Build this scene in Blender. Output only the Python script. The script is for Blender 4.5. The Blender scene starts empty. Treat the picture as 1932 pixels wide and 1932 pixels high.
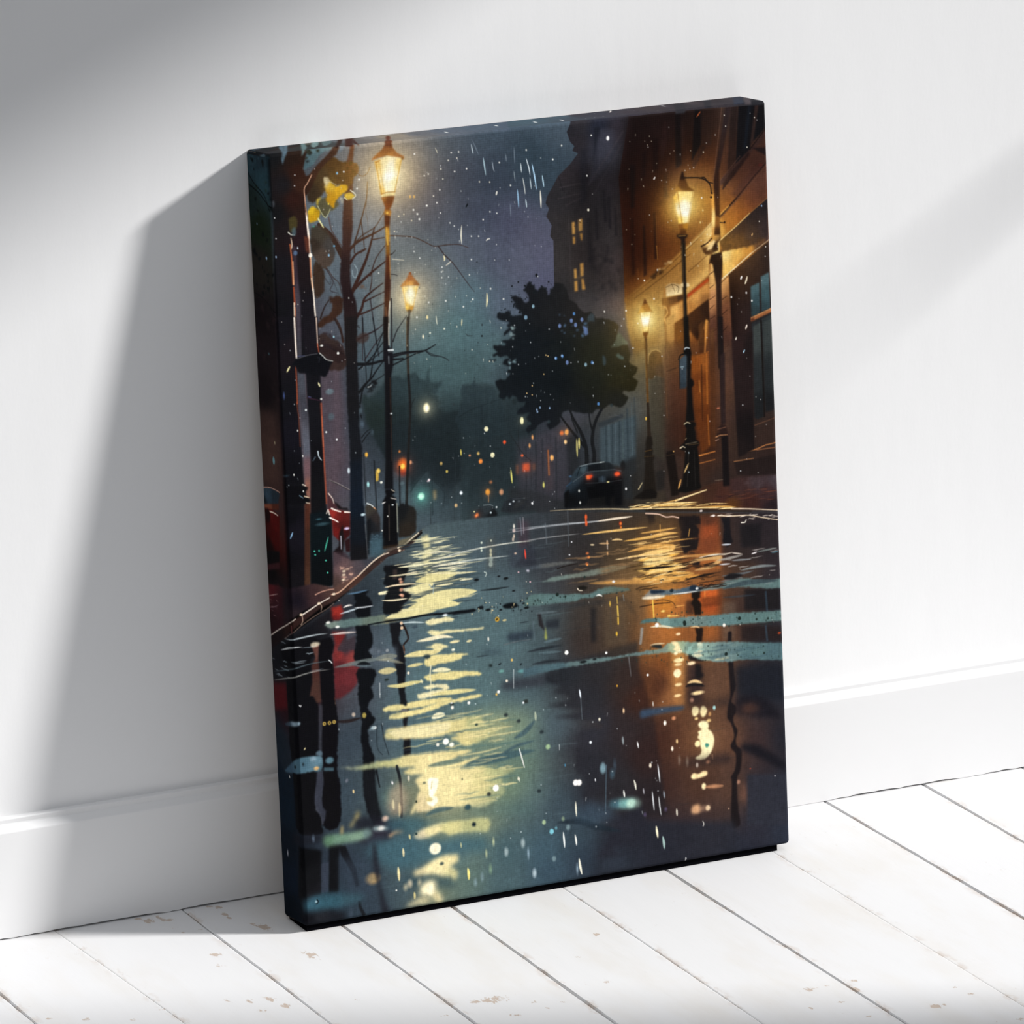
"""A canvas print of a rainy street at night leaning against a white wall on worn white boards."""
import bpy, math
import numpy as np

CAM = (11221.05065, 1.27890, -0.00787, -0.47501, -2.56107, -5.56763, 2.27749)
PRINT_GAIN = .88
SUN_E, SUN_A = 6.1, 5.6
SKY_C, SKY_LOW, SKY_HIGH = (.935, .96, 1.0, 1), .03, 1.0

CHIPS = [(-0.1359, -0.0325, 0.0047, 0.0071, 1.0), (-0.1415, -0.0216, 0.0022, 0.0032, 1.0), (-0.1202, -0.0266, 0.0031, 0.0057, 1.0), (-0.1146, -0.0375, 0.0056, 0.0036, 1.0), (-0.0501, -0.0264, 0.0035, 0.0047, 1.0), (-0.0572, -0.0191, 0.0031, 0.0022, 1.0), (-0.0534, -0.0483, 0.0027, 0.005, 1.0), (-0.0542, -0.0615, 0.0022, 0.0035, 1.0), (-0.118, -0.0617, 0.0022, 0.0032, 1.0), (-0.1166, -0.0796, 0.0027, 0.0021, 1.0), (-0.0313, -0.1051, 0.0052, 0.0084, 1.0), (-0.0378, -0.0885, 0.0027, 0.0035, 1.0), (-0.0985, -0.0561, 0.0015, 0.0021, 1.0), (-0.0977, -0.0792, 0.0022, 0.0018, 1.0), (-0.1502, -0.0201, 0.0017, 0.0021, 1.0), (-0.0881, -0.0287, 0.0016, 0.0036, 1.0), (-0.1363, -0.2935, 0.0038, 0.0072, 0.75), (-0.114, -0.2969, 0.006, 0.0072, 0.75), (-0.1078, -0.3226, 0.0048, 0.0082, 0.75), (-0.1358, -0.3239, 0.0043, 0.0059, 0.75), (-0.2284, -0.2761, 0.0048, 0.0033, 0.75), (-0.1572, -0.2833, 0.0027, 0.0059, 0.75), (-0.3088, -0.2667, 0.0043, 0.0046, 0.75), (-0.2668, -0.2897, 0.0038, 0.0046, 0.75), (-0.3203, -0.2685, 0.0021, 0.0026, 0.75), (-0.1135, -0.1554, 0.0061, 0.0055, 0.75), (-0.1226, -0.1875, 0.0036, 0.0054, 0.75), (-0.3434, -0.2473, 0.0035, 0.002, 0.75), (0.4992, -0.622, 0.0051, 0.0053, 1.0), (0.3802, -0.5697, 0.0032, 0.0024, 1.0), (0.423, -0.6152, 0.0026, 0.0031, 1.0), (0.5107, -0.6218, 0.0024, 0.0029, 1.0), (0.4176, -0.5683, 0.0034, 0.0024, 1.0), (0.5598, -0.6946, 0.0033, 0.0052, 1.0), (0.5318, -0.6886, 0.0023, 0.0038, 1.0), (0.4487, -0.542, 0.0038, 0.0064, 1.0), (0.4071, -0.5217, 0.007, 0.0064, 0.75), (0.4257, -0.5208, 0.0028, 0.0035, 0.75), (0.46, -0.5216, 0.0035, 0.006, 0.75), (0.5481, -0.5827, 0.0047, 0.0034, 0.75), (0.551, -0.6079, 0.0037, 0.0034, 0.75), (0.0926, -0.4027, 0.0161, 0.0079, 0.7), (0.0761, -0.3973, 0.0074, 0.006, 0.7), (0.095, -0.4506, 0.0055, 0.0059, 0.7), (0.028, -0.4204, 0.0049, 0.0026, 0.7), (-0.0217, -0.2002, 0.006, 0.0127, 0.7), (0.2296, -0.3312, 0.005, 0.0041, 0.7), (0.2809, -0.2794, 0.0046, 0.0042, 0.7), (-0.036, -0.3388, 0.0017, 0.0027, 0.7), (0.1348, -0.4484, 0.0021, 0.004, 0.7), (0.1569, -0.4394, 0.0022, 0.0027, 0.7), (0.1287, -0.4266, 0.0049, 0.0027, 0.7), (0.2239, -0.4089, 0.0037, 0.0047, 0.7)]

# strokes of the painting: tool and colour, then points in print units (0..1000 across, 0..1400 down)
ART = """
p 3a4450:-450.4 -80 1466.6 -501.6 1144.7 829.7 -569.2 773.8|-54.1 4.1 1b2730 56.8 4.1 3b444e 139 7.6 5a6068 200 27.8 64676b 263.4 10.5 5d636a 357.9 5.6 485461 431.8 3.3 404f5d 549.9 -43.2 4a5b69 580.6 8.3 44525f 514.2 59.2 2e3e4a 555 101.7 303f4b 438.8 80.4 303a48 375.7 74 394150 321 116 474c5a 404 143.7 3a4152 466.5 169.4 45485d 508.1 193 535468 538.3 234.8 55566b 484.2 248.2 565a6c 525.5 281.7 50526a 442.7 224.5 4c5264 379.8 208.2 525a68 325 250.2 5f6b72 375.7 294.1 55707a 351.9 349.1 527276 288 361.1 577379 306.6 411.3 466063 394.1 353.9 4d6970 448.8 321.5 525d6e 424 395.9 4a6266 369.3 428.2 41595c 454.1 438.1 3e4d55 285.2 418.4 435c60 247.1 337.2 56696d 232 220.9 5e6a70 193.8 150.3 66717b 132.4 134.4 5b6976 98.6 187.6 58656f 146.2 268.7 56656f 185.7 311.2 566770 182.3 377.7 455760 102 320.8 4c505b 78.5 375.2 4e464f 64.2 449.8 4b3f48 41.4 295 443c44 116.8 437 3e4550 113.8 494 3c4350 110.4 560.8 4c444e 87.2 605.9 51454c 176 501.6 323e46 172.2 578 414b55 219.6 468.4 33413f 262.8 444.6 37484b 237.6 528.3 2b3739 280.5 514.2 283437 319.8 577 263336 344.6 502.6 2e3e41 306.4 633.5 3b494e 358.8 649.8 3a474c 273.4 658.4 485860 231.5 653.1 47555d 189.6 647.8 4b5863 408 510.2 34464b 404.4 587.4 2a363b 433.6 649.5 343e43 479 596.6 33383f 486.6 666 2c2f33 520.9 621.4 3d3c41 555.8 567 403f46 514.6 523 3c434c
p 223034,.82,1.8,1:159.7 453 165.8 445.8 173.9 454.7 182.8 450.5 194.6 444 206.8 429.6 224.5 421.1 233.2 419.5 244.3 428.7 259.2 419.9 268 418.3 275.9 432.4 287.3 436.4 290.8 423.6 297.3 411.1 294.9 429.4 298.6 443 310.3 441.7 322 439.2 312.6 452.6 297.7 461.4 311.9 468.4 308.7 473.4 320 480 308.2 483.9 322 498.8 336.6 497.9 351.2 497 364.7 519.9 374.6 558.4 378.7 596.2 368.9 616.4 347.9 627.1 335.8 636.2 326.5 648.4 322.6 669.3 311 667.8 314.9 646.9 304.1 629.6 290.1 617.2 285.1 600.6 267.3 609 254.8 626 248.7 633.2 247.1 606.5 216 592 189.4 546.3 166.1 495.9|223.3 444.7 27353a 267 436.7 2a393d 285.3 478.5 2c3a3c 306.4 520.8 222d31 334.7 537.5 222c2f 219.4 523.5 232e33 192.1 493.8 26332f 245.5 579.7 252e33 331.5 603.7 212a2e 317.4 655.3 2d383d
f 27353a,40,4,.5,1:165.4 453.7 224.5 421.1 287.6 431.1 314.8 468.8 319.4 493.2 255.2 501.4 169.2 491
f 2c3c42,14,3,.6,.8:298.6 443 321.9 440.5 314.6 471.4 297.3 469.3
f 1e282c,40,6,.4,2:249.4 500.7 359.4 508.6 372.8 595.5 330.9 616.9 251.3 580.4
p 36454b,.55,7:252.1 623 290 619.8 315.1 641.6 329.2 651.4 376.7 638.7 417 654.5 415 697.1 249.2 681.2
s 232c30,2,1,.8,.5:248.7 633.2 258 621.1 273.2 607.1 285.4 595.3
s 252e33,1.6,1,.7,.5:311 667.8 314.9 646.9 306.8 632.6 295.8 620.5
l 2a353a,2.4,2.4,.8,.6:291.8 612.1 289.9 681.1
p 2f3d41,.75,2:353.5 494 360.4 461 370.4 449.6 378.6 456.3 389.5 451.8 421.1 458.4 441.9 470.6 468.3 478.6 504.8 502.3 494.7 725.8 345.7 701.7
p 293539,.6,3:387.7 488.4 451.9 486.3 504.3 512 495.1 716 356.3 703.1
l 25313a,2,2,.5,.6:393 489 388.5 585.5
l 25313a,2,2,.5,.6:413.8 501.2 410.6 568.8
l 4a5a60,1.2,1.2,.4,.5:403.2 499.9 400.5 557.8
l 4a5a60,1.2,1.2,.4,.5:425.9 492.9 423.2 550.9
f 222c2e,26,6,.7,1:426.7 454.3 464.1 453.8 467.4 497.9 430.6 483.8
p 2b393e,.85,1,1:341.5 517.1 354.6 486.8 360.8 479.5 355.7 465.7 360.8 450.3 367.8 456.5 376.6 454.9 385.8 445.3 386.9 453.4 402.5 463.2 414.3 461.9 425.7 468.6 428.1 479.6 442 497.2 439.3 555.6 363.5 546.4
f 27343a,20,3,.7,.6:359.2 452.8 385.6 450.6 425.7 468.6 419.4 478.5 361 476.9
s 212b30,2,1.4,.7,.5:350.6 510.2 374.5 499.8 407 493 439.5 486.2
l 36474c,2,2,.5,.8:413.3 483.1 411.3 525.5
l 202a2f,3,3,.5,1:396.5 497.1 396.7 523.8
m a4aab0,.6,16:157.2 460.9 557.9 518.4 550.6 683.9 273.9 648.8 160.8 595.9
s 2b3336,1.2,.6,.8,.3:332.7 704.9 334.5 646.7 339.9 598.9 333.4 559.3
s 2b3336,1,.5,.7,.3:334.5 646.7 360.6 611.2 388.9 575.8 416.2 564.6
s 2b3336,1.6,.8,.8,.3:285.2 698.8 287 640.8 283 591.8
s 2b3336,1.2,.5,.7,.4:324.5 655.2 312.6 614.9 298.2 584
s 2b3336,1.4,.5,.7,.4:326.6 655.5 347.7 614.4 356.7 581.6
g e8d9a0,17,.75:286.1 485.9
e f8ebb8,6,8.5,1,1:286.7 485.5
e fffbe6,3.4,5.5,1,.8:287.2 486
p 54434b,.55,6:80 384.9 120.7 361 130.3 476.9 118.3 609.8 76.4 614.1
p 5d4a52,.4,3:108.9 388.3 119.2 389.5 119 494.7 104.7 588.9 101.4 492.5
e 6b8089,8,5,.8,1:98.2 433.8
e 50626c,6,6,.7,1.5:99 478.9
p 6d5b61,.5,4:41.5 390 54.9 391.5 50 601.2 37.7 599.7
p 6b4a48,.6,4:40.7 561.7 54.6 553.9 52.7 630.4 44.4 629.3
p 4a4753,.5,4:108.9 589.4 131.6 553.8 128.1 620.7 106.9 627.6
p 2c2a2e:664.5 -115.9 589.9 17.7 596.2 36.4 604.5 44.9 599.9 52.8 611.2 58.5 594.5 76.3 569.1 95.7 561.3 107.9 545.9 129.6 541.9 142.1 548.3 153.1 542 165.9 552.2 183.3 548.4 202.9 554.4 211.3 552.8 286 543.4 444.2 714.8 464.2 694.3 338.3 695.4 228.4 691.7 110.7 731.7 -62.8|619 -1.7 2e2c31 594.2 18.1 25242a 652.1 16 232735 655.9 63 2f323f 610.6 37.8 28252a 625.2 101.4 262228 584.8 99.9 2e292d 569.1 126.8 28272a 606.8 125.5 2d2a2d 649.2 83.1 303038 673 69.9 353640 670.8 121.6 332f36 692.4 25.1 2f2b33 657.9 151.5 2f2d32 680.2 174.6 3f3a3e 672.7 213 474244 638.5 196.3 343134 580.8 190.2 2e2b2c 566.9 240.7 322f2f 601.6 244.5 3a3434 642.1 248.8 403b3d 682.1 266.2 544a4b 662.5 316.4 4d4647 621.5 319.7 3d3a3b 576.2 293.8 2f2d2e 679.2 336.6 5a4c48 660.2 368.5 4a4644
l 4a4348,3,1.5,.5,.6:572.5 116.8 614.6 113.3
l 3d373b,3,3,.5,.6:567.2 136.9 613.8 131.4
l 403a3e,3,3,.5,.6:582.5 150.2 614.9 139.3
l 1e1c20,2,2,.6,.5:570.4 98.4 578 122.5
p 1f2028,.6,2:617.2 54 628.9 49.9 626.3 143 611.3 154.5
p 1b1d26,.7,1:645.8 15.4 657.9 16.5 650.2 93.5 640.1 92.5
p 3e3f4c,.6,2:657.8 19.1 686.7 21.9 678.6 75.6 654.3 99.2 630.3 117.5
l 403c44,4,3,.5,1:703.9 28.8 630.3 117.5
l 403c44,3,2,.5,1:700 51.8 641.2 134.2
p 232128,.7,1:657.3 130.6 663.1 131.2 665 188.7 658.7 188
p 232128,.7,1:666.9 144.6 673.4 142.7 673.2 202.6 667.4 202
p 28262b,.7,1:679.2 164.1 684.3 162 684.8 216.9 679.9 216.3
p 27252a,.7,1:640 162.6 645.3 160.6 646.3 218 640.4 220
p 28262a,.7,1.5:623.3 179.1 630.6 177.3 632.9 258.3 624.1 259.9
p 2a272b,.7,1.5:663.1 232.8 666.2 230.5 661.9 261.4 657.7 263.6
p 2c292c,.6,1.5:628.1 234.3 639.8 232.9 635.1 274.2 626.4 273.2
l 4b4548,2,2,.5,.6:616.5 168 612.6 323.9
l 4b4548,2,2,.4,.6:587.2 175.3 586.8 315.9
f 28262a,30,6,.4,1.5:624.7 247 683.3 240.2 685.2 332 632.9 326.2
f 57504f,24,5,.35,1.5:636.8 235.2 689.1 240.8 690.8 337.9 644 337.9
p e2a54e,1,.4:593.3 182.5 599.1 181.8 599 203.9 593.2 204.3
p e6ab55,1,.4:606.4 179.2 614.6 177.4 614.3 199 607 200
p d79b47,1,.4:593.9 208.5 598.5 209 598.5 221.5 593.8 221.8
p d79b47,1,.4:608.5 204.3 613.8 204.1 612.9 217.6 610.3 216.8
p e2a54e,1,.4:593.6 267.8 598.8 267.1 599.2 284.6 594 285.1
p e6ab55,1,.4:606.1 258.8 613.7 258.3 613 281.7 606.5 282.8
p e0a24c,1,.4:593.7 290 599.6 289.1 599.9 308.2 593.5 308.5
p e0a24c,1,.4:607.8 287.4 612.5 286.8 615.7 307.3 608.7 307.3
l 2c2a2a,1.2,1.2,.8:606.9 182.6 611.4 184.4
l 2c2a2a,1,1,.8:597.6 189.4 599.3 189.6
g c08a40,14,.28:603.1 195.2
g c08a40,14,.28:602.7 283.7
p 3a231f:731.7 -62.8 1019.1 -119.1 1053.7 -84.4 1011.3 498.7 744.1 467.6 694.3 338.3 695.4 228.4 691.7 110.7|713.5 9 2b2327 733.3 23.9 2a1e23 763.2 8.6 33282d 785.4 36.8 3b2a30 821.9 6.5 30282e 711.3 60.7 2b1c1e 706.3 109.6 2f1a18 729.8 106.8 341d1a 759 109.7 3c2019 760.8 65.6 33201f 794.7 97.7 47291f 819 79.2 4a2d20 850.2 35.3 3f2f2c 880.1 25.1 43332f 921.6 23.9 43352f 968.8 33.7 3c302c 847.1 113.4 6a3c1d 872.5 68.8 523524 786.7 149.1 5e3015 757 156.5 4a2314 712.7 165 451e12 707.1 229.7 4d2214 723.5 257.6 592a14 769.5 210.1 6a3413 785.2 185.6 70390f 868.6 168 a5641d 876.5 116.4 754520 918.9 94.4 5b3b2c 917.4 133.6 6d442d 947.1 134 5a3526 965.7 114.8 4e3129 988.7 138.2 523229 963.3 177.8 5b3024 933.4 180 81481f 914.8 199.1 b56a22 919.8 225.9 a85c1a 947.1 213 8e4715 982 158.6 482a22 770.3 262.6 6e3a14 715.5 309.1 7a461a 738.8 311.7 8f561d 769.6 278.3 86501d
p 1d161b,.75,1.5:715.9 89.8 726.1 90.8 721.4 168.5 714 170.3
p 22151a,.7,1.5:741.5 71.5 750.6 64.6 747.1 113.7 738.1 118
p 25171a,.75,1.5:764.5 47.7 776.3 46.3 773.3 103.3 762 107.4
p 4a3438,.6,1:787.6 18.8 792.1 17.9 792.7 60.9 779.7 90.9 779.2 59.6
p 1f1c23,.8,1:811.7 5.5 823.5 4 821.7 100.4 809 106.9
p 564648,.6,.8:824.2 22.3 827.8 21.4 826.9 64.3 823 66.6
p 1c1b22,.9,1:853.7 -9.2 872 -18.1 862.2 67.8 841.8 98.5
p 3a2b2a,.6,1:863.6 70.6 873.9 71.6 847.2 110.8 841.6 102.4
p 4a3c38,.5,1:862.3 -0.7 888.2 -2 884.3 70 863.7 68
p 301f1c,.7,1.5:785.3 112.4 791.1 113 791.6 160.1 781.9 159.1
p 2b1712,.8,1:736.9 204.1 741.9 202 741.9 293.7 735 298.1
p 351a12,.8,1:758.9 182.8 764.8 180.8 764.8 267.3 758.3 267.9
l c48a3a,2.4,1.6,.9:764 243.6 765.3 268.6
l 8a5a2a,1.5,1.5,.7:765.1 188.7 764.7 241
p 30160f,.7,1.5:713.2 188.5 719.2 186.5 717.7 291 710.8 295.5
l a5692c,1.5,1,.7:724 281.2 724 294.3
p 14151a,.95,.8:946.4 -25.7 984.2 -29.2 963.7 89.7 932.5 111.5
p 1d2836,.8,1.5:969.3 -30.3 974.6 -25 956.2 82.4 950.1 87
p 3d2e2b,.8,1:984.2 -29.2 994.1 -33.1 970.9 73.3 964.1 80.5
p 15161b,.95,.8:993.7 -33.5 1020.7 -34.1 998 49.7 970.9 73.3
p 231a1a,.6,1:928.6 -16.2 941.5 -16.9 932.5 111.5 914.7 125.5
p 46302c,.9,1:899.4 137 963.9 85.7 998 49.7 999.9 63 966.6 91.3 899 148.8
l 1c1413,2,2,.9,.3:963.8 86.3 999.5 49.8
l 2b1c19,3,2,.9,.5:904.7 153.3 960.6 93.3
p 2d1d1b,.85,1.2:905.1 142.9 936.1 111.9 960.7 90.7 963.5 96.2 929.3 132.2 904.7 153.3
l 6b4a3e,1.5,1.5,.7,.3:899.4 137.6 942.6 96.8
p 20181b,.85,1.2:966.9 83.4 998.4 86.5 998.5 102.3 972.8 86.6
e 8a2018,4,3,.6,1.2:985 117.3
l 1d1110,3.5,2.5,.95,.4:896.2 203.7 933.7 172.1 970.9 136.4 998.7 112.9
l 5f3b2b,2,2,.9,.4:896.1 207.1 933.6 176.3 973.7 140.6 999.1 117.1
l d9963f,3,2,.9,.6:896.4 200.3 915.4 186
p 4a2c25,.6,2:922.2 163 965.3 125.3 997.6 102.2 999.2 112.9 970.8 139 933.6 174.7
p e0993a,.9,3:885.3 196 902.4 213.6 907.4 237.8 892.2 246.7 881.2 224.5
p 211a1c,1,.6:893.9 247.4 999.2 177.2 998 258 957 266.8 900.2 268.7|900.9 252.9 35200f 931.6 227.2 241a1a 962.1 209.3 1f1a1e 992.6 194 1c191e 991.1 233.5 262026 960.8 243.5 2b2222 930.7 250.8 3a2618 918.3 262.7 4a2d16
l f0c274,2,1.5,1,.3:894.5 247.5 931.8 223.2 959.4 203.2
l 8a5a30,1.6,1.2,.9,.3:959.4 203.2 999.2 177.5
p f0b74f,1,1:897.8 268.9 927.1 266.3 960.1 263.2 972.2 260.5 998.4 247.4 998 258 916.6 307.4 898.2 321.3|903.1 271.6 f6cf78 907.8 303.8 f3bd5c 929.6 279.7 e8a648 953.9 269.1 c97f30 978.2 258.5 5a3b28 996.5 249.9 33262a 941.1 291.6 b5722c 977.8 269.1 3d2a24
f 2a1c14,14,5,.9,.6:900.5 260.8 930.5 256.1 960.4 254 960.2 259.3 927.1 266.3 900.3 267.4
f 33231b,10,6,.8,1.5:942.4 257.3 978.5 250.6 987.3 256.8 954 266.5
l fff0c8,2,1.4,1,.2:894.6 320.3 928.9 298.2 959.5 277.7
l e6c79a,1.4,1,.9,.2:959.5 277.7 998.1 256.7
p 1a1718,1,.6:910.5 312 998 258.5 1017.2 502.1 909.5 489.5|922.1 318.6 2a1a14 958.8 296.1 241a19 989.6 273 1e181a 924.5 411.6 2a1c1a 984.2 418.3 1d1b1e 913.5 463.4 33211f
p 294046,1,.6:955.7 339.5 973.9 333.5 973.1 393.1 955.1 395.1|960 343.9 3c5a63 971.2 363.7 2e464e 961.3 389.2 28383d
p 36525b,1,.6:977.6 323.3 994.6 317.2 995.1 385 976.9 388.3|981.6 327.7 42616a 992.7 352.8 345058 982.4 386.2 2b3f45
p a05f35,1,.5:953.8 396.8 998.1 384 998.4 390.7 954.1 404.3
l d59a62,1.4,1.4,.9,.2:955 397.5 998.1 384.2
p 26282b,1,.8:955.2 406.5 974 402.5 981.2 497.9 956.1 495
p 2b3133,1,.8:976.4 401.5 998.9 394.7 1002.2 500.3 981.2 497.9
p d8a04a,1,1.5:694.5 333 781.3 282.2 878.7 212.4 882.5 235.2 871.3 286.7 870.5 307.7 823.2 339.4 778.8 342.4 772 399.6 761.8 469.7 714.8 464.2 697.6 385.9|705.6 334.3 8a5a24 735.6 319.2 a9742f 766 296.3 b07a34 796 281.2 c58b3c 826.4 260.8 d29a45 857 235.1 d9a04a 875.4 221.3 f4c878 871.4 247.2 f0bf6c 840.8 270.2 eebb66 810.2 295.8 e6b15c 779.9 316.2 dcaa58 749.8 331.3 cf9d4e 719.6 351.6 d9a44c 712.7 374.4 c08f45 748.8 354.8 eab95c 765.4 380.4 c8964a 734.5 416.4 8f7440 760.3 432.5 6f5a3c
l 8a5a22,2.2,2.2,.9,.5:699.7 334.9 781 287.4 841.8 245.3 881.7 211.4
l f2ce84,2,1.6,.85,.4:823.7 255.2 857.1 232.5 881.7 210.1
l 6f4a22,1.8,1.5,.8,.4:714.4 335.2 780.6 297.9 823 270.9
l 9a6c34,2,2,.8,.4:827.9 297.8 876.6 266.1
l 8f6230,1.4,1.4,.8,.3:810.2 295.8 811 277.5 832.1 266.6
f f0d090,14,3,.8,.6:763.3 288.1 787.6 272.4 796.3 275.9 769 294
f 3a2413,10,4,.8,.6:751.2 297.3 769.2 288.7 775 292 753.9 302.8
p e8b05a,1,.8:870.5 307.7 883.3 245.8 893.7 246.9 895.2 320.9 910.4 314.7 915.5 490.2 862 484|879.7 261.2 f3c46c 874.7 313.4 dba25a 879.1 353.5 c08352 903.8 329.8 d89a58 904.7 382.8 b07550 880 406.5 8f5f48 905.6 435.9 7a5345 872 458.6 6b4a3d
l 3b2417,1.6,1.6,.85:870.5 307.7 881.1 302.2
l 3b2417,1.6,1,.85:871 332.8 880.1 327.2
l 3b2417,1.6,1,.85:870.1 353.8 881 348.4
l 3b2417,1.6,1,.85:870 371 878.6 365.3
l 3b2417,1.4,1,.85:869.9 389.5 879.6 385.3
l 3b2417,1.4,1,.85:870.7 414.7 881.6 410.7
l 3b2417,1.4,1,.85:895.7 324.9 909.8 314.6
l 3b2417,1.6,1,.85:895.6 356.7 906 351.2
l 3b2417,1.6,1,.85:894.5 384.3 906.5 376.4
l 3b2417,1.6,1,.85:894.5 416.1 905.3 406.7
l 3b2417,1.6,1,.85:893.1 450.4 906.9 441.4
p f2d59a,1,.6:779.1 320.1 785.8 315.5 797.6 315.5 810.7 319.6 815.4 328 813 337.7 779 338.4
s 6b5535,1.2,1.2,.9:779.7 321.4 794.6 317.8 806.1 324.3 804.3 333.3
s 6b5535,1,1,.8:791.7 316.2 798.4 331.4
p c0843c,1,1:775 326.2 779.1 321.4 779.5 338.5 770.8 357.3
p 5a3416,1,1:770 341.4 814.4 338.4 814.7 346.4 796.1 353.5 770.9 354.7|772.8 344.3 8a5520 793.5 344 5f3718 811.2 343.3 3d2414
p b03c14,1,.8:823.8 339.5 867.3 313.9 869.1 320.2 824.4 346.9
p d9913f,1,1.5:787 359.1 822.9 347.3 868.5 320.6 870.2 352.5 821.7 378.8 788.5 393.5|792.7 362.4 e2a452 838 341 dd9a48 865.1 330.8 c9873e 822.3 363 b87632 861.3 351.5 96602e
p 3f210f,1,1:785.6 393.2 824.7 376.5 867.2 352.2 867.9 394.6 852.8 416.7 841.9 428.7 824.1 405.5 812.9 449.1 799.1 423.8|791.5 393.9 6b3c14 836.6 375.2 3d2110 860.7 367.3 2d1a10 844.4 402.5 3a2112 810.9 425.1 7a4617
p c87a2c,1,1.5:824.1 405.5 841.9 428.7 861.3 388.5 865.6 394.3 862 484 823.5 479.5 811.3 451.6|828.6 427.1 c97c30 849.8 416.3 b96d28 862.2 404.5 d8903e 832.9 467.4 a55f22
l e09a48,4,4,.9,.5:863.2 394 856.1 483.3
l 6b3d18,2.5,2.5,.9,.4:854.6 408.9 850.8 450.9
l e0a050,3,3,.9,.5:843.4 428.8 842.3 455.2
p 5a3216,.9,.8:845.3 426.4 853.3 419.4 852 451 844.7 455.5
s d99848,3,2,.9,.6:770.7 359.9 778.1 358.1 781.2 369 774.4 378.8 782.6 392.9
p c08a42,.9,1:777.3 379.1 795.4 370.6 792 438.8 778.2 442.5
s 7a5a34,1.2,.8,.8:779.1 442.6 790.1 441.2 790.3 422.8
p 8c733f,1,2:699.1 349.3 715.8 440.6 714.7 466.8 776.4 474 775 399.9 765.8 372.5|704 373.5 b98a42 716.9 414.4 a07c40 746.7 404.6 b88e48 767.3 406.9 c09550 732.8 455.7 77663f 768.1 459.8 6f5638 714.9 461.6 5e5238
m 9c8468,.75,6:694.5 333 781.3 282.2 866.4 222.9 866.4 296.7 824 321 774.8 331.4 761.8 469.7 703.1 462.8
m b09078,.8,10:731.7 -62.8 910.6 2 906.1 119.3 788.8 97.1 785.2 185.6 844 191.7 872.8 210.5 694.5 333 691.7 110.7
m 806a60,.8,8:772.2 394.3 786.5 443.5 865.8 389 928.6 306.1 921.5 490.9 769 473.1
g ffc060,34,.35:883.4 243.2
m a09a98,.9,14:596.8 88.2 702 72.8 694.5 333 590 308.4
m a89a98,.9,10:720.4 -33.9 897.9 -19.5 884.3 70 812.3 99.4 767.9 178.5 764.4 262 695.1 320 691.7 110.7
m b0a0a0,.8,8:948.5 -78.6 1055.7 -82.5 1004.4 118.7 934.7 148.5 899.7 129.2
p 4a3a2a,1,7:656.7 450.8 745.7 429.5 781.2 428.3 1012.9 454.8 1001.3 767.1 528.7 706.6 534.1 586.1 635.7 529.9|703.7 448.4 6b5c3a 716.5 423.5 8a713c 713.8 489.1 4c4a3a 706.3 527.8 4b5152 695.8 566.2 3c474c 748.8 427.2 9a7c44 746 492.9 5a5442 753.7 522.9 57513f 752.1 559.8 464438 744.6 598.6 37352f 722.4 635.7 2a2a28 760.7 640.4 2b2825 705.5 686.7 2c2a27 785.9 457.9 7d5836 781 504.9 6d4634 788.6 537.6 5c382b 786.4 590.4 492d24 784.3 643.3 33231e 799.3 565.4 4a2e23 841.4 477.6 93571f 848.7 518.2 8a4e1e 841.2 557.2 7a431a 848.6 598 68381a 838.6 623.4 5a3018 855.9 638.9 452717 848.9 664.7 33211a 874.6 468.1 5a3d30 903.2 498 593b30 871.4 547.5 51372c 903.1 577.9 452f28 877.2 628.1 3a2a26 904 631.4 33261f 878.1 681.7 2b2321 937 475.4 241c1c 975.9 479.9 27292b 979.9 533.7 1f2022 930 581.2 1e1818 976.9 613.6 33241f 939.4 649.1 2c201c 980.9 667.7 2a1e1b 944.1 684.6 2a1d1c 988.7 700.9 3a2a2c 650.3 600.3 333c42 648 653 1f2122 684.3 631 262827 675.6 696.2 1f1d1c 592.1 593.2 30353c 561.9 615.8 2c3036 545.1 666.5 23262a
p 3d4b52,.9,1.5:634.3 564 708.3 549.2 705 628.2 672.1 640.1 631.5 627.1
l 2a353b,3,3,.7,.5:646 562.8 644.7 628.7
l 54646c,2,2,.6,.5:652 560.9 650.5 629.4
l 2a353b,3,3,.7,.5:659.3 560.5 657.2 630.3
l 54646c,2,2,.5,.5:666.2 558.6 663.7 631.1
l 2a353b,3,3,.7,.5:674.2 557 671.2 634.6
l 50605f,2,2,.5,.5:681.6 555.2 678.3 632.9
l 2a353b,4,4,.6,.6:691.2 536.6 689.2 626.3
l 58686e,2,2,.5,.6:700.4 527.1 698.2 622.1
l 30383a,3,3,.6,.6:706.7 517.3 705.9 607.1
p 2c3338,.85,1:628.8 555.5 682.1 543.4 681.8 550 634.3 564
l 55565a,1,1,.7,.4:652.6 546.5 664.4 543.9 678.9 548.3
p 23272a,.7,2:672.4 632.2 705.2 623 704.7 705.2 675.4 701.5
e 1a1b1c,5,9,.9,1:678 639.5
p 1d1c1b,.7,1.5:745.1 659.7 760 656.3 764.1 664.8 761.4 693.7 745.1 694.3
p 26231f,.6,2:694.9 658.8 706.8 655 710.7 703.3 695.9 704.1
p 3a372c,.6,2:738.9 486.7 752.5 479.1 769.9 487.7 766.2 614.5 766.6 641.1 737.6 624.3
p 4a3620,1,1:736.1 483.8 738.6 444.5 745.4 436 754.4 434.4 763 439.4 766.2 447.7 769.3 487.7 755.4 480.8 743.3 487.3|745 447.8 5c4322 759.9 444.3 6b4c26 761.5 476.2 55402a 743.7 479.4 4f3c22
l c09550,1.5,1.5,.8,.4:737.5 457.5 739.3 442.4 746.1 434.8 755 433.2 763.6 438.4
l 6b4a30,2,2,.8,.5:774.6 430.1 772.7 562.2
l 3a2a20,1.5,1.5,.7,.4:774.8 476.4 795.7 472.2
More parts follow.
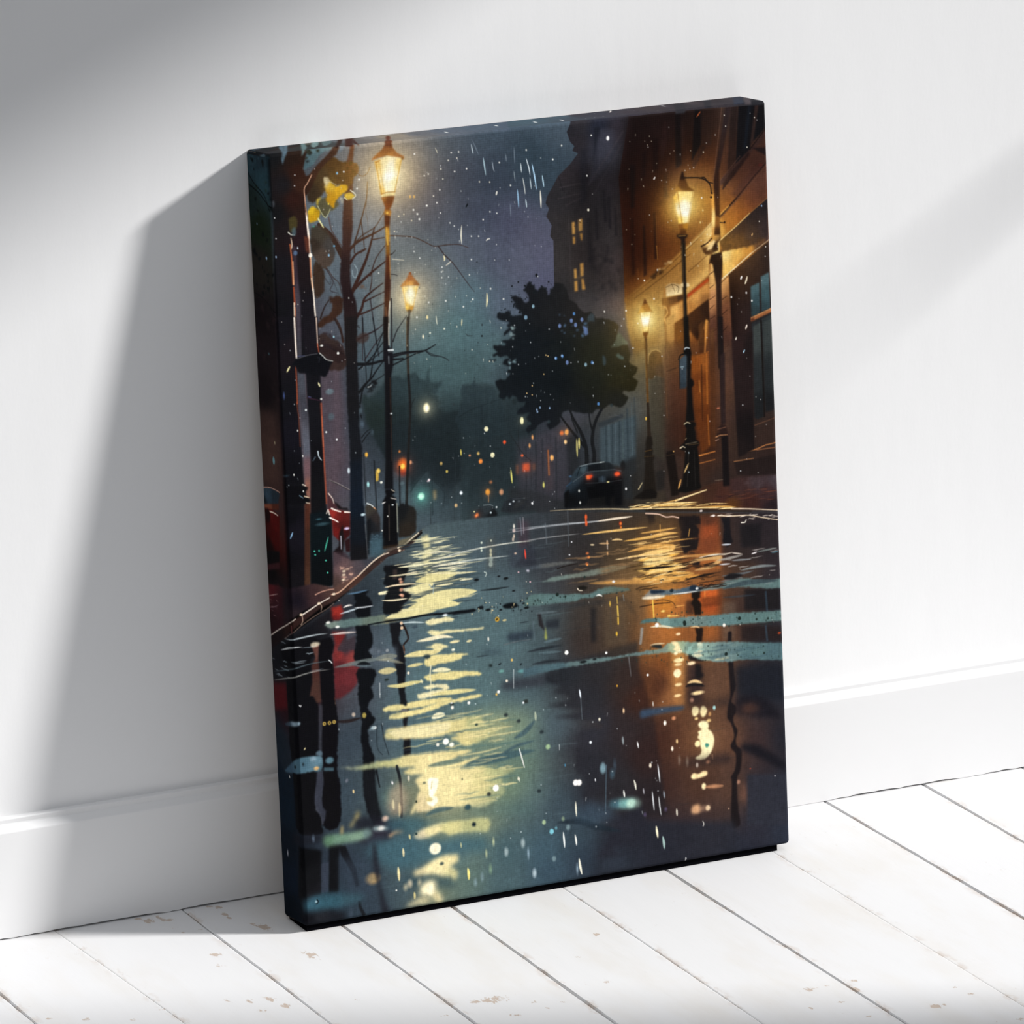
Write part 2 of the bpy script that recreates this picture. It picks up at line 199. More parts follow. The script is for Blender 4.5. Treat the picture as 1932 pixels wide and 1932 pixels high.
l 5f4030,1.6,1.2,.7,.4:797.4 538.7 795.7 618.1
p 9c5a1c,.9,1.5:826 454.6 863.3 450.9 860.9 626.1 841 637 831.6 574.6|833.1 463.3 b3661f 856.8 466.1 c4782c 843.4 504.3 8a4b1a 857.6 519.3 a05c20 843.7 570.8 7a4218 857.5 599.1 7a451c
l d98a35,3,2.5,.9,.5:858.8 453.1 857.2 545.8
l d98a35,2,2,.8,.5:857.2 567.1 858 623.1
l 4f2c14,2.5,2.5,.8,.5:847.6 473 845.8 576.4
l e0a045,2,1.5,.9,.4:842 501.5 842.6 522.8
l b36f2c,2,2,.8,.4:833.3 458.1 863.4 449.6
p 5a3518,.8,1:844.6 398.5 853.8 391.6 853 449.7 844 451.3
l d9913f,4,3,.9,.6:861.2 392.4 855.9 450.1
p 613c20,.8,1.5:867.7 414.3 877 404.8 871.3 627.4 863.8 626.5
l d9893f,3,2,1,.4:836.7 640.5 869.4 636.5
l a8622c,2,1.5,.9,.4:836.2 655.1 868.8 651.7
l c27a42,2.5,1.5,.95,.4:930.5 645.9 957.7 642.8 976 637.6 998.7 635.5
l 8f5a38,2,1.5,.9,.4:957.6 644.7 998.3 644.3
l a86f42,2,1.5,.9,.4:908.9 660.4 949.5 659.5
p 201817,.8,1:908.9 661.4 949.5 661.1 997.9 656.4 999.4 696.8 913.9 686.2
p 33251f,.6,1.5:953.4 597.3 999 586.8 999.3 594.8 956.3 600.4
l 6b4632,1.6,1.2,.8,.4:954.9 598.1 998.3 588.8
p 1a1414,1,1:911.8 432.6 957.1 421.8 952.4 583.9 952.3 642.7 918.2 654.6 915.6 566.1|923.1 447.2 2b1c1b 950 450.3 1f1717 932 528 231919 940.9 609.2 171213 922 633.6 1c1515
p 222728,1,1:957.9 414 974.4 407.8 975 583.9 961.3 587.6 954.5 584.1|965.9 425.5 3a403f 965.9 505.4 262a2c 966.4 572.2 1b1d1f
p 272c2d,1,1:978.6 408.3 999.8 402.7 998.3 573.3 978.3 576.3|989.8 428.2 343a3a 989.8 508.2 232729 987.7 566.7 1b1c1e
l 15110f,3,3,.95,.4:975.1 405.3 975.6 584
p 5a2e1e,1,.7:953.7 398.9 959.8 396.9 960.7 403.6 954.8 403
m b89a88,.8,8:775.4 425 881.7 437.1 873.6 643.7 767 630.6
p 33232a,1,1.5:692.3 719.6 763.4 718 838.5 700.8 868.7 693.9 913.7 691.5 1000.9 697 1001.4 764.4 899.5 748.7 822 740.1|718.9 720.3 5a4326 748.8 713.4 4a3828 793.5 708.4 3f2c1e 822.9 717.5 4a2f1d 853.3 705.3 3d251b 882.5 722.4 45271f 913.1 707.5 3a2625 958.3 705.1 403235 997.6 704.7 3f353a 972.5 728.4 3c2728 942 738 3a201c 986.7 754.4 251c20 896.7 743 5a3518
f 5a4a4c,20,4,.3,1:919.7 692.2 997.8 699.3 1000.1 718.4 924.9 714.3
t 6b3a2a,16,30,2,.6,.3:876.9 713.6 991.1 717.3 995.7 755.6 881.9 738.4
t 2a1a1a,14,30,2,.6,.4:876.9 713.6 991.1 717.3 995.7 755.6 881.9 738.4
p 3b3226,.6,2:699 701.8 764.3 696.8 763.4 718 698.2 720.3
l ffe0a0,3.5,2,1,.4:784.2 717.9 805.2 713.9 848.8 706.1
l f0b860,3,2,.9,.5:733.7 719.5 763.4 719.3 787.2 717
k ffd98a,3,1,.3:730.8 719.1 787 723.1 831.5 726.6
k fbc56a,3.4,1,.3:689.4 719.7 733.6 721.6 786.8 726.8 828.4 728.9
k fbd184,3,.95,.3:763.1 725.9 822.3 732.1 858.1 733.2 893.9 737.2
k e8ac55,3.4,.95,.3:786.6 732.9 846 737 887.8 741.8 911.6 746.2
l 4a2e18,1.4,1.4,.8,.2:736.5 723.9 792.7 729.2 849.2 733.7
l 4a2e18,1.2,1.2,.8,.2:792.6 731.8 831.2 735.1 881.9 738.9
s f2d9a8,1.6,2.2,.95,.2:525.9 704.2 572.4 707.5 645.3 715.7 689.3 721.8 733.5 724.8
s fbd890,2.2,1.8,1,.2:689.3 721.3 762.9 729.6 851.9 739.9 899.6 746.8
t 3a2414,20,22,1.2,1,.1:692.6 711.6 900 736.9 905.5 748.4 692.2 723.3
t ffdf98,16,26,1.2,1,.1:704.5 710.5 900 736.9 905.5 748.4 692.2 722.2
s f0d8b8,2.4,1.8,1,.3:899.5 747.6 941.4 753.5 998.5 763.2
s 2a2018,3,2,.9,.4:721.5 728.6 792.3 737.7 881.5 749.6 941.2 758.3
p 3e3b44,.6,4:465.5 567.2 544.2 555.7 564.2 563.4 573.5 617.3 564.8 682.2 529.1 698.8 459.8 689.9
p 4a3c40,.5,3:522.6 584.7 534.2 583.5 533.5 665 521.8 666.2
l 24272c,3,3,.7,.6:502.7 574.3 498.8 673.8
l 24272c,2.5,2.5,.7,.6:482.2 579.7 478.9 684.5
l 24272c,2.5,2.5,.6,.6:516 570.7 512.3 683.4
l 24272c,3,3,.6,.6:543.5 571.4 539.6 692.2
p 1e2023,.7,3:563.6 576.5 587.4 566.3 590.3 632.5 566 655.9
l b06030,3,3,.8,.6:526.6 593 526.6 637.8
p 27292c,.75,3:444.4 648.5 507.3 667 564.2 695.3 563.6 708.5 442.1 698.2
s 1e2022,1.2,.8,.9,.3:467.8 591.1 468.5 551.8 471.7 526
s 1e2022,1.2,.8,.9,.3:491.1 607.1 475.9 592.1 459.7 566.5 449 549.4
s 1e2022,1,.6,.8,.3:489.7 606.9 490.4 654.3
s 17191b,9,3.5,1,.3:604.4 631.6 604.6 607.9 602.5 589.2 593.3 564.3 581.2 541.8 573.3 522.5
s 17191b,6,3,1,.3:600.8 594.2 584.2 573.8 564.9 547.7 551.3 527.7
s 17191b,8,5,1,.3:618.4 633.4 620 609.8 617.1 588.3 619.4 570.1 626.1 549.9 638.7 530.3 651 515.9
s 17191b,4,2,1,.3:619.4 570.1 614.4 551.1 612.4 529.8
s 17191b,3,1.5,.9,.3:587.4 566.3 577 538.7 577.9 517.8
p 14191e,1,.4,.8:434.8 332.8 440 328.9 448.1 332.8 458.3 328 463.1 333 461.2 337.3 472.7 340.1 481.1 338 486 341.6 484 333.8 475 326.8 470.2 321.8 473.7 317.7 467.4 310.9 465.1 303.2 474.4 302.7 483.2 306.7 488.9 313.3 492 318.2 499.4 317.5 501.7 310.2 496.2 300.6 490.8 294 496.8 285.6 502.1 279.6 505.4 280.6 505.2 286 512.8 287.4 513.7 295 518.9 300.1 521.5 294.4 528.2 292.1 536.4 296 538.7 303.8 537.5 309.7 544.3 307.4 543.5 301.3 553.2 294.8 552.2 287.2 570.1 290.7 577.9 303.6 582.1 322.2 595.2 329.7 599.9 339.3 611.2 349.6 624.7 348.1 634.3 361.3 647.7 362.8 661 367.3 672.6 373.2 680.7 381.7 676.8 393.4 686.7 400.6 692.9 413.5 699.3 423.3 702.2 435.8 698.2 450.6 708 457.8 715.4 461.7 713.6 470.7 703.8 478.7 715.4 486.2 713.3 495.1 707.8 503.6 695.9 504.6 685.8 501 682.2 506.7 693.8 512.6 689.9 524.4 677.7 532.1 667.7 527.8 654.3 523.2 643.9 529.6 627 529.1 619.9 535.8 599.8 533.4 586.5 528.8 573.2 524.1 559.7 525.6 552.5 536.8 555.5 543.3 541.7 552.3 531.5 555.6 525.2 545.7 532.3 537.5 518.8 538.9 508.5 543.7 499.8 551.7 487.8 556.4 483.1 549.7 492 538.7 485.7 528.8 492.9 517.6 479.4 520.5 466.2 518.9 468.2 511.6 480.1 506.9 487.1 498.7 470.5 496.7 467.6 487.3 459.5 483.3 452.5 490 449.5 482.1 440.9 488.7 431.2 483 434.9 474.4 427.2 461.4 425.9 453.7 436 450.3 445.8 454.5 458 442.4 449.8 439.9 456.9 430.2 440.6 423.7 447.6 415.5 455.9 415 451.3 408.4 439.5 411.6 431.4 406.1 424.6 409.9 423.2 403.7 433.3 401.8 425.4 393.4 423.9 388.7 438.9 388.9 447.1 391.4 452.2 388.9 442.4 383.3 444.2 380.5 459.2 380.7 466.2 374 461.6 364.4 447.9 373.4 446.5 367.2 458.5 359.6 452.1 354.3 460.6 350.8 440.9 344 434.6 338.8|461.3 335.8 161b20 495.7 309.6 17191d 544.2 345.1 1b1c1e 594.3 350.7 211f1f 633.7 373.3 262420 677.2 384.3 38301f 491.6 399.5 12171c 558.2 407.1 141819 625.2 414.8 1d1d16 675 435.7 2c2718 673.4 475.1 26220f 703.5 484.8 25210f 622.6 475.3 181a14 555.5 467.4 0f1417 488.9 459.6 101519 469.8 511.8 141a20 519.5 523.8 14181d 586.9 519.7 16191b 671.5 517.6 1d1e1a
o 161b1f,5,2.2,1.6,1:434.8 332.8 440 328.9 448.1 332.8 458.3 328 463.1 333 461.2 337.3 472.7 340.1 481.1 338 486 341.6 484 333.8 475 326.8 470.2 321.8 473.7 317.7 467.4 310.9 465.1 303.2 474.4 302.7 483.2 306.7 488.9 313.3 492 318.2 499.4 317.5 501.7 310.2 496.2 300.6 490.8 294 496.8 285.6 502.1 279.6 505.4 280.6 505.2 286 512.8 287.4 513.7 295 518.9 300.1 521.5 294.4 528.2 292.1 536.4 296 538.7 303.8 537.5 309.7 544.3 307.4 543.5 301.3 553.2 294.8 552.2 287.2
e 121417,2.4,3,1,.3:517.5 270.5
d 121417,1.6,1:480.5 278.8 467.6 284.8 541.6 285.1 403.3 368.3
f 161b1f,5,2.5,1,.3:414.7 408.7 427.9 410.2 427.6 416.2 414.4 414.7
e 2c3a3e,3,3.4,.7,.4:492 538.7 530.5 540.3 659.3 525.3
p 3d4a52,.8,.6:616.8 359.3 624.6 351.1 631.2 354.9 631.3 368.5 623.9 366.2 617.2 366.9
c 5f6a58,.85,.5:662.2 419.1 672.9 406.6 674.9 399.2 680.9 393.8 686.7 400.6 694.8 410.6 697.9 417.1 686 417.2 675.7 419.1
c 66807a,.8,.4:672.4 433.9 677.2 431.4 681.8 435.9 687.8 439.6 686.5 444.7 674.9 438.8
c 4a6880,.8,.5:644.8 430.7 650.6 436 650.8 448.1 645.7 449.1
f 3a3420,16,3,.6,.5:671.5 438.4 711.6 455.2 710.3 485.6 676.2 487.7
f 0e1316,30,4,.5,1:477.1 352.6 580.9 349.2 573.5 518.1 486.7 507.7
p 1d231f,.25,14:575.6 364.7 640.5 362.3 693 407.3 701.3 466.9 656.3 500.8 581.6 472.5 562.7 411.8
p 272718,.35,12:618.1 379.3 671.9 390.2 691.3 446.2 668 482.6 614.8 456.8 594.9 415.5
p 11181d,.3,12:456.8 380.3 533.1 350.3 562.7 411.8 547.6 507.4 493.2 520.4 453.2 457.4
f 2c3226,40,4,.25,1.5:565.3 353.9 704.6 389.1 705.5 496.8 580.3 501.6
f 0f151a,60,5,.4,1.5:447.1 359.9 586.7 356.3 579.5 521 482.5 519.1
f 83999a,7,3.4,.8,.3:460.2 351.7 474.1 351.4 469.5 381.8 456.8 380.3
f 46607a,14,3,.9,.3:555 343 619.4 350.2 617.3 398.6 563.5 392.5
e 6b84b8,3,4,.9,.3:584.4 360.9 560.3 367.9 605.9 361.4 592.6 369.6 572.4 436.3
p 5f78a8,.9,.4:606.5 372.1 616.1 377.1 617.7 388.9 611.1 392.1
e 7fa5c0,3.4,4,.9,.3:492.6 344.7
e 8fb6c8,2.6,3.4,.9,.3:609.9 444.6 508.5 326.2
f 8fb0b8,8,3,.8,.3:452.9 418.6 476.6 413.6 471.1 440.1 451.8 441.7
e 4f86c8,2.4,3,.9,.2:550.2 426 632.7 519.5 623 442.2 563.2 423.6 590.3 348.9
e 9fc0e8,1.5,2,.9,.2:549.1 425.8 562.2 422.5 625.1 443.4 514 512.2 533.3 515.5 508.3 519.3 507.4 515.3
d ffd28a,1.2,.9:530.1 417.8 534.3 420.2 524.3 452.1 499.8 470.6 488.5 482.9 499 487.1
w dfe6ea,46,.6,1.3,.9:437.3 339.5 710.9 370.2 704.3 526.1 430.2 493.4
g f0a840,60,.6:822.9 172.7
g ffb848,34,.85:820.6 175.4
g f2b04a,56,.7:736.6 381
g ffc860,28,.85:736.9 375.1
g c87820,70,.25:940.4 268.2
g ffc860,22,.5:736 379.7
p 7a4a1c,1,.5:734.8 337.5 737.2 337.8 739 343.2 748.6 360.1 752 363.6 719 364.1 726.8 353.7 733.1 342.6|736.2 340.3 5a3014 737.1 353.5 b0742a 728 360.4 d8a040
p ffe9a8,1,.6:724.4 362.6 748.5 362.7 739.9 398.6 729.3 399.5|736.7 364 ffdf8a 736.1 377.1 fff6d8 735.4 395.4 ffd878
l b07020,1.2,1.2,.7,.3:724.9 363.2 730.2 399.6
l b07020,1.2,1.2,.7,.3:747.3 363.6 739.9 398.6
p 6a3d14,1,.5:729.3 398.7 740.5 398.6 739.4 404.3 736.6 407.4 736.5 411.3 732.4 410.9 731.9 406.9 729.1 403.9
s 7a4a1c,5,5,1:734.5 409.8 733.9 429.5
s 5e401e,4.5,5,1,.2:735.2 412.5 734.7 438.8 734 483.5 734.1 531.1
s 2a2119,5,8,1,.2:734.1 531.1 734.1 568.2 734.4 594.7
l 8a6a30,1,1,.8:734 414.9 732.3 483.3
p 1d1813,1,.4:729.6 591.5 739.5 592.7 741.2 608.8 738.2 611.1 741.4 619.4 738.7 627.1 743.9 629.8 743.1 634.3 740.6 637.9 744 686.2 744.9 706.3 734.2 707.6 713.5 706.3 718.9 683.1 724.7 636 722 630.3 724.3 625.3 724.5 620 727 609.7 725.4 606.9
l 6b4a22,1.4,1,.8,.3:724.6 618.7 737.9 617.7
l 4a3820,1.4,1,.8,.3:722.7 628.3 742.7 629.7
p 14110f,.9,.5:713.5 706.3 744.2 708.1 746.4 698.5 737.8 690.8 723.1 688.9 705.1 697.3 695.9 703.5
l e8d29a,2,1.2,.95,.2:708.4 687.1 716.3 676.1
d ffc84a,1.6,.95:729.2 557 729.1 559.6
p 18120f,1,.5:767 630.6 770.2 624.3 779.1 624.1 784.9 627.5 786.1 635.6 791.5 684.2 791.1 708.2 775.7 708.9
l 3c2c20,1.2,1.2,.8:768.1 632 784.7 631.4
e e8b060,1.4,1.4,.9:783.5 626
g ffc050,30,.5:823.8 179.1
p 4a2712,1,.5:822 114.8 823.9 118.9 827.4 125.8 831.5 135.4 834.7 142.2 845.6 149.9 842.6 152.2 827.9 149.4 810.3 148.4 804.3 149.6 808.2 140.8 813.8 133.6 817.2 123.5|821.7 121.3 3a2010 819.6 136.8 5a3518 810.4 146.3 b07a30 836.9 147.7 6a4018
p 241610,1,.4:821.2 112.1 825.2 115.1 825.3 126.9 818.3 126.2
p ffd060,1,.6:801.6 158.5 810.3 148.4 844.4 151.9 830.9 208.7 810.8 208.7|804 158.7 f0b84a 815.9 154.7 ffd878 823.9 176.5 fff3cc 824.8 189.7 fff8e0 836.4 159.4 ffdc80 814 201.7 ffc850 825.8 202.9 ffe9a0
l a8691c,1.4,1.2,.9,.3:810.9 149 818.5 209
l a8691c,1,1,.6,.3:842.6 152.7 829.1 208.5
l b8842c,1,1,.6,.3:802.2 159.1 811.4 208.2
p 9a5a1c,1,.6:809.3 208.5 831.5 208.2 829.7 216.4 825.4 226.5 827.7 228.8 810.6 227.6 813.2 222.6|813.7 210.8 7a4416 825.4 212.1 b8761f 819.1 223.2 4a2810
p 1d1310,1,.4:805.6 228.3 810.6 227 829.4 229.6 828.1 233.4 823.2 236.8 823.5 244.7 814.7 243.7 814.4 237.1 806.9 231.9
l d89a3c,1.2,1,.8:809.9 230.1 824.6 231.1
p 17130f,1,.4:814.7 242.4 823.6 243.4 821.5 347.1 822.8 439.7 825.1 477 812.4 475.6 814.7 346.4
l 5a452c,1.4,1.2,.8,.3:816.9 246.6 816.9 320.3 816.7 399.4
p f6d9a0,1,.4:810.4 319.5 815.9 316.2 827.6 319.3 829.2 324.8 820.8 326 812.6 324
p 17130f,1,.3:815.9 314.9 822.4 315.6 822.5 328.8 816.6 328.1
p 14120f,1,.4:815.1 379.3 824 380.3 825.3 436 827 452 815.8 450.7 811.6 445 815.8 434.9
p 0f0e0e,1,.4:811.6 443.7 814.9 436.1 824.6 437.2 827.2 446.8 824.4 494.1 830.4 500.1 830.7 508.1 825.8 512.8 826.8 547.5 829.3 574.4 810.8 574.8 814.5 540.7 817.6 450.9
s d8e4ea,2.4,1.6,.95,.2:813.9 439.4 817.8 437.2 824 439
s 10100f,3,2,1:814.4 447.9 805.5 449.6 800.7 456.9
p 34404a,1,.4:802.5 457.7 815.3 449.4 818.1 453.7 815.8 509 813.3 511.9 801.5 511.6|806.5 460.3 3d4a54 811.4 487.3 33404a 807.6 508 2a343c
l 12161a,1.6,1.6,.9:802.5 457.1 801.5 511.8
e a8c4cc,3.5,1.2,.7,.4:807.8 471.8
p 110f0e,1,.4:810.8 574.3 807.2 576.5 808.2 579.8 812.1 586.9 808.9 606.5 806.3 612 798.7 617.2 796.5 620.9 798.7 625.4 807.5 627.6 803.8 659.1 798.7 690.4 790.4 697.4 790.8 702.8 805.5 706 835.4 703.1 838.6 699.4 836 689.8 836.1 649.8 833.2 624.1 838.2 619.4 837.4 615.3 830.8 609.1 830.8 595.8 828.1 587.5 831.9 582.6 830.9 578.5 827.1 575.4
s d8c8a0,2,1.4,.95,.3:807.7 578.4 813.7 575.7 819.6 578
s e8d4b0,2.4,1.4,.95,.3:797.6 621.6 803 619.6 807.7 621.7
l b89a70,1.4,1,.8,.3:808.9 607 811.4 604.6
l 8a7a60,1.4,1,.7,.3:809.1 615.8 833 614.2
l 6a5030,1.6,1.2,.6,.3:815 617.8 835.9 617.7
k d8b070,3,.9,.2:803.4 669.7 814.3 651.1
k e0a050,3,1,.2:790.4 697.4 797.1 679.6
l 3a3430,1.4,1.4,.6,.4:815.2 628.5 809 694.4
l 2c2826,1.6,1.6,.6,.4:826.4 629.9 826.7 696.6
e c8d8e0,1,1.4,.9:815 632.5 813.6 668.3
p 3a2118,1,.5:937 -90.1 951.9 -89 899 118.6 896.8 205.1 886.4 204 886.5 133.1|892.4 13.3 2c2122 892.3 91.7 2e1e1a 893.2 144.3 321d14 891.7 183.5 4a2a14
l 6a4a3c,1.4,1.2,.7,.4:918.1 -53.9 886.5 133.1
p f6c060,1,.6:880 163.9 885.5 159.2 887.3 204.1 886.6 238.2 878.3 237.4 880.5 195.5|883.3 169.5 e8a040 883.3 208.9 ffd880 883.8 232.7 d89848
s 1c1410,2.6,2.2,1,.2:826.6 124.9 855.4 127.8 869.4 133.5 878.5 142.8 880.8 158.8
s 1c1410,2.4,1.6,1,.2:858.3 128.9 867.2 128.5 874.2 137.1 884.5 140.8
d 14100e,2.2,1:879.9 166
d 14100e,1.5,1:882 158.9
p 4a2a12,1,.5:888 201 896.2 205 896.4 244.5 889.6 251.7 883.7 235.3|890.8 207.1 8a5420 892.6 236.2 3a2010
p 2a180f,1,.5:854.8 253.8 862.4 248.8 871.6 241.9 879.2 236.1 896.1 237.1 895.2 245.7 889.6 251.7 891.5 265.1 873.4 271.1 864.5 270.6 859.4 264.8|877.6 239.9 c88a3a 871.3 249.8 f0c070 864.7 264.9 4a2c14 885.8 256.6 24150d
p f4cf8a,1,.5:866.3 263.7 874.2 250.1 883.4 244.5 885.6 248.7 876.8 260.9
s 2a180f,3,2,1,.2:856.3 254 868.3 249.5 878.7 241.4
p 1f140f,1,.4:871.4 284 876.4 271.4 897.9 268.4 898.9 287 894.9 328.8 892.4 484.9 882.3 483.7 883.7 327.6 878.6 290.6|882.2 274.6 1a110d 888 354.5 2a1a14 888.3 460.5 251812
s 2a180f,2,1.4,1:871.3 286.7 877.3 284.7 881.7 287.8
l 3a2618,2,1.4,1:897 214.3 906.7 216.1
d 2a180f,2,1:905.9 215
p 1b1414,1,.5:885.5 387.2 895.6 388.4 894.7 470.5 892.3 587.3 884.8 587.7 885.4 496
p 2c1f1e,.9,.6:886.8 458.9 897.4 454.9 893.8 587.5 884.7 589
p 2a1b18,1,.5:873.4 611.7 875.1 605.2 881.2 601.9 877.3 594.8 884.8 587.7 893.7 590.1 897.6 603.9 896.5 609.7 886.9 610.6
l c88a5a,2,1.4,.9,.3:872.6 610.2 881 607.8 896.5 608.6
l 8a5a40,1.6,1.2,.8,.3:876.7 596.1 893.5 594.1
p 161112,1,.6:883.9 610.3 897.7 609.8 897.6 704.2 883.9 703.8
l d8a890,1.4,1.2,.8,.3:871.7 616.8 877.8 614.9
e c87050,3,1.6,.8,.5:879.4 557
l a08870,1,1,.6:867.6 691.1 883.8 691
p 141619,1,.5:554.8 678.3 559.7 665.7 568.9 656.3 572.2 646.1 581.5 634.1 590.5 628.6 608.1 627.4 631.5 627.6 649 629.8 657 635.5 665.9 647.2 672.9 656.1 674.6 664.2 673.5 711.9 658.8 711.3 658 694 650.6 695.7 649.1 710.1 639.8 708.9 639 691.6 605.3 692.6 599 702.4 569.7 703.9 558.1 702.5|584.2 639.7 2e3a42 607 653.1 1e242a 629.4 677.1 0e0f12 571.4 664.5 24303a 567.4 690.4 15191e 664.7 676.2 15161a 648.5 642.4 20262a
m 707478,.9,3:601.1 653.7 677.2 659.2 674.8 714.7 558 703.8 559.1 678.8
p 0c0e11,1,.5:606.8 630.6 631.5 629.2 650.5 630.8 656.8 640.3 660.2 644.4 607.5 642.1|619.4 636.2 101418 643 633.8 1a1f22
l 8a9598,1.6,1.4,.9,.3:590.5 629.9 608.1 627.9 634.4 628
l c8d0c8,1.4,1.2,.9,.3:631.5 627.6 639.7 627.8
p 1a242c,1,.5:571.9 654 579.8 640.5 590.3 632.5 604.5 630.6 601.7 641.3 583.8 647.6|584.1 642.3 26343c 596.2 633.3 3c4c54
l 0c0f12,1.4,1.4,.9:590.4 631.2 583.3 647.5
l 4a565c,1.6,1.2,.8,.3:603.1 642.1 660.2 644.4 673.5 648.7
l 5a666c,1.4,1,.7,.3:574.7 657 601.6 643.2
e 3c5a78,3,2,.8,.5:569.6 645.8
l 2a4a6a,2,1.4,.7,.4:561.3 663.2 571.8 656.6
p e8401c,1,.5:601.3 648.4 614.5 648.2 615.2 652 609.8 656.1 602.5 655.7|604.2 650.1 ff6a30 610 652.2 e03818
p e8401c,1,.5:659.9 651.2 665.9 648.6 671 651.1 672 655.9 665.5 657.3 660.3 655.8|665.7 652.5 f04420
g ff4020,8,.5:607.6 651.9 665.7 653
p 28323a,1,.5:626.9 654.3 642.1 654.3 642.2 664.9 627 664.1
l 3a4a58,2,2,.8,.5:634.8 654.5 635.3 663.5
l 33383c,1.4,1,.8,.4:600.7 662.9 647.5 666.1 674 665.5
k e8d890,3,.9,.3:644 665.7 648.7 665.7
e e8e8e0,1.6,2.6,.9,.2:586.4 674.9 587.5 696.7
p 07080a,1,1:601.8 671 657.5 672.7 657.6 691.3 605.4 690.5
p 0b0c0e,1,.5:556.3 675.8 565.4 669 567 685.1 561 702.8 555.7 702.2
e ffffff,1.8,2.4,1,.2:682.6 683.3 490.2 685.6 445.8 681
d e8eef0,1.2,.9:921.7 679.6 930.9 557.2
e f8f0b0,3.5,6.5,1,.4:476.3 531.8
g f0e8a0,9,.3:476.3 531.8
e f06a30,4,4,.9,1.4:555.8 564
e f8a050,3.8,5,1,1:566 563.6
g f08030,12,.35:561.3 564.1
e f8c888,3,4,1,.6:562.6 581.1
e f8b060,3.6,5.2,1,.8:533.8 607.1
e e8623a,2.6,2.4,1,.6:474 595.5
p d8492a,.9,1.6:473.9 610.7 488.3 611.4 487.7 625.6 473.8 624.9
g f05028,14,.4:480.5 617.8
p a85a34,.6,1.6:461.1 611.2 465.2 611.7 464.9 628.8 460.9 628.3
p a85a34,.5,1.6:494.6 612.8 499.2 613.3 498.7 625.4 494.1 624.8
e e8a060,2,4,1,.6:496.2 564.4 489.8 579.3
k f0e080,3.4,.95,.3:590.5 576.6 590.1 598.2
k f0e080,3,.9,.3:585.7 577.9 585.4 612.1
k e8e070,3,.95,.3:449.9 617.7 451.5 644.2
e e8e070,2,5,.9,.6:514.8 654.7
p 20242a,.9,1:440.2 676.9 449 672.8 466.4 672.9 479.3 676.1 480.5 682 471.5 688.8 451 694.1 439.4 693.9
p 6a6050,.6,1.5:460.5 675.5 477.8 675.9 476.9 684.2 454 691.8 448.2 691.1
l 8a949a,2,1.4,.8,.5:451.9 673.1 475 674.5
e c8d4e0,2.6,2,1,.4:445.8 680.8 463.8 678.6
p 1a1e22,1,.5:372.3 700.3 373.2 693.3 377.2 687.3 384.8 679 396.4 676.6 409.2 679.5 416 688.3 419.1 695.3 418.3 700.9|381.2 693 22282c 399 682.2 2c3438 409.8 696.7 14171a
l 8a969a,1.4,1.2,.8,.3:392.1 676.6 405 677.2 410.6 680
p f07038,1,.7:373.2 693.3 379.1 688.8 381.8 693.1 375.2 698
g f06030,8,.45:377.2 693.6
e c8d8dc,1.8,1.8,1,.3:406 692
e e8f0f0,1.6,1.6,1,.2:417.9 683.5
e e8e0a0,1.4,1.4,1,.2:372.9 685.9
p 22262b,.8,1:434.6 674 448.7 670.9 470.2 671.7 481.7 679 474.6 693.8 442.1 697.5 426.3 692.5
e c8d4da,2,1.6,.9,.3:452.7 677.3 445 681.2
g f04818,15,.95:234.5 585.7
g ff7030,9,.6:234.6 584.4
e f06a20,8.5,11,.85,3:234.7 583.1
e ffd050,4.4,4.8,1,1:234.5 585.7
e c83018,8,6,.35,3:234.5 597.4
g 40c0a0,18,.8:268.5 644.7
e a0f0d0,6.4,6.4,1,1:268.5 644.7
e d8fff0,3.6,3.6,.9,1.4:268.5 644.7
e f0b040,3,4.2,1,.5:164.3 555.7
e f8d060,3.6,4.4,1,.7:186.3 588
p e8b840,1,.6:180.9 584.2 183.9 591.1 186.6 594 185.4 605.6 180.3 606.5
e a8e8e8,2.4,4.6,1,.5:164.9 610
e f8f8e8,2.4,2.4,1,.3:190.9 609.4
e f8f0c0,4.2,4.6,1,.4:404 538.2 414.4 587.1
e f05028,3,3.4,1,.6:439.5 566.6
e f08838,3.8,4.4,1,.7:390.1 595.9
e f8a068,2,2,.9,.5:368.7 582.5
e d8b060,2.6,3,.9,.6:311.1 590 385.9 581
e f0d060,2.2,2.6,1,.4:321.8 605.9
e f09030,4.6,5.4,1,1:401.5 653.6
g f08030,10,.4:401.5 653.6
e e8a070,4,5,.9,1.2:429 657.1
e c87848,3,3,.7,1.2:408.6 636.2
e f0c080,2.8,3.4,.9,.8:337 670.1
e e8f0f8,2.8,3.4,1,.4:348.3 648.5
e f0f4f4,2.2,2.8,1,.3:285.3 617.3
l f0c8d0,2,1.6,.9,.3:282.3 619 287.6 616.3
k f0d860,2.4,1,.2:351.5 568.9 351.6 580.7
e e88840,2,2.4,.9,.5:229.7 558.1 204.4 588.7
e f0a070,2.4,3.4,.9,.6:250.7 580.4
l d89860,1.6,1.2,.8,.5:403 659.1 402.3 672.1
p c8a060,.5,1.6:292.3 637.2 299.1 636.8 298.3 653.7 292.9 654.3
e 2c3438,2,2,.8:341.8 485.9 404.6 348.3
g ffb848,56,.7:264.4 280.2
g ffd078,30,.9:264.4 280.2
p 9a5a28,1,.5:262.9 241.4 269.1 242.1 273 247.7 284.5 261.8 282.1 264.1 265.3 261.8 245.5 262.2 250 256.7 258.9 248.7|266 246.9 a05c30 265.4 259.7 d08c40 279.5 260 8a5028
e 8a4a28,2.6,2.6,1,.3:266.4 239.8
p ffe7a0,1,.6:248.9 262.5 281.6 264.1 270.8 298.9 254.4 298.6|253.8 266.1 f8d27a 264.8 272.5 fff4cc 263.9 290.4 fff0b8 276.3 268.6 f8d27a 257.9 296.2 f0b850
l d8983c,1.3,1.3,.8,.3:250.6 263.2 256.1 298.3
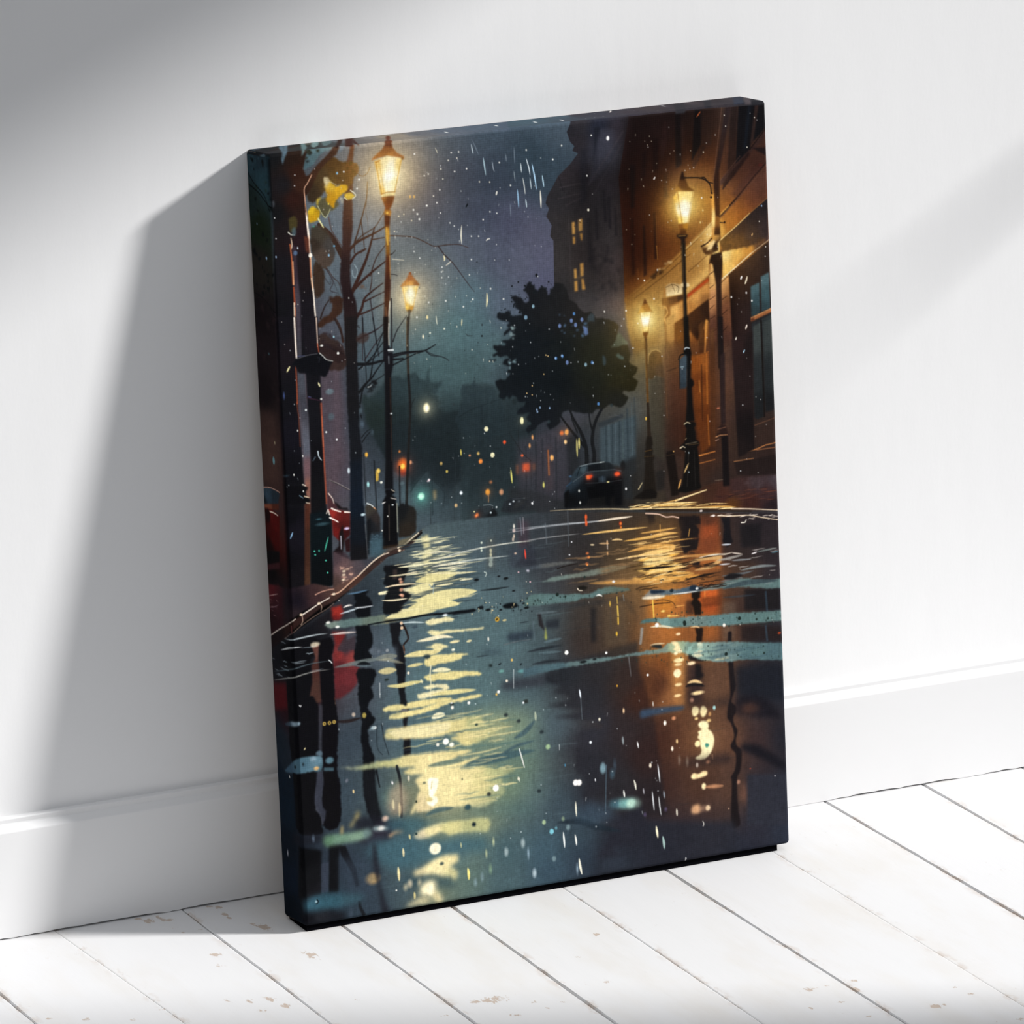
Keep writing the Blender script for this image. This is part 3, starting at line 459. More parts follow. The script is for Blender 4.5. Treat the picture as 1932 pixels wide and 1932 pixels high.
l d8983c,1.3,1.3,.8,.3:279.3 264.3 270.2 298.9
p 8a5a28,1,.5:253.7 297 271.4 298.5 269.4 304.4 264.3 310 258.7 309.4 254.8 303.6|257.8 298.8 f0c050 266.2 301 c88830 261.9 308.2 4a3420
s 4a463e,4,4.6,1,.3:261.6 308.2 258.2 336.2 255.3 361.6 254.2 395.6
s 332e28,4.8,5,1,.3:257.9 319.3 254.8 370.5 254 422.1
s 1e1e1e,4.8,5.6,1,.3:254 422.1 254.8 463.6 253.5 499.7 249.4 538.2 245.8 576.7 241.2 623 238.7 656.5
s 1c1d1e,1.6,1.2,.9,.3:253.8 494.6 259 474.5 265.2 464.8
l 8a6a40,1.2,1,.6,.4:255.4 324.2 253.1 370.3
s 35241f,2,1,.9,.3:76.8 223.7 99.8 210.9 115.4 230.5 126 241.8 130.6 260.3
s 2c2024,1.6,1,.9,.3:102.4 213.7 115 238.1 108.7 252.7 122.3 259.3
s 3a3a40,1.4,.8,.9,.3:98.8 228.7 109.2 242.6 112.7 230.2 120.1 248.9 124.9 262.2
s 4a4c54,1.2,.7,.8,.3:117.4 138.9 114.2 120.8 118.6 116.1
s 35241f,7,12,1,.3:92.7 133.8 108.6 148.2 119 162 129.1 180.9 141.8 205.2
s 4a3a3a,2.4,1.6,.9,.3:112.1 123.1 117 146.5 129.8 168.2 140.1 184.6
s 3a2620,6,2.4,1,.3:145.5 189 163 174.3 183 166.2 202.9 159.4 225.9 149
s 3a2620,2,1.2,1,.3:160.2 174 174.7 162.8 192 154.4 203.5 148 221.5 124.3
s 3a2620,3,1.6,1,.3:158.5 179 169.8 149.5 179.6 122.5 188 95.3 191.3 67.6
s 3a2620,2,1.2,1,.3:159.3 191.8 160.3 171.5 166.5 159.4
s 3a2620,2,1.2,1,.3:174.8 134.7 177.6 160.6 179.1 186.3
s 4a3a34,1.2,.6,.8,.3:187.6 102.9 185.2 123.1 188.3 138.7 187.1 161.6
s 35201c,8,2.4,1,.3:150.1 262.4 165.4 235.9 180.9 206.9 190.5 182.4 200.6 150.2
s 35201c,5,1.6,1,.3:150 208.7 161.9 194.6 181.9 186.6 170.4 193
s 35201c,6.5,2,1,.3:153.1 257.6 176.4 239.7 199.6 224.3 219.9 212.4
s 35201c,2.4,1.2,1,.3:187.8 235.8 200.5 206.5 212.5 192.4 221.3 183.1
s 35201c,6,1.6,1,.3:156.1 309.2 168.1 292.6 174.6 275.4 189.2 264.2 212.3 251.3
s 35201c,3.2,1.2,1,.3:174.3 280.5 197.2 272.7 214.3 266.9
s 35201c,2,1,1,.3:186.5 261.3 190.1 246.3 191.4 231.1
s 35201c,4,1.4,1,.3:156.3 304.1 179 298.9 213.3 287.4
s 2c2226,2,1.4,.9,.3:168.9 305.5 165.6 385.3
s 2c2226,2,1.2,.9,.3:185.8 276.6 191.5 328.6 197.3 380.7
s 2c2024,4.4,1.6,1,.3:151.2 349.7 171.2 341.7 194.1 334 208.6 325.4
s 2c2024,2.2,1.2,1,.3:169 385.7 186.9 364.1 207.8 340.7
s 35241f,5,2,1,.3:128.9 347.2 124.7 321 117.2 304.8
s 3a2620,1.8,1,1,.3:229.1 168.1 252.9 171.1 275.2 175.5 294.5 184.5 313.8 195.5 325 196.7 342.1 196.5 364.7 198.4 384.2 206.1
s 3a2620,2.2,1.4,1,.3:196.7 171.5 219.2 170.1
s 322628,2,.8,1,.3:324.5 197.2 335.6 213.3 351.8 230.5 367.8 252.9 381.1 272.4 391.8 286.5
s 3a2620,1.4,.8,1,.3:197.7 41.6 191.5 52.4 181.6 56.5 172.1 50.4 165.6 42.1
s 26262a,2.6,1,1,.2:226.6 358.3 236.1 338.8 255.6 315.2
s 1c1c20,3.6,2.4,1,.2:222.4 386.2 248 382.7 284.8 381.8
s 1c1c20,2.2,1.2,1,.2:287.7 382.1 310.2 373.6
s 24262a,1.2,.7,1,.2:289.1 381.5 304.3 390.5 323.8 397.4 336.3 405.1
s 2a2a2e,2.4,1,1:230.2 202 234.6 199.9 239.8 195.3
s 2a2a2e,1.6,1,1:228.5 237.2 235.4 238.4 241.5 241.2
s a8c0c8,1.4,1,.8,.3:158.2 212.1 163.3 222.9 159.8 235.3 154.4 232.2 153.5 221.8
e 5a4a40,4,3,.9,1:171.5 253.2
f 6a5a50,8,2.4,.8,.3:164.8 248.7 181.5 249.2 179.6 260.5 167.1 257.9
s 16181b,6,3,1,.2:154.7 391.2 179.8 393.3 205.3 390.6 244.8 391.3
s 16181b,3,1.6,1,.2:157 400.5 174.4 389.6 192.1 373.6 207 357.3
s 16181b,2.6,1.4,1,.2:224.5 400.6 247.5 392.9 270.5 385.3 290.5 381.9 310.2 373.3
s 16181b,3,2,1,.2:222.6 382.3 248.1 380.1 286.3 381.9
s 1c2024,1.6,.8,1,.2:289.1 381.7 301.4 391.9 318.2 395.9 329.4 401.1 335.4 406.2
s 16181b,5,1.6,1,.2:156.3 441.6 169.7 427.7 181.4 418.8 193.3 404.7 206.7 390.8
s 16181b,3,1.6,1,.2:156.7 462.3 163.5 437.3 178.6 418.4 187.4 383.4 207.9 339.4
s 16181b,2.4,1,1,.2:178 428.7 192.4 422.7 206.9 415.3
s 16181b,2.4,1.4,1,.2:157 400.5 180.1 387.7 206.2 372.7
s 1c1e22,2.4,1.4,1,.2:189.6 311.6 193.4 348 197.8 382
s 1c1e22,2,1.6,1,.2:169.5 309.4 169.5 347.9 171.1 399.5 171.3 422.8
s 16181b,4,2,1,.2:155.8 467.3 157 483 158.1 488.3
s 16181b,2.4,1.2,1,.2:157.3 532.1 167.8 520.4 180.9 511.7
s 16181b,2,1.2,1,.2:156.3 524.2 165.2 515 173.9 510.8
f 16181b,8,6,.95,.3:172.3 430.6 189.4 427.5 186 437.4 174.6 441.2
s d8e0e0,1.6,1,.9,.2:173.5 434.6 177.8 433.8 180.7 431.6
s 2a2a2e,1.6,1,.9,.3:158.2 322.2 162.2 326.5 160.5 321.2
p 3a1d17,1,.5,.8:188.4 -75.3 204.1 -77.7 169 1.9 164.5 24.3 164.1 54.7 160.3 89.9 159.6 120.4 158.2 148.3 153 178.4 150 208.7 148.9 241.8 150.8 259.9 158.2 278.7 159.7 304.5 155.6 329.7 153.9 384 132.8 381.5 133.9 347.7 133 311.7 132.6 286.1 132 260.4 128.3 239.5 131 209.2 136.3 176.6 138.3 138.6 142.1 103.3 147.5 68.3 150.7 33|164.6 -11 4a261b 156.3 43.7 482820 154.4 69 3c211d 150.4 119.4 3a2320 146.4 170 33201f 141 220.5 261a1c 144 272 231719 144.2 323.2 241a1a 142.9 374.5 1d1718
p 3a211b,1,.5:204.1 -77.7 177.2 4.2 176.8 -19
p 17161a,1,.5,.8:136.8 303.1 158.5 305.6 157 346.5 154.4 384.7 155.4 431.2 154.5 472.3 152.3 503.1 154.1 524 156.7 545 153.6 604.2 154.6 669.2 157.8 745.1 146.3 747.5 122.4 747.7 125.3 678.4 129.9 601.2 132.6 536.8 132.2 500.6 131 469.5 132 407.8 132.5 343.7|145.1 332.3 1c1819 144 435 17171a 144.3 538.3 16181d 142.3 589.8 131a24 141.9 641.6 111a26 142 693.6 11161e 136.9 739.7 141417
l 3a434c,1.4,1,.6,.4:155.6 472.5 152.9 503.1
e 5a707c,3,6,.6,1:156.8 475.2
e 56697a,3.4,6,.7,1.2:159 500
e 4a5c6a,3,5,.6,1.2:177.8 516.5
c 39250f,.92,1,1.4:109.9 16.3 126.6 15.4 142.7 27.1 162 29.1 175.5 38.1 172.1 50.4 163.3 59.7 160 69.5 148.6 73.5 135 67 123.7 70.9 109.6 74.6 95.1 88.3 83.6 94.7 73 86 76.8 66.1 86.1 46.8 98 32.8|126.1 25.5 42290f 102.7 48.5 3e2d18 164.3 39.5 5a3418 141.4 52.4 4d3214 118.6 62.8 5a4018 84.6 77.1 2c2014
c 4a4528,.8,1,1.4:92 93 106.2 86.9 122.9 86.1 133.3 99.9 127.4 106.9 116 113.3 104.4 122.3 96.5 113.8 88.7 102.9
f 3a2a12,14,4,.8,.6:148.2 27.7 172.9 35.2 169.1 55.2 152.3 56
c d09a18,1,.5,1.2:105.7 53.9 112.2 51.5 121.4 61.8 128.8 69.4 140.6 67.6 151 69.9 151.1 78.8 142.6 83 133.9 89.7 125.6 99.1 122.8 109.4 116.6 100.7 108.7 92.2 110.6 82.3 107.1 69.2|110.6 56.9 c8b890 121.2 65.6 d8a828 134.6 74.6 d89c14 122.7 91.1 c48a10 111.9 84.9 b07c14
c d8ac30,1,.5:145.3 84.6 156.5 83.2 165 90.4 158.7 94.8 150.3 95.5 145.5 90.9
s f8f0c0,1.6,1,1,.2:144.9 90.9 150.2 96
s f0e8c8,2,1.4,1,.2:157.2 79.4 164.7 85.3 166.7 90.6 160.1 95
s b8a880,2,1,.9,.3:108.1 51.6 118.7 60.2 129.5 66.4
f c8c0a8,8,2.4,.8,.3:128.2 91.7 144.9 90.9 144.4 101 133.3 99.9
c a89030,1,.5:90.9 87.9 100.7 85.8 94.8 93.3 92.2 100.7 89.7 95.3
s c8c890,1.6,1,.9,.2:92.2 100.7 99.2 114.1 107.1 122.6 116.2 108.3
c d0a010,1,.5,.6:72.4 108.8 77.7 102.2 83.9 100.3 91.3 106.2 96.6 110.8 94.6 118.7 92.6 124.9 81.9 128.1 73.6 127.9 72.7 119|78.8 106.9 e0b418 91.1 110.7 b88c10 79.4 122.2 c89410
s e8e4a0,3,2.4,1,.3:92.1 123.5 96.9 131.7 101.2 139.7
e 48b8a0,2.6,2.2,1,.3:83.1 137.1
d f0d040,1.6,1:113.4 99.1
c 2f2419,.9,1,1.4:77.2 137.2 92.5 136.3 103.3 142.5 113.7 156.3 118.6 169.6 121.8 187.8 116.9 202.6 102.4 213.7 89 204.6 78.7 188.2 74.5 162.4|91.7 151.5 3a3228 112.9 171.5 3a3634 95.3 190 4a3a30 79.8 168 2c2018
c 34241a,.92,.8,1.4:82.5 196.3 96.9 213.1 98.4 236.3 96.1 253.9 85.9 263 77.9 257 77.4 213.6
c 3a2318,.95,.8,1.4:110.7 268.3 124.8 264.7 132.3 270.7 130.4 290.9 123 300.4 108.6 309 97.2 312.8 85.9 316.7 80.5 313.5 89.4 301.7 106.6 293.4 111.3 283.7
f 38241c,12,5,.9,.5:108 265.4 130.4 265.3 129.3 285.7 112.7 283.8
c 33231e,.85,1,1.4:79.5 331.3 93.7 327.8 104.2 339.2 120.6 346.2 130.8 365.4 129.2 396 90.3 391.5 80.4 367.3
c 3a2a26,.7,1,1.4:154.5 339.8 171.5 336.6 181 342.8 173.5 352.3 156.6 352.9
s 2a1e1c,3,2,1,.3:86.7 301.4 96 282 105 270.2
s 2a1e1c,3,1.4,1,.3:114.4 304.5 121.9 320.7 129.2 342.1
c 2a1d1d,.8,1.2,1.4:81.6 345.5 103.7 348.1 130.7 366.6 131.3 382.1 113.1 382.5 91.7 364.7 80.8 360.8
s 201a1c,2,1.2,1,.3:81.4 348.1 97.9 352.5 114.2 362.1 127.8 368.8
f 2c2226,20,5,.7,.6:79.9 324.9 126.7 335.3 130.5 371.7 90.8 382.5
p 15191d,1,1:-107.3 2.5 38.7 -82.8 121 -128.1 124.4 -99.6 65.2 24.4 0 58.3 -91.6 73.3
c 6a8088,.9,.6:-31.1 -1.6 -6.3 -10.2 -6.7 3.5 -12.1 9.1
c 5a7080,.9,.5:50.4 -59.2 68.1 -79.3 77 -80.6 42.6 -5.4 33.4 11.1 28.4 21.3 26.2 10.4
c 5f7672,.9,.8,1:103.1 -80.3 126.6 -92.5 146.3 -98.6 153.9 -91.1 143.1 -56.6 140.8 -34 127.4 0.3 110.4 6.2 99 12.6 87.2 26.6 75.9 31.1 67.5 32.3 65.7 14.4|108.3 -65.3 4a4a40 123.6 -50.6 6a8080 88 11.5 4a6870 73.4 25.3 44626c 135 -39.5 7a8888
f 2c241c,14,5,.9,.5:124.4 -99.6 153.9 -91.1 104.9 5.6 82.9 3.4
f 15181a,60,7,.95,.4:-107.8 6.4 42.3 -54.7 100.6 -72.7 60.7 110.1 0.3 103.8 -96.5 63.7
f 1c2018,16,6,.9,.4:92.6 -55.6 147.4 -77.4 99 12.6 67.4 34.8
f 7a9a98,6,2.6,.8,.3:96.1 -27.6 150.8 -49.2 121.6 4.8 87.7 16.6
s a8c0b8,1.6,1,.9,.2:83.5 -39.7 64.6 14.3 67 32.2
p 5a6a78,.8,.8:134.6 -15.1 181.7 -74.3 188.9 -77.4 159.8 -15.6 143.6 9.5 132.4 10.9
p 2d1a14,1,.5,.8:178.7 -87.3 185.8 -80.4 139.8 1.5 132.3 13.4 115 24.4 102 35.7 93 47.5 85.3 61.9 73.4 78.4 62 84.9 68.8 60.2 80.9 41.2 95.5 27.5 112.8 14 127.4 0.3|166.6 -58.9 2e1c18 112.5 19.1 34201a 91.9 42.3 3a2218 76.8 66.1 2c1a14
p 131317,1,.6:-0.1 -12.3 54 -68.1 29 5.7 63.6 -58.9 98.7 -74.6 67.5 32.3 72.4 45.4 82.1 43.9 68.6 65.3 68.2 98.2 69.6 123.7 71.7 151.9 72.4 182.5 73.7 220.8 75.4 251.6 77.5 290.1 78.7 336.3 79.5 375.3 -0 366.1 0.4 307 1.7 230.8 5 129.6 1.6 28.1|11.2 3.9 121417 49.5 7.7 241813 56.2 38.7 2c1711 63.3 59.7 341d15 48.3 83.5 2a1512 27.6 56 17161a 11.3 104.9 111215 31.8 132.4 191517 60.7 110.1 271714 55.9 147.7 24151a 22.3 207.6 16151a 7.3 282.3 121216 27.9 310.1 16131a 66.3 212.4 1c1518 67.9 289.1 17141a 52.8 364.1 121216
p 3a3138,.85,1.2:37.2 160.9 46.4 169.5 47.1 210.3 49.9 261.5 47.4 371.6 37.4 370.5 38.9 260.3 38.9 196.7|42.9 184.4 3a2e38 44.4 286.4 4a424c 43.1 362.9 44424a
c 4a4220,.8,1:34.8 117.5 46.6 113.7 51.6 124.4 48.2 136.7 36.9 140.6
s f0f0e0,2,1.2,1,.3:33 141.4 38 145.8 44.9 147
c 4a6068,.8,1:39.9 135.8 47 134 47.7 146.8 40.7 147.6
s e8c8a8,1.6,2.2,1,.3:37.7 152.1 39 163.7 37 171.1
s b05a34,2.4,2.8,1,.4:35.2 163.2 37.1 188.9 37.4 214.3 37.5 234.7
s f0a878,2,2.6,1,.3:39.1 194.1 38.6 234.8
s b04a28,3,3,.9,.5:38.3 239.9 38.9 270.5
s f8d8b8,2.4,3.2,1,.3:37.9 267.9 37 306 37 336.7 36.3 370.4
s c87048,1.4,1.4,.9,.3:39.7 275.7 38.1 326.6
s e0a888,1.6,1.8,1,.2:83.5 44.5 74.5 58.3 67.9 67.7 68.3 85.5 69 98.3
s f8e8d8,3,4,1,.2:69.5 111 70.9 136.6 72.2 154.5
s b87850,2,2,.9,.3:68.6 95.7 69.9 113.6
s f0d0b8,2.6,2.4,1,.2:72.3 151.9 72.9 182.5
e fff4e4,3.6,4,1,.2:73.5 186.7
s f8c8a0,3.6,3,1,.3:73.3 191.5 73.2 213.1 74.1 233.6 75.5 249.1
s 9a4a2c,2,2,.9,.4:72.4 192.7 72.8 225.8
s f8ead8,2.4,3,1,.2:75.6 246.5 76.4 264.5 77.1 282.4 78 308.1
s b04028,2.4,2.4,.9,.3:77.6 305.5 78.7 336.3 80.3 359.5
s f8ead8,1.8,1.4,1,.2:78.7 326.1 79.6 341.5
p 7a3a24,.6,1:62.7 150.9 72.2 154.5 72.4 182.5 65.3 179.2
d f0f0f0,1.2,.9:8.1 113 8.8 149.8 51 41.5 49.5 60.3
p 101014,1,.6:2.8 288.1 39.9 292.3 38.5 371.3 35.8 447.9 38.1 525.3 39.9 597.6 47.2 601.1 44.5 626.6 38.7 631.1 33.5 793.6 -42.5 796.5 -24.2 653.2 -25.1 624.9 -12.6 610.1 -15.4 592.4 -4.2 521.2 -1.3 418.2|13.7 317.4 15141a 31.6 344.9 1a151a 6.9 444.4 111116 23.5 497.7 13121a 13.9 573.7 0d0d12 17.6 607.7 121216 4.2 649.9 0b0b10 22.2 678.1 14121a -18 729.9 09090d 17.5 768.1 121014
p 12141a,1,.6:52.6 293.7 81.9 297 81.9 361 82 402 81 448.1 80.3 520.1 80.4 582.1 81.3 644.3 90.8 661 87.1 722.8 88.3 780.2 83.9 784.8 43.2 784.5 48.6 655.6 54.5 553 53.9 475.7 53.7 398.7 53.1 347.4|66.1 323.3 19161c 66.9 413.1 121217 67.7 477.4 141419 70.6 555 100f13 63.8 631.7 111114 70.8 658.4 0c1418 62.5 709.2 0a1216 71 762.3 0b0f12
p 4a464e,.95,1:38 391.7 51.6 397.2 52.1 439.6 54.7 475.8 54 553 48.8 650.5 44.4 629.2 41.8 597.9 41.5 525.7 40 458.6|44.8 410.5 464a54 45.5 449 3c3d46 45.6 526.2 565a66 45.5 564.8 6b4f54 45.7 603.5 8a5a4c
p 5a2a1a,.9,.8:38.8 628.5 49.9 629.9 43.2 784.5 48.2 795.6 30.1 793.2|43.7 642 4a2418 40.3 706.3 3f2216 41.8 784.4 4a2c1c
l 7a3a24,2,1.6,.8,.5:33.2 445 35.9 473.6 35.9 525
s b05030,2.2,2.4,.8,.4:34.9 376 35 417 34.5 447.7
s a04830,3.4,3,.85,.5:80.4 453.2 80.8 520.2 81.1 569.2 81.9 634
s d06a44,1.6,1.6,.9,.3:80.9 476.4 80.8 530.5
s f8e8d8,3.2,3,1,.3:36.5 294.4 36.5 319.9 36.6 345.5 37.1 366
s f8d8c0,2,1.6,1,.3:79 299.2 79.1 329.9 79.1 350.4
s a84a30,2,2,.9,.3:78.8 345.2 80.8 360.8
c 0e0f14,1,.4:27.6 377.7 35.9 368.4 44.5 363.8 58.4 363.9 80.7 361.8 88.8 367.4 96.7 375.5 107.2 379.3 103.1 386.5 95.3 402.3 89.5 406.7 78.6 401.6 67.6 400.3 51.1 395.8 40.1 393.3 35.1 382.4
s d8d8d0,1.8,1.2,1,.2:82.1 362.5 88.7 368.9 95.3 375.8 107.1 379.8
s 6a6a70,1.2,1,.9,.2:38.7 367.5 58.4 363.9 77.9 363.1
s 4a5078,1.6,1.2,.8,.3:38.9 363.7 52.8 363.7
s 24262e,2,1.4,.9,.4:79.8 378.7 81.6 371.2 77.5 369.4
k f0e8a8,3,1,.2:16.7 389.8 23.7 379.3
k f0e8b0,3,1,.2:76.8 414.7 79.8 422.8
e e8e8e0,3,1.8,1,.2:86.9 349.7
d f8f8f0,2.4,1:118.1 366.9
d e8f0f0,2,1:50.4 461.2
d f0f4f4,1.8,1:87.7 505.6 107.6 521.4
l 3a2030,2,2,.8:54.4 439.8 79.6 447.9
e f8f8f0,2,1.8,1:81.1 445
s 50507a,2,1.4,.9,.3:56.7 438 61.3 439.6
s c8d8e0,2.4,1.6,1,.2:69.8 538.2 71 547.3 75.7 554.6
s 4a5a68,2.4,2,.9,.4:64 547.8 59.5 553.7
c 0b0b0f,1,.4:-13.6 587 37.7 597.4 46.4 600.5 44.2 605.9 37 610.2 47.7 619.3 50.1 626.1 38.8 628.5 -18.1 626.4 -28.5 622.9 -16.3 610.6 -16.6 592.6
l e8d8c0,2,1.6,1,.3:36.7 594.1 42.7 597
l d8c0a0,2.4,2,1,.3:39.5 615.7 47.7 618.8
l c8b8a0,1.8,1.6,.9,.3:42.2 627.4 48.8 629.8
s 6a8898,2,1.4,.9,.3:30.1 613.4 36.6 618.4
e 2a3c48,6,2,.8,1:4.1 574.6
e f0f0e8,1.2,1.8,1:40 543 32.4 496.3 21 574.6 37.8 606.4
p 0d171c,1,.6:48.9 648.4 82.4 650.9 90.3 660.9 87.6 722.9 88.5 782.8 43.2 784.5|65.2 657.7 0c161b 69.5 684.2 0a1317 71 762.3 090d10
e 3a6470,5,1.6,.8,.6:65.1 660.3
e 3a5a64,12,3,.7,1:71.6 670.2
k 48c0a0,2.4,.9,.2:73.1 721 82.4 693.6
d 50d8b8,1.6,.9:53.7 717.1 62.7 717.5 54.8 723.8 75.1 736.8 77.3 759.2
k 90c0e8,2.4,.9,.2:7.7 689.1 13.4 676.9
p 1c1719,1,2:-144.6 9.7 1.8 0.5 -1 1400.6 -179.2 1451.7|-77.9 16 2c444e -32.8 11.3 20323c -64.3 90 22302e -47.4 135.3 1c2818 -26 48.1 2a4650 -55.3 202.5 2a2622 -55.3 297.4 1c1518 -50.7 354 251c20 -59.8 431.6 1c1518 -55.3 488.3 3a2a28 -45 534.7 4a3530 -50.7 583.6 45302c -66.7 643.8 2c3038 -53.5 665.8 4a2a24 -57.5 700.2 5a1510 -61 729.8 3a0f0c -63.8 754.4 0e0b0d -46.1 795 181418 -38.1 822.6 2c1a1e -43.8 872.1 1c181c -49.5 921.7 1a2024 -55.2 971.5 3a1216 -49.5 1019.2 2c1016 -43.8 1066.9 16202a -38 1114.7 1c2c38 -38 1212.7 121c28 -26.4 1308.6 0c1420 -22.9 1376.9 0a0e16
f 0c1012,26,6,.9,.5:-85.3 3.6 1.8 0.5 6.6 253.2 -80.2 262.6
f 2e4650,10,5,.7,.5:-85.3 3.6 1.8 0.5 1.4 45.5 -82.4 54.2
f 26382c,12,5,.6,.6:-82.4 54.2 1.4 45.5 2.5 139.6 -80.2 148.6
s 0a0c0e,2.4,1.6,.9,.3:-89.2 36.1 -60.3 56.6 -18.1 75.5 0.4 101.7
s 0a0c0e,3,2,.9,.3:-87.5 59.5 -40 73.2 2.9 94.5
s 0a0c0e,1.6,1,.9,.3:-88.2 254 -40 262.2 1 281
s 0a0c0e,1.6,1,.8,.3:-14.6 235.4 -14.6 273.2 0.5 290.4
f 3a2a2c,12,8,.5,2:-80.2 262.6 2.5 252.8 2.6 442.5 -80.3 453.6
p 5a4038,.5,6:-87.2 473.8 -19 464 -20 588.4 -93 599.7
p 2a3a46,1,.8:-91.6 610.7 -63.8 605.1 -33.6 604.3 -16.2 609.3 -24.4 628.7 -93.2 639.6|-71.1 616.6 364a5a -35.2 618.8 28343e -88.1 632.3 1a2026
s f0b8a0,1.8,1.4,1,.3:-91.4 608.9 -57.6 604.1 -27.7 605.2 -15.8 606.7
p 7a3a28,1,1:-93.2 639.6 -21.3 628.2 -22.7 640.1 -62.4 645.1 -92.7 646|-67.8 639.4 8a4a34 -37.5 638.5 5a2c20
p 5a100e,1,1:-91.5 645.8 -50.1 643.1 -20.9 650.1 -28.5 716.1 -90 726.3 -90.6 689.9|-63.1 651.7 6a1814 -75.8 656.3 2a0a0a -40.7 666.2 5a1210 -49.9 693.7 4a0e0c -70.6 715.2 1c0808
e 1a0c0c,9,12,.85,2:-69.8 656.6
s fff0d8,2.6,2,1,.3:-61.5 648.3 -44.7 648.2 -28.1 650.8
p 100c0e,1,1:-88.5 723.4 -28.5 716.1 -30.9 737.3 -86.6 749.2
p 3a1c20,1,1:-85.4 749 -30.7 735.9 -32.1 747.9 -86.6 759.6
p 4a1a1c,.8,1.5:-90.1 788.9 -36.7 777.2 -38.9 795.8 -90.7 804.7
e 70a0a8,4.6,7,1,.5:-34.1 552
e c8b890,2,2.8,.9,.4:-26 518.3
e 4a7078,3,2,.8,.8:-32.1 358.9
d b8b8d0,1.6,.9:-87.1 443.1
e 4a60a0,1.6,6,.7,.5:9.3 430.6
p 8a2420,1,.7:83.9 643.3 93.9 645.9 116.1 651.3 127.1 655.3 125 696.6 113.3 705.4 102.1 704 91.5 692.2 90.3 660.9|93.6 651 9a2a24 104.5 657.6 6a1c1a 121.2 659.7 5a1c1a 109.1 676.3 4a1414 119.4 695.8 381214 97.3 687.8 6a1816
p 4a2c30,1,.8:84.3 614.9 94.5 633 110.7 645.4 91.1 645.5 83.4 643.2
p 1a1517,1,.8:96 631.9 102.8 636.6 110.7 645.4 121.9 646.8 124.4 652.4 105 647.3
s e8d0c0,2,1.4,1,.3:86.4 616.4 93.5 626.4 96.1 635.8
s fff0e4,3,2.4,1,.3:91.2 644.2 99.3 648.6 108.1 652.3
s fff0e4,3,2,1,.3:116.5 653.9 126.5 655.7
s fff4ec,3,2,1,.3:86.9 660.5 95.7 665.5 102.4 670.3
s f0e0d0,2,2,1,.3:80.9 652 84.1 645.9 86.4 655.3
p 1a1214,1,.8:104.3 688.7 111.9 676.7 112.7 705.4 107.5 735.9 94.5 742 89.9 723.2 101.6 714.3
e d8c8f0,5,2.4,.9,.6:118.9 684.3
s d8d8e8,2,1.4,.9,.3:106.7 696.8 106.3 720.1
p 2a1417,1,1:113.3 705.4 124.7 701.7 123.4 727.6 115 726.5
p 3a2a30,.8,1.5:89.9 723.2 112.2 726.1 122.9 737.9 121.8 758.6 89.1 764.7
s c8c0b8,2,1.4,.9,.3:87.7 592 107.4 602.2 127.8 615.2
s 2a2428,1.8,1.4,.9,.3:87.7 592 107.3 603 127.7 615.9
e d8e8f0,2.4,5,1,.4:128.1 580.3
p 1d1d20,.9,1.2:157 648.7 167.1 644.8 177.9 654 185.4 673.2 184.7 714.7 164.5 696.5 159.1 690.6|166.7 652.5 3a342c 177 672.1 2c2422 165.1 683.6 16181c
s e8f0f0,2.4,1.6,1,.3:160.9 644 168.4 647.6 175.1 653.6
s d89060,2,1.4,.9,.4:173.7 652.9 179.1 658
e c8e0e8,4.4,2.4,1,.4:152 663.2
p 14161a,1,.8:158.4 677.5 167.2 670.8 167.3 696.8 161 737.7 156.2 737.1
l 5a5a5c,1.6,1.4,.7,.4:155.3 682.3 157.8 745.1
l 1d2226,1.8,1.8,.9,.3:159.1 553 158.7 643.7
l 1a1d20,2.2,2.2,.9,.3:178.9 568.4 179.3 659.4
p 2a3e4a,.8,2:164.2 701.7 189.7 699.8 187.9 736 162.4 737.9
t 5a7888,14,14,1.4,.6,.3:164.5 706.9 189.7 699.8 185.4 730.5 162.5 735.3
l 16181a,2.6,2.6,.95,.3:228.1 584.9 225.7 660.1
p 17181a,1,.8,1:220.2 656.8 228.9 652.7 242.9 657.1 254 663.7 257.7 674.6 255.2 708.2 242.9 714.5 220.2 714.1|228.3 665.6 16181a 250.5 676.3 24221f 243.6 701.5 2a241e
e 5a6e74,4,3,.7,1:232.1 616.6
p 4e656c,.6,1.5:230 620.3 237.7 619.9 237.5 651.2 229.2 647.5
g ffaa30,74,.8:232.5 61.6
g d89a50,120,.3:231.7 61.5
g ffc860,30,.7:232.5 61.6
g ffd078,40,.8:232.4 64.2
p 8a4a24,1,.5:237.5 -2.8 241.7 1.9 243.4 11.8 251.9 22.3 264.4 29.1 264.7 34.3 257 31.5 232.1 25.4 212.4 27.8 199.6 31.1 205.5 24.5 221.5 13.4 228 5.1 231.1 0.4|236 3.4 5c3020 235.3 16 8a5026 209.6 26.2 a8642c 251.7 25.3 a06030 237.7 23.9 b87434
c 6a3624,1,.3:250.8 -40 261 -57.9 267.4 -64.3 265.6 -53.5 257.3 -33.7 248.1 -17.6 241.6 -11.3 243.5 -22
p 5a3020,1,.4:240.6 -17.2 247.2 -15.9 243.3 2.1 229.3 1.7
p ffe298,1,.7:206 32.2 232 25.9 256.4 31.4 260.8 33.9 243.9 91.4 215.8 93.6|211.8 39.2 e8b85c 226 35.5 ffe8a8 236.9 41.7 fff3cf 233.1 61.7 fff9e6 229.2 81.7 fff4c8 253.6 43.4 f8d27a 243.7 73 ffe8a0 217.8 85.6 f0bc58 213.8 54.6 f8d488
l c8862c,2,1.8,.9,.5:208.7 33.8 217.5 92
l d89c44,1.8,1.6,.7,.6:214.9 31.8 222.1 89.9
l c8862c,1.8,1.8,.8,.5:258.5 36.2 243.4 91.3
l b06a24,1.6,1.4,.9,.3:209.2 35.1 217.7 32.1
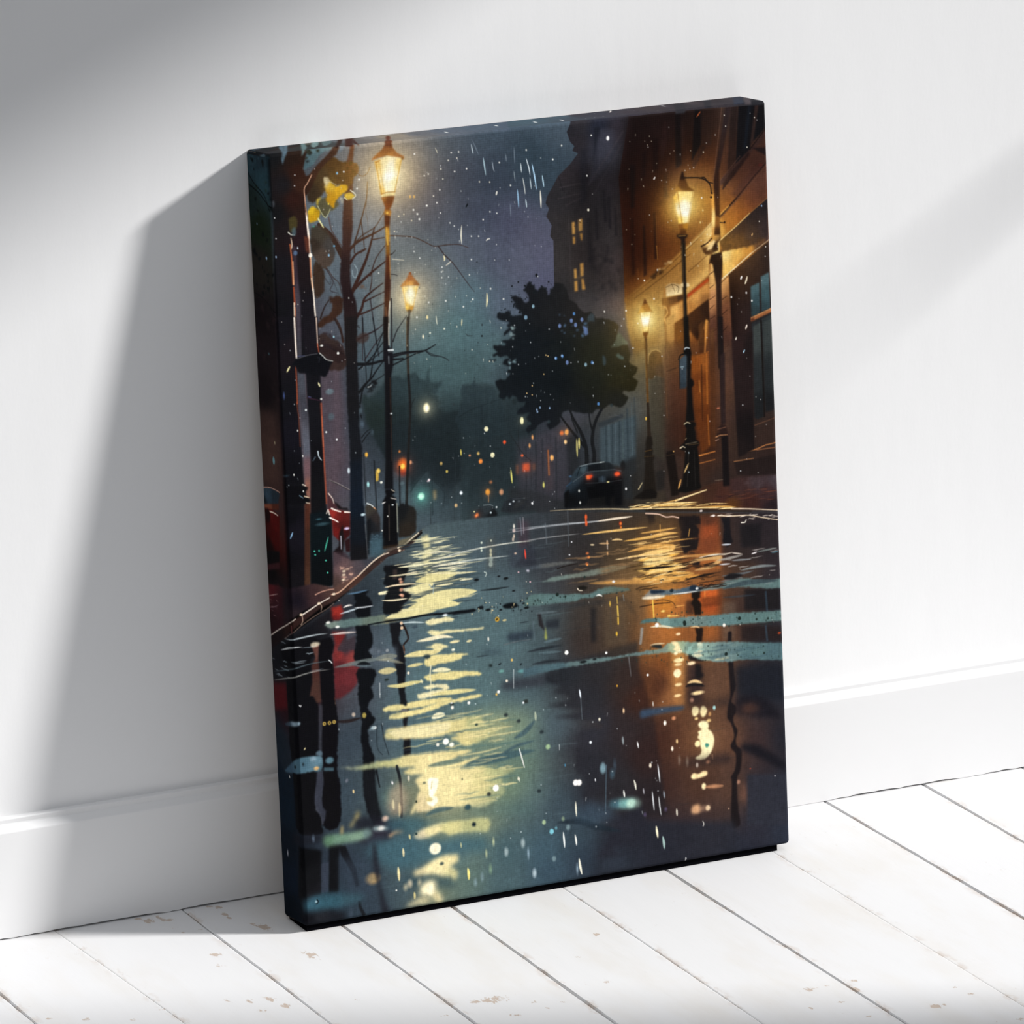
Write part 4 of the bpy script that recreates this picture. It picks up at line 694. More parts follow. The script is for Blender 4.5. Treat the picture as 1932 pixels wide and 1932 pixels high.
e 8a5a2c,2.4,3,.9,.4:261.4 32.7
p f8dc90,1,.5:216.3 93.1 243.9 91.4 244.2 97.3 218.3 98.4
l a86a24,1.4,1.4,.9,.3:216.4 92.6 228.8 89.8 243.9 90.9
p 7a3e1c,1,.5:216.1 98.2 228.5 96.9 243 97.9 239.7 108.3 234.7 118 232.4 120.3 234.9 125.7 232.8 134.4 220.6 130.6 221.6 121.8 223.5 117.4 219.6 106.2|219.9 101.1 9a5a24 230.9 104.8 6a3418 227.6 114.7 7a3e1c 226.9 127.4 b8782c
e f0b84a,2.4,2.2,1,.3:227 126.9
p 5a3018,1,.5:221.2 129.4 232.8 133.1 230.1 153.3 228.7 204.4 227.3 255.5 223.8 291.1 219 331.7 216 391.1 205.9 390 209.4 330.6 215.5 254.2 220.3 203.5 221.7 165.2 220.9 147.2|226.3 140.1 5c3018 225 165.6 c89030 225.1 186.1 8a5a20 224.2 216.7 5a2e18 221.7 254.9 3f2118 218 295.6 4a2a1a 212.7 343.9 1c1312 211.3 382.4 121013
s e8b84a,1.6,2,.95,.4:224.6 152.7 224.3 168.1 225.3 183.5
s d8a860,1.2,1,.8,.3:227.6 204.3 227.2 245.2
s 8a6040,1.6,1.4,.8,.3:215.7 295.3 215.8 315.9
s d8d4c0,2.4,2,.9,.3:224.1 286 221.4 306.3 219.8 326.7
s c8c8b8,1.6,1.6,.8,.3:218.4 331.7 216.7 364.9
s 26262a,2.6,2.6,1,.2:227.1 281.2 224.9 347.8 222.1 391.9
p 121215,1,.5:209.8 311.3 219.9 312.5 218.3 366.4 225.3 373.6 225.1 400.7 220.3 418.2 217.5 495.4 215.3 572.9 213.9 624.7 197 622.6 201.3 571.2 204.6 493.9 207.4 416.7 208.3 365.2|215.5 327.4 1a1412 214.3 378.8 16151a 213.9 443.3 121215 210.2 546.4 111215
s e0dccc,2,1.6,.95,.3:220.4 325.4 219.1 340.7 218.5 363.8
l d8e0e0,3.4,3.4,1,.3:216.9 372.9 225.9 373.4
l 50585c,1.6,1.6,.8,.3:217.3 376.5 225.2 376.4
l 8a9498,2,1.6,.8,.4:216.9 384.2 216.8 397.1
l 4a3426,1.4,1.2,.7,.5:217.8 423 215.8 495.2 213.7 572.7
p 0d0d10,1,.4:198.7 622.8 216.1 625 216.9 631.6 210.6 634.7 219.5 642.4 217.8 648.6 220.4 654.2 218.5 719.1 220 729.8 187.1 730.7 192.9 648.1 191.4 645.3 195.6 639.3 199.3 633.3 197.3 627.8
s e8d8c0,1.6,1.2,.9,.3:210.4 625.6 215.9 629.2
s d8d0c8,1.6,1.4,.9,.3:208.6 640.2 218.6 643.5
s e8e4e0,2.4,1.6,1,.3:191.8 647.9 196.7 646
e e8f0f0,2,1.4,1,.2:211.3 653 216.8 487.6
l c8c8b0,1.6,1.4,.8,.3:219.9 651.5 218.5 703.5
l 8a7a68,1.2,1,.6,.3:204 652.1 201.3 716.9
p 2c2018,1,1:187.3 725.5 219.6 725.8 220.7 732.5 190.7 736.4
d e8e8e0,1.4,1:188.2 696.9 200.7 672.5
p 35424a,1,.5:260.4 709.2 282.1 698.4 377.8 699 495.6 704.3 549.5 709.2 657.7 723.1 810.9 744.6 1033.4 773.1 1010.1 1410.4 -41.4 1440.3 -229.2 1483.1 -117.5 924.4 -80.8 900.1 11.6 856.2 75.8 824.4 140.8 781.7 205.8 744.8|324.5 699 46575c 377.2 710.6 44545a 430.9 707.8 3a464c 494.9 720.9 33393f 591.2 748 2b2a2c 700.5 747.3 3a2f26 810.2 761.5 3a2a20 965.5 781.4 241e24 290.3 748.1 54656a 374.5 768.9 4b5b64 438.4 777.3 3c474e 502.7 785.7 2f343b 589 797.1 2a2626 676.4 798.6 4a3a28 730.2 825.6 7a5e30 840.8 830.1 7a3c1e 918.5 840.4 33261f 985.8 839.2 2a242a 203.3 794.9 36424a 160.5 808.6 2a333b 266.3 803.4 6a746a 350.5 824.4 50636a 425 834.4 4a5a62 522.1 837.5 3a3c42 586.9 846.2 3c342f 673.9 857.8 7a5a38 740 856.7 a87a3c 828.1 868.4 a06430 916.9 880.2 4a362c 984 889.1 2e2a30 96.5 829.1 2e3238 200.9 843.3 3a474e 306.7 847.8 4e6468 412.1 881.7 4a5e62 519.4 896.4 3a4246 595.6 896.8 3b342f 672.2 897.3 5a4530 748.9 907.6 a8642a 837.2 919.6 7a4420 903.5 938.6 3a2a26 982.1 939.2 23232a -24.4 897.7 14151a 93 896.5 2c2f38 155.6 905.2 47515c 219.5 894.5 465460 314 917.4 4d6367 420.5 932.1 4a5f65 505.6 963.6 364249 582.2 954.4 352a26 647.4 963.5 43352a 735.1 975.6 a86228 801.6 974.8 8a5026 868.2 983.9 5c3a28 957.1 1006.3 23242b -35.8 997.1 2c1218 47.4 967.9 2a1418 110.3 967.1 4a4d56 173.6 966.3 49545e 257.3 987.9 4f666b 363 1012.7 4d6569 459.8 1016.6 414f57 536.2 1007.6 2c3038 600.4 1036.5 2d2624 676.9 1047.4 4a2a1c 731.8 1055.1 5f3620 787.8 1043 a0662f 864.6 1074 6a4630 931.2 1093.5 25222a 987.4 1101.5 20242e -66.8 1071.4 1a2530 104.9 1073.7 35414c 189.2 1076.3 42515c 252 1095.3 3a5560 358.8 1101 6a8068 444.5 1113.5 566f68 521 1104.8 46555e 573.9 1142.4 2a2a31 650.3 1153.6 362a29 727.3 1164.8 40241b 793.6 1174.5 5c3826 871.5 1185.9 6a4530 938.6 1195.8 3a2a2a 989.6 1193.1 1e2029 -78.3 1171.9 16212d 79 1167.8 36444f 162.8 1180.5 3c4c54 226.6 1180.2 7a7a5c 300.8 1191.4 a8a47a 354.6 1189.5 a09e70 408.2 1197.6 6a8068 461.1 1225.4 4d6268 525.2 1255.1 3a4a54 580.5 1243.4 24252d 657.5 1245 2e2527 724 1244.9 38221d 812.6 1258.1 4a3024 879.1 1278.3 553a2c 935.6 1276.6 2a252c 991.9 1285 20242e -20.7 1258.2 141a24 72.9 1284.8 2a3340 136.8 1275 2c3a45 200.6 1275 3f5862 297 1270.1 7a8468 350.9 1268.4 7a8468 306.3 1301.3 466470 402.7 1316.3 3f5962 489.1 1329.7 3d5663 566.1 1321.5 33444f 620.3 1339.9 20222a 697.7 1341.8 26222a 786.7 1345.4 32272a 854 1345.5 3a2c2a 920.9 1366 262732 988.5 1376.4 272d3a -32.2 1359.2 14161c 48 1359.7 243440 131.9 1373.1 2e3a46 196.2 1363.5 3f5058 259.8 1373.6 6a7460 325.3 1354 5a7068 399.9 1375.8 42585e 498.2 1371.2 364b5a 564.3 1361.4 2a3644 618.2 1390 1e2028 729.2 1387.1 20222c 897.3 1392.9 222632 23.5 1424.9 16181e 129.9 1412.4 2c3844
t 647c80,90,70,2,.25,.6:291.7 719.1 548.4 732.7 569.6 1241.8 455.7 1344.5 132.9 1353.5 114.8 880.1
t 1c262c,60,70,1.6,.2,.6:291.7 719.1 1010.1 792.2 988.9 1366.2 454.8 1364.4 132.9 1353.5 114.8 880.1
p 5f7f84,.34,22:298 807.6 437.1 806.5 520.3 876.7 497.1 1151.1 353.7 1209.2 184.8 1164.1 177.5 888.8
p 2a3440,.85,3:429.1 919.5 480.7 920.1 480.1 934.7 444.4 935.5 428.5 932.5
s 6a6a6c,1.4,1,.7,.3:421.2 938.7 444.4 936.3 476.4 935.8
k 252e34,2,.8,.5:454.8 902.8 463.7 902.4 473.5 902.1
k 2c363b,2.4,.8,.6:363.8 953.5 379.7 953.3 390.3 953.1
p 35454f,.6,4:369.5 943.8 397.9 942.8 429.4 952.1 408 954 379.7 953.3
p 2f3038,.75,4:412.6 1008.3 441.2 1004.2 476.8 1006 501.9 1004.6 501 1025.7 440.3 1024.4 412 1022
p 1f2128,.9,3:502 1003 536.4 1002.9 535.2 1028.9 501.2 1020.8
k 23282e,5,.85,1:466.5 958.9 496.9 956.6 538.5 955.8
k 23282e,5,.8,1:476.1 983 502.9 981.9 537.3 983.4
p 23272e,.85,2:508.1 906 535 906.4 534.2 922.6 507.5 919.7
p 241f22,.85,1:491.9 889.9 498.1 891.6 505.5 925.2 493.6 912.1
l 5a6a74,2,1.4,.8,.3:482.3 904.1 483.5 938.4
c 9aa050,.9,.6:506.8 915.6 509.4 938.7 504 938
c 6fa8a0,.9,1:407.4 986.4 412 983.8 419 985.6 417 989.4 409.9 989.2
c 5f9a9c,.9,1.2:445.4 991.7 452.6 988.7 462.3 990.9 461.3 994.8 452.3 995.2
k 10161a,2.4,.9,.3:408 974.3 414.3 971.9
k 10161a,2.4,.8,.4:452.1 981.3 455.8 977.7
k 647c84,5,.6,.6:501 945.7 522.5 943.8 539.1 942.8
k 647c84,4,.6,.6:489.5 963.7 514.4 965.5 538 967.2
k 6a7a80,3,.6,.6:487.4 890.2 507.1 890.4 532.1 891.3
p 27292e,.9,3,2:483.5 880.8 576.9 882.8 671 884.8 698.6 931.4 697.1 968.7 637.5 976.6 563.5 987.7 507.4 995.8 500.9 1010.9 535.2 1029.1 517.2 1039.9 554.5 1058.6 504.3 1064.8 579.8 1083.7 515 1087.7 596.6 1104.9 619.5 1121.6 566.4 1122 568.7 1135.8 558.9 1158.5 557.2 1195.9 577.3 1209.7 565.3 1281.2 742.7 1308.3 721.1 1106.7 694.8 1022.2 698.6 931.4 670.8 890.2 524 886.3|523.1 907.4 2b343a 507.5 929.2 364249 580.8 926 26282b 549.8 964.4 333a40 548.2 1001.5 22252a 606.6 1009.8 28272a 589.7 1061 27282e 664.2 1044.7 302624 650 962.2 37302a 602 1116.4 2b2c34 660.8 1125 2c2527 598.5 1196.7 25262d 641.5 1230.1 262529 692.6 1075.6 3a2119 702.9 1185.1 2e1f1e 714.4 1268.1 241f22
p 1c1c1f,.7,2:599.9 893.9 611.6 895.5 608.8 959.2 598.6 957.8
p 5a4a38,.5,3:629.9 879.3 671 884.8 673.3 970.8 626 969.6
p 6b5038,.4,4:700.2 894.1 723.8 897.3 725.9 988.9 696.3 987.4
l 4a4540,2,2,.5,.5:641.2 891.5 640.3 939.5
l d8b050,2,2,.9,.4:655.2 881.4 655.9 893.5
l e8c050,3,3,1,.3:655.6 898.8 656.4 916.3
l e8b840,3,2.6,1,.3:656.2 920.3 656 932.3
e e8b838,2,4,1,.3:652 949.9
e e0b040,1.6,5,.9,.3:640.6 892.2
e e0a030,1.6,2,1,.3:648.7 1047.3
l 8a98a0,1.6,1.2,.7,.4:668.3 879.1 669.6 890
s 8a8f94,2.4,1.2,.6,.4:675.1 997.9 676.7 1016.9 678 1033.2
s 9aa2a4,6,5,.7,.6:704.5 948.3 702.7 961.5 700.4 974.6
p b86a2c,.75,6:724.7 876 867.4 889.8 863.4 991.7 785.7 986.4 714.6 976.5 717.2 912.5|729.7 898.1 c8782c 759.3 902.1 d8862c 757.3 950.2 b86c30 788.3 922.1 b86a30 848.5 914.1 c04a1c 846.6 962.4 a85c28 810.2 970.9 8a5028 727.2 959.5 a06030
p e86a28,.6,2:831.4 890.3 864.2 894.7 863.4 916.2 830.1 922.4
l f08a3a,2.6,2.6,.7,.4:837.4 891.1 838.2 907.4
p 5a2c16,.6,1.5:830.8 906.4 872.8 906.6 872 925.4 830 925.1
p 3a241c,.8,2:797.8 907.3 815.7 908.4 813.1 936.3 796.2 934
p 1c1511,1,.8,1:810.5 890.2 827.8 891.2 828.4 904.7 823.2 908 829.8 917 828.3 938.3 814.6 937 812.8 922.8 808 914.1 812.8 906.6 809.4 902.2
p 1f1613,1,.8,1:815.4 961.4 831.5 962.5 830.4 976.4 827.4 990.8 815.5 989.2 817.6 974.6
l 251812,2,1.6,.9,.3:702.1 906.2 741.3 905 765 906.9
s 251812,1.4,1.2,.8,.3:735.6 898.9 753.4 900 771 907.7 776.5 917.9
l f8c850,2.6,2.4,1,.3:728.8 898 730.1 930.4
e ffd870,4,2,1,.4:749.6 920.9
e ffd060,3.6,2.4,1,.4:761.7 931.4
k ffc860,2.4,.9,.3:761 931.9 783.3 933.6
k f0a850,2,.8,.3:773.6 915.3 796 915.7
p 7a6a5a,.35,3:875.2 920.5 902.2 924.1 896.4 996.3 872.4 993
p 1d1a1c,.9,2:921.1 902.3 993.5 909.3 995 950.2 919.6 942.7
p 241c1c,.8,2:912.4 971.4 993.8 982.6 995.8 1010 911.4 998.4
l 34495a,4,4,.6,.8:966 913.8 967.6 951.9
l 34495a,4,4,.6,.8:963.6 978.4 965.6 1005.8
e e85020,3,1.6,.9,.5:991.8 995.3
p 6a3a20,.7,8:725.5 999.6 794 1003.7 789.8 1105.8 721.1 1106.7|754.6 1017.1 7a4420 783.7 1034.6 a86a38 769.7 1086.7 a0663a 729.2 1053.9 4a2a1c
p c07c40,.7,4:763.9 994.1 791.2 997.9 790 1103.1 766.1 1099.7|772.9 1006.2 e0a050 780.8 1034.2 c88848 778.6 1087.9 a8703c
p 5c4030,.8,6:828.9 1030.2 879.8 1034.6 883.2 1102.9 826.2 1097.4
p 2a2024,.85,6:793.2 1022.5 829 1027.5 825.8 1108.2 790 1103.1
p 1a1719,.95,1.5,1:812.4 1030 824.3 1031.7 825.2 1045.9 831.6 1052.2 824.8 1058 809.8 1055.9 812.1 1044
k 1d191b,8,.95,.8:789.8 1069.3 809.4 1066.6 830.7 1073.7
c 1d191b,.95,1:799.8 1007.2 814.5 1014.7 832.8 1022.1 829 1026.1 811.2 1022.8 799.4 1017.9
k f8d090,6,.95,1:794.6 1063.2 809.6 1061.2 825.9 1067.1
e ffe0b0,8,3.4,1,.8:804.4 1026.7
e ffdda0,12,3.6,1,1:815.6 1084.3
e ffe8a8,10,4.4,1,.6:778.5 1017.2
e ffe0a0,7,2.6,1,.6:776.9 1025.1
e ffecb8,8,8,1,.8:774.5 1041.4
e ffe0a0,7,3,1,.6:775.7 1063.2
e ffd898,7,3,1,.6:773.4 1083.4
e ffdca8,4.6,2.6,1,.4:779.3 968
g f0a850,34,.35:823.3 1170.2
c ffe9ac,1,1:802 1117 804 1110.5 810.7 1109.3 817.1 1115.1 814.6 1124.2 808.5 1127.9 803.5 1125.3
c ffe9ac,1,1:818.7 1120.7 822 1111.7 828 1111.2 833.8 1118.8 831 1127.9 824.8 1131.9 820.8 1127.8
e f0c880,3.6,2.6,1,.6:810.7 1132.6
e f0c880,4.6,3,1,.8:836.5 1140.1
e d8a060,3,4,.8,.8:839.4 1127.8
c fff0b8,1,.8:814.2 1143.1 821.5 1138.8 833.4 1141.9 836.1 1150.4 834.4 1155.6 841.7 1162.1 846.5 1176.4 843.5 1192.2 835.5 1204.6 824.7 1211.2 809.7 1210.4 806.2 1205.8 816 1201.8 819.3 1194.1 817.3 1185.7 816.5 1174.7 811.9 1168.6 815.1 1163.6 813.3 1157.9 820.9 1155 815.7 1148.8
e ffe8a8,6,6,1,.8:811.5 1180.5
c 3a8a78,1,.4:827 1183 830.6 1182.2 835.4 1185.1 834 1188.7 830.3 1190.8 827.4 1187.7
c ffe0a4,1,1:795 1239.4 801.2 1234.9 811.6 1237.8 820.8 1233.8 829.1 1235.8 827.9 1243 814.3 1245.6 802.2 1246.5 796.3 1244.5
e ffe8b0,4.6,6,1,1:821.4 1263
k c88a60,7,.85,1.6:822.6 1264.8 840.6 1265.9 863.2 1268.2
e ffe8b8,4.6,5,1,1:828.2 1305.2
c e0a878,.9,2:793.4 1301.8 798.7 1295.8 810.8 1296.3 812.3 1310.1 802.6 1312.7 794.2 1310.1
p c89878,.5,2:812.1 1299.2 833.2 1299.7 832.8 1310.5 811.7 1310
e f0a070,4,3.4,.8,1.2:832 1217.7 763.6 1125
e e0a080,4,4,.6,1.4:802.8 1096.3 894.2 1265.7
l e8b080,1.4,1.4,.8,.6:841.5 1205.5 842.1 1213.8
c 1a1517,.95,1.2:883.5 978.3 891 979.3 890.2 1000.8 892.4 1036.4 893.9 1061 896.1 1083 890 1098.4 885.9 1111.4 894.6 1120.8 894.8 1131.7 888.4 1141.6 890.2 1155.5 896.4 1167.3 892.1 1185.7 894.7 1197 903.4 1206.5 902.7 1225.5 898.8 1246.7 892.4 1256.7 891.3 1283.9 892.9 1322.4 895 1347.4 876.9 1344.6 880.5 1265.8 878.8 1254.7 888.5 1239.7 891 1212.8 882.4 1200.7 881.3 1192.3 888.7 1179.8 886.9 1163.2 881.4 1148.8 875.7 1139.8 878.1 1118.4 883.4 1097.5 882.3 1048.5 880.3 1021.1
p 1b1e26,.9,6:894.5 1044.8 994.4 1047.9 1000.7 1125.1 898.2 1105
p 17161d,.85,4:895.1 1107.3 919.5 1102.6 961.4 1116.8 993.4 1156.8 948 1150.3 894 1135.7
p 15151c,.9,4:897.5 1202.9 910 1193.8 940 1200.9 999.3 1245.2 998.7 1261.6 939.1 1225.4
p 1c1a20,.7,6:786.9 1105.3 883.2 1102.9 885.8 1114.1 786.6 1110.7
p 231d21,.7,6:779.7 1207.3 879.1 1208.4 881.4 1227.8 782.3 1218.5
p 7a4a34,.6,6:897.4 1126.6 924.9 1119.7 948.6 1134 918.2 1137.8
p 8a5a44,.5,4:901.2 1263.5 915.5 1287.5 908.4 1313.8 897 1295.6
p 2a2c36,.9,2:913.7 1254.4 1004.6 1268 1004.1 1364.1 910.1 1349.7
k 33404c,3,.6,.8:872.6 912 902.6 913.9 944.8 915.8
c 34465c,.95,2:693.1 1106.7 696 1100.4 709.4 1099.6 751.1 1101.6 783.9 1104.9 782.1 1111.4 750.7 1112.3 720.8 1113.4 699.8 1115.8 694 1113.6
p 5e726f,1,.6,1:463.5 872.8 463.7 867.5 478.9 853.7 502.1 854.1 542.7 861.7 571.8 864.6 601 868 618.9 861.8 642.6 859.7 677.7 867 683.3 873.1 653.8 872.4 624.3 873.2 603.6 875.8 583.1 874.3 571.2 878.1 524.5 875.7 495.3 875.8|472.6 863.4 55706e 524.9 867.8 587473 583.2 871.7 5a7674 671.6 870.2 5a6a60
p 68756c,1,.5,.8:503.1 833.1 526.7 826.9 555.9 826.8 591.1 826.2 608.8 824.5 650.1 820.7 685.2 828 655.5 833.4 608.3 835.1 567.3 834.2 526.3 834.8|526.5 830.9 6a7c76 590.8 831.5 6c746a 655.7 828.1 7a6c52
p 6a5f50,.9,.6,.6:469.4 806.1 469.7 799.5 510.4 799.6 557 801.8 577.3 805.8 556.8 807 510.1 807.5|475.3 804.2 4a545c 527.7 804.5 5c5e5c
p 6b7a76,1,.6,1:706.3 889.6 718.4 883.2 724.6 877.3 754.2 881.3 783.9 883.9 807.8 881.8 837.5 887.1 873.6 885.2 891.9 879.6 927.9 882.2 951.8 888.9 969.8 892.6 1000.2 892.6 1002.5 911.9 969.3 907.4 927.3 899.1 891.2 895.6 849.2 894.1 795.4 893.5 759.7 892 747.8 892 730 890.7|730.2 884.8 8a8478 759.9 886.1 5a6a72 801.6 887.7 4a5c6a 837.5 888.4 74807a 894.5 888 5c706e 939.6 892.7 5a7270 987.7 900.4 587170
c 1e2c3c,1,.6:724.6 877.3 752.7 881.9 754 885.3 742.1 886.4 725.8 884.7
c 1e2c3c,1,.6:804.6 888.1 809.4 880.6 819.8 881.2 825.6 885.5 836 888.2 825.4 892.2 813.4 891.1
e 1c2830,4,3.4,1,.4:768.9 884.6
c f0e4c8,1,.4:706.9 889.7 724.1 889.3 755.2 892.2 747.7 895.2 729.8 895.5 709.1 892.7
k e8e8e0,2.4,.9,.3:768.7 891.3 795.4 892.5 825.3 892.7
e f4f4f0,3,2.4,1,.3:821.9 887.7
p 667d79,1,.6,1:700.1 938.3 705.1 932.3 716.5 930.6 743.1 932.7 759.4 934.3 763.8 936.3 811.5 938.8 847.3 942.3 883.4 943.7 925.4 947.5 997.9 952.8 999 972.4 948.8 969.6 900.5 966.6 870.5 965.1 828.6 960 775 954.8 763.1 953.7 745.5 948.6 739.8 941.1 728 938.1 710.2 938.4|716.3 935.2 4a6c6c 751.7 941.4 749690 775.4 945.9 60807c 817.2 947.6 6a807c 877 953.1 5c7c7c 937.1 958.6 587674 991.5 961.9 5a7674
k e8dcb8,4,.95,.4:720.6 946.8 745.5 948.6 772 955.4
k f0c890,2.4,.9,.4:804.7 958.8 816.7 958.9 825.5 962.8
p 647c78,1,.7,1:458.2 988.9 490.3 986.8 548.8 988.3 572.2 990.2 601.6 989 642.8 992.1 684.3 991.1 714 989.9 743.7 990.8 756 982.3 768 981.2 788.8 982.8 809.6 987.5 845.4 992.5 905.3 999.7 947.3 1007.4 998.7 1014.5 999 1047.2 964.2 1043.1 922.1 1035.1 885.8 1035.4 849.9 1029.9 820.2 1020.9 793.8 1006.4 755.3 999.7 713.7 997.9 666.3 995.3 624.8 997.6 577.7 998.2 530.7 999.1 489.7 1001.3 457.4 1004.8|460.7 997.2 47606a 519.2 994.8 4a646c 577.8 995.5 5c7272 636.7 995.2 607878 696.1 992.8 667c7a 743.6 994 7a8a7c 770.6 991 a8b890 809.1 1000.4 7a988a 832.7 1009.1 88a498 874.5 1017.6 6c8482 934.6 1023.3 527072 989.1 1028.1 4a666c
c ffe9b0,1,.6:763.5 981.2 771 981.1 778.3 984 781 991.1 785 1002.5 773.2 999.5 767.4 994.6 772 991.2
e fff0c0,4,3,1,.6:773 1003.5 782.1 1000.7
c f8f0c8,.9,.8:818.4 990.9 826 989.8 828.7 996.4 819.7 997
t a8d0c0,16,10,5,.5,.8:797.6 988 830.4 992.6 829.5 1014 796.8 1006.8
t e8e0b8,12,14,4,.6,.8:812.2 995.4 827.2 997.5 826.4 1017.7 811.5 1014.2
k e8d8a0,5,.7,1:853 1026.8 868.1 1026.2 886.1 1027.9
k e8d8b0,3,.8,.6:719.1 981.2 732.2 980.3 751.5 981.7
c 1c262a,1,.5:720.2 984 729.2 981.8 744 984.6 742.3 989.8 726.1 985.7
l 3f5a60,1.6,1.6,.5:987.6 953.2 987.6 969.5
t 47626a,20,60,5,.5,.8:815.4 991.8 995.6 1016.8 994.5 1045.2 832.1 1025.2
w 22332f,60,.8,1.8,.9:728.8 919.4 997.9 953.3 996.8 983 727.7 946.1
w 22332f,60,.8,1.8,.9:577.9 992.4 756 982.3 995.7 1014.1 994.5 1045.2 606.8 1004.4
w 2a3634,40,.8,1.8,.9:467.1 857.4 606.7 870.9 683.4 870.5 606.3 881.5 466.4 873.2
d 1c2824,3.4,1:908.5 956 878 1019.4 533.4 860.5 793.2 947.6 793.7 951.1
d 243430,2.2,1:944.5 962.8 968.7 964.2 958.1 1028.7 549.8 866.4 590.7 835.4 937.2 891
e fcfcf4,4,4,1,.3:735.8 945.1 547.5 970.7
e fcf4e8,3,3.4,1,.4:875.9 964.5
d f8f8f4,2.4,1:629 982.6 712.7 1036 648.8 852
c 1c1a16,1,.4:573.8 853.1 581.2 850.9 589.9 852.1 595.6 856.1 589.6 859.2 579.4 858.7
s f8e8d0,2,1.4,1,.2:575.2 854.6 577.9 858.5 585.2 860
e 1b2022,7,2.6,1,.3:580.9 992.8
e 22282a,4,2.4,1,.3:604.5 990.7
k f8f8f0,3,1,.3:612.5 873.8 618.4 872.4 625.6 876.1
p 2a2427,.6,3:875.2 756.3 998.3 766.7 998 858.4 877.8 842.6
p 8a3c20,.8,3:831.9 753.4 872.1 758.6 874.2 858.2 826.5 851.9|851 763.9 5a3020 850.3 779.9 a84a24 849.1 811.9 7a3c22 853.8 844.8 b86a30
p 1c1718,.95,1,1.4:788.3 747.8 833.5 752.3 834.3 769.8 821 766.7 831 777.4 828.9 793.2 809.4 793.4 790.1 793.5 793.7 777.9 788.3 763.9
p 1c1718,.95,1,1.4:787.1 793.1 830.3 794.7 825 814.2 804 816.8 830.7 822.9 798 818.7
p 1c1718,.95,1,1.4:809.1 838.9 830.1 836.3 829.8 844.3 817.9 844.1
p 17161a,.95,1,1.2:878 762 895.9 763 896.4 791.2 900.1 810.5 887.7 819.7 879.3 805.1 883.2 781.5
p 1b191c,.85,2:916.3 780.4 961.4 783.5 959.8 826.4 917.7 823.6
p 221c1a,.8,1.5,1:721.2 735.2 738.9 737.5 739.6 754.9 726.3 755.9 725.3 742.4
p 6a4a2a,.5,6:702.8 750.2 791.6 756.3 789.2 814.8 700.4 808.5
l 4a4e54,1.4,1.4,.7,.4:440.5 733.5 585.8 735.1
k c8ccd0,2.4,.8,.4:440.5 733.5 527.6 731.6 621 735.7 694.6 735.8
k f0dcc0,4,1,.3:621 735.7 650.4 735.5 694.6 735.8
k 8a9094,3,.7,.5:440.7 727.5 527.6 731.6 580.1 731.7
k e8b868,4,1,.3:587.9 756.1 643.6 757.2 726.1 759.9
k a8a8a8,2,.7,.4:439.6 753.2 515 752.4 587.9 754
k e0a850,5,1,.4:672.1 779.5 731.2 779.2 769.9 777.5 787.7 778.5
k d8a050,4,1,.4:707.9 769.5 749.4 769.5 785.1 768.8
k e8b060,5,.95,.5:728.3 777.5 755.1 776.1 784.7 778.1
k d89c4c,3,.9,.4:692.2 791.4 730.6 793.8 790.1 792.2 819.9 793.4
k e8c080,3,1,.3:648.7 774.6 660.5 774.5 672.2 777.1
k c8a070,3,.9,.4:622.1 777.5 636.8 778.9 644 780.4
k f0d8a8,2.4,1,.3:604.5 777.3 613.3 778.5
k e8a850,8,.95,.5:680 800.5 718.6 797.6 771.9 801.8 768.7 806.8 724.2 806.3
k ffd078,8,1,.6:700.3 811.2 741.9 808.6 777.5 809.3
k f8b850,9,1,.6:699.9 819.1 741.4 819.3 789.1 817.5
k f8d8a0,3,1,.3:653 811.6 700.3 811.2 741.7 812.6
k ffe090,16,.9,2:711.5 826 735.3 823.8 776.8 826.6
k ffca68,18,.9,2:699.2 837.7 746.6 838.7 800.1 840.4
k ffdb88,12,.9,1.5:716.5 848 746.2 846.6 775.9 849.2
k f8b858,18,.8,2:686.7 852.1 745.9 854.6 817.3 858.7
k f0a848,8,.8,1:751.4 866.1 787.2 865.5 829.1 863
k e0a050,8,.8,1.5:598.5 848.3 668.9 855.1 727.8 862.9 763.2 867.6
k d8a868,9,.9,1:791.1 841.9 830.2 833.6 872.1 836.4 853.5 850.1 817.5 853.4
k c88a48,5,.9,.6:756.1 823.9 812.6 825.9 872.4 828.4
k e8d8c0,3,1,.3:827.4 830.6 860.3 829.5 884.3 831.3 899.4 829.3
k d8c8b8,2.4,.95,.3:896.3 830.2 920.2 836
k 9a948c,5,.9,.5:865.9 841 890 840.1 920.1 837.4
k c8ccd4,3,.95,.3:876 812.8 897 814.2
k d8d8dc,2.4,.95,.3:868.6 849.4 894.1 850.6
k a8b0b4,2.4,.8,.4:895.8 844.9 937.8 847.8
k 7a8480,3,.8,.4:950.4 835.9 992.8 833.4
k 5c90a0,2,.8,.3:980.4 841.2 995.6 840.5
k 6a747a,4,.8,.5:873.7 871.6 918.8 872.2 943 870
k 8a9494,5,.8,.5:913 866.1 955.4 863.6 991.6 867
k 7a7c80,3,.8,.4:870.3 881.9 906.5 878.7 918.5 880.8
t 2a1c14,40,45,2,.9,.2:685.5 811.9 866.7 819.6 869.8 895.3 691.8 871.5
t 1c1614,26,26,2,.9,.2:714.7 821.1 866.1 835.6 869.8 895.3 715.8 864
t f8c878,26,40,1.8,.9,.2:686.8 780.1 790.9 772.2 794.5 831.6 699.7 824.4
t ffdf98,26,34,1.6,.9,.2:700.4 808.5 789.2 814.8 798.7 875.1 697.9 867
t 8a6a48,26,50,2.4,.7,.4:583.4 790.5 701.1 792.6 698.2 861.6 581 846
t c8c0b8,14,26,1.4,.8,.2:872.5 825.7 992.9 830.7 993.1 906.5 873 890.4
k 1c1614,4,1,.3:699.2 836.4 740.7 837.9 779.2 840.3
k 1c1614,3,.95,.3:795.9 869.3 829 865.7 862 864.7
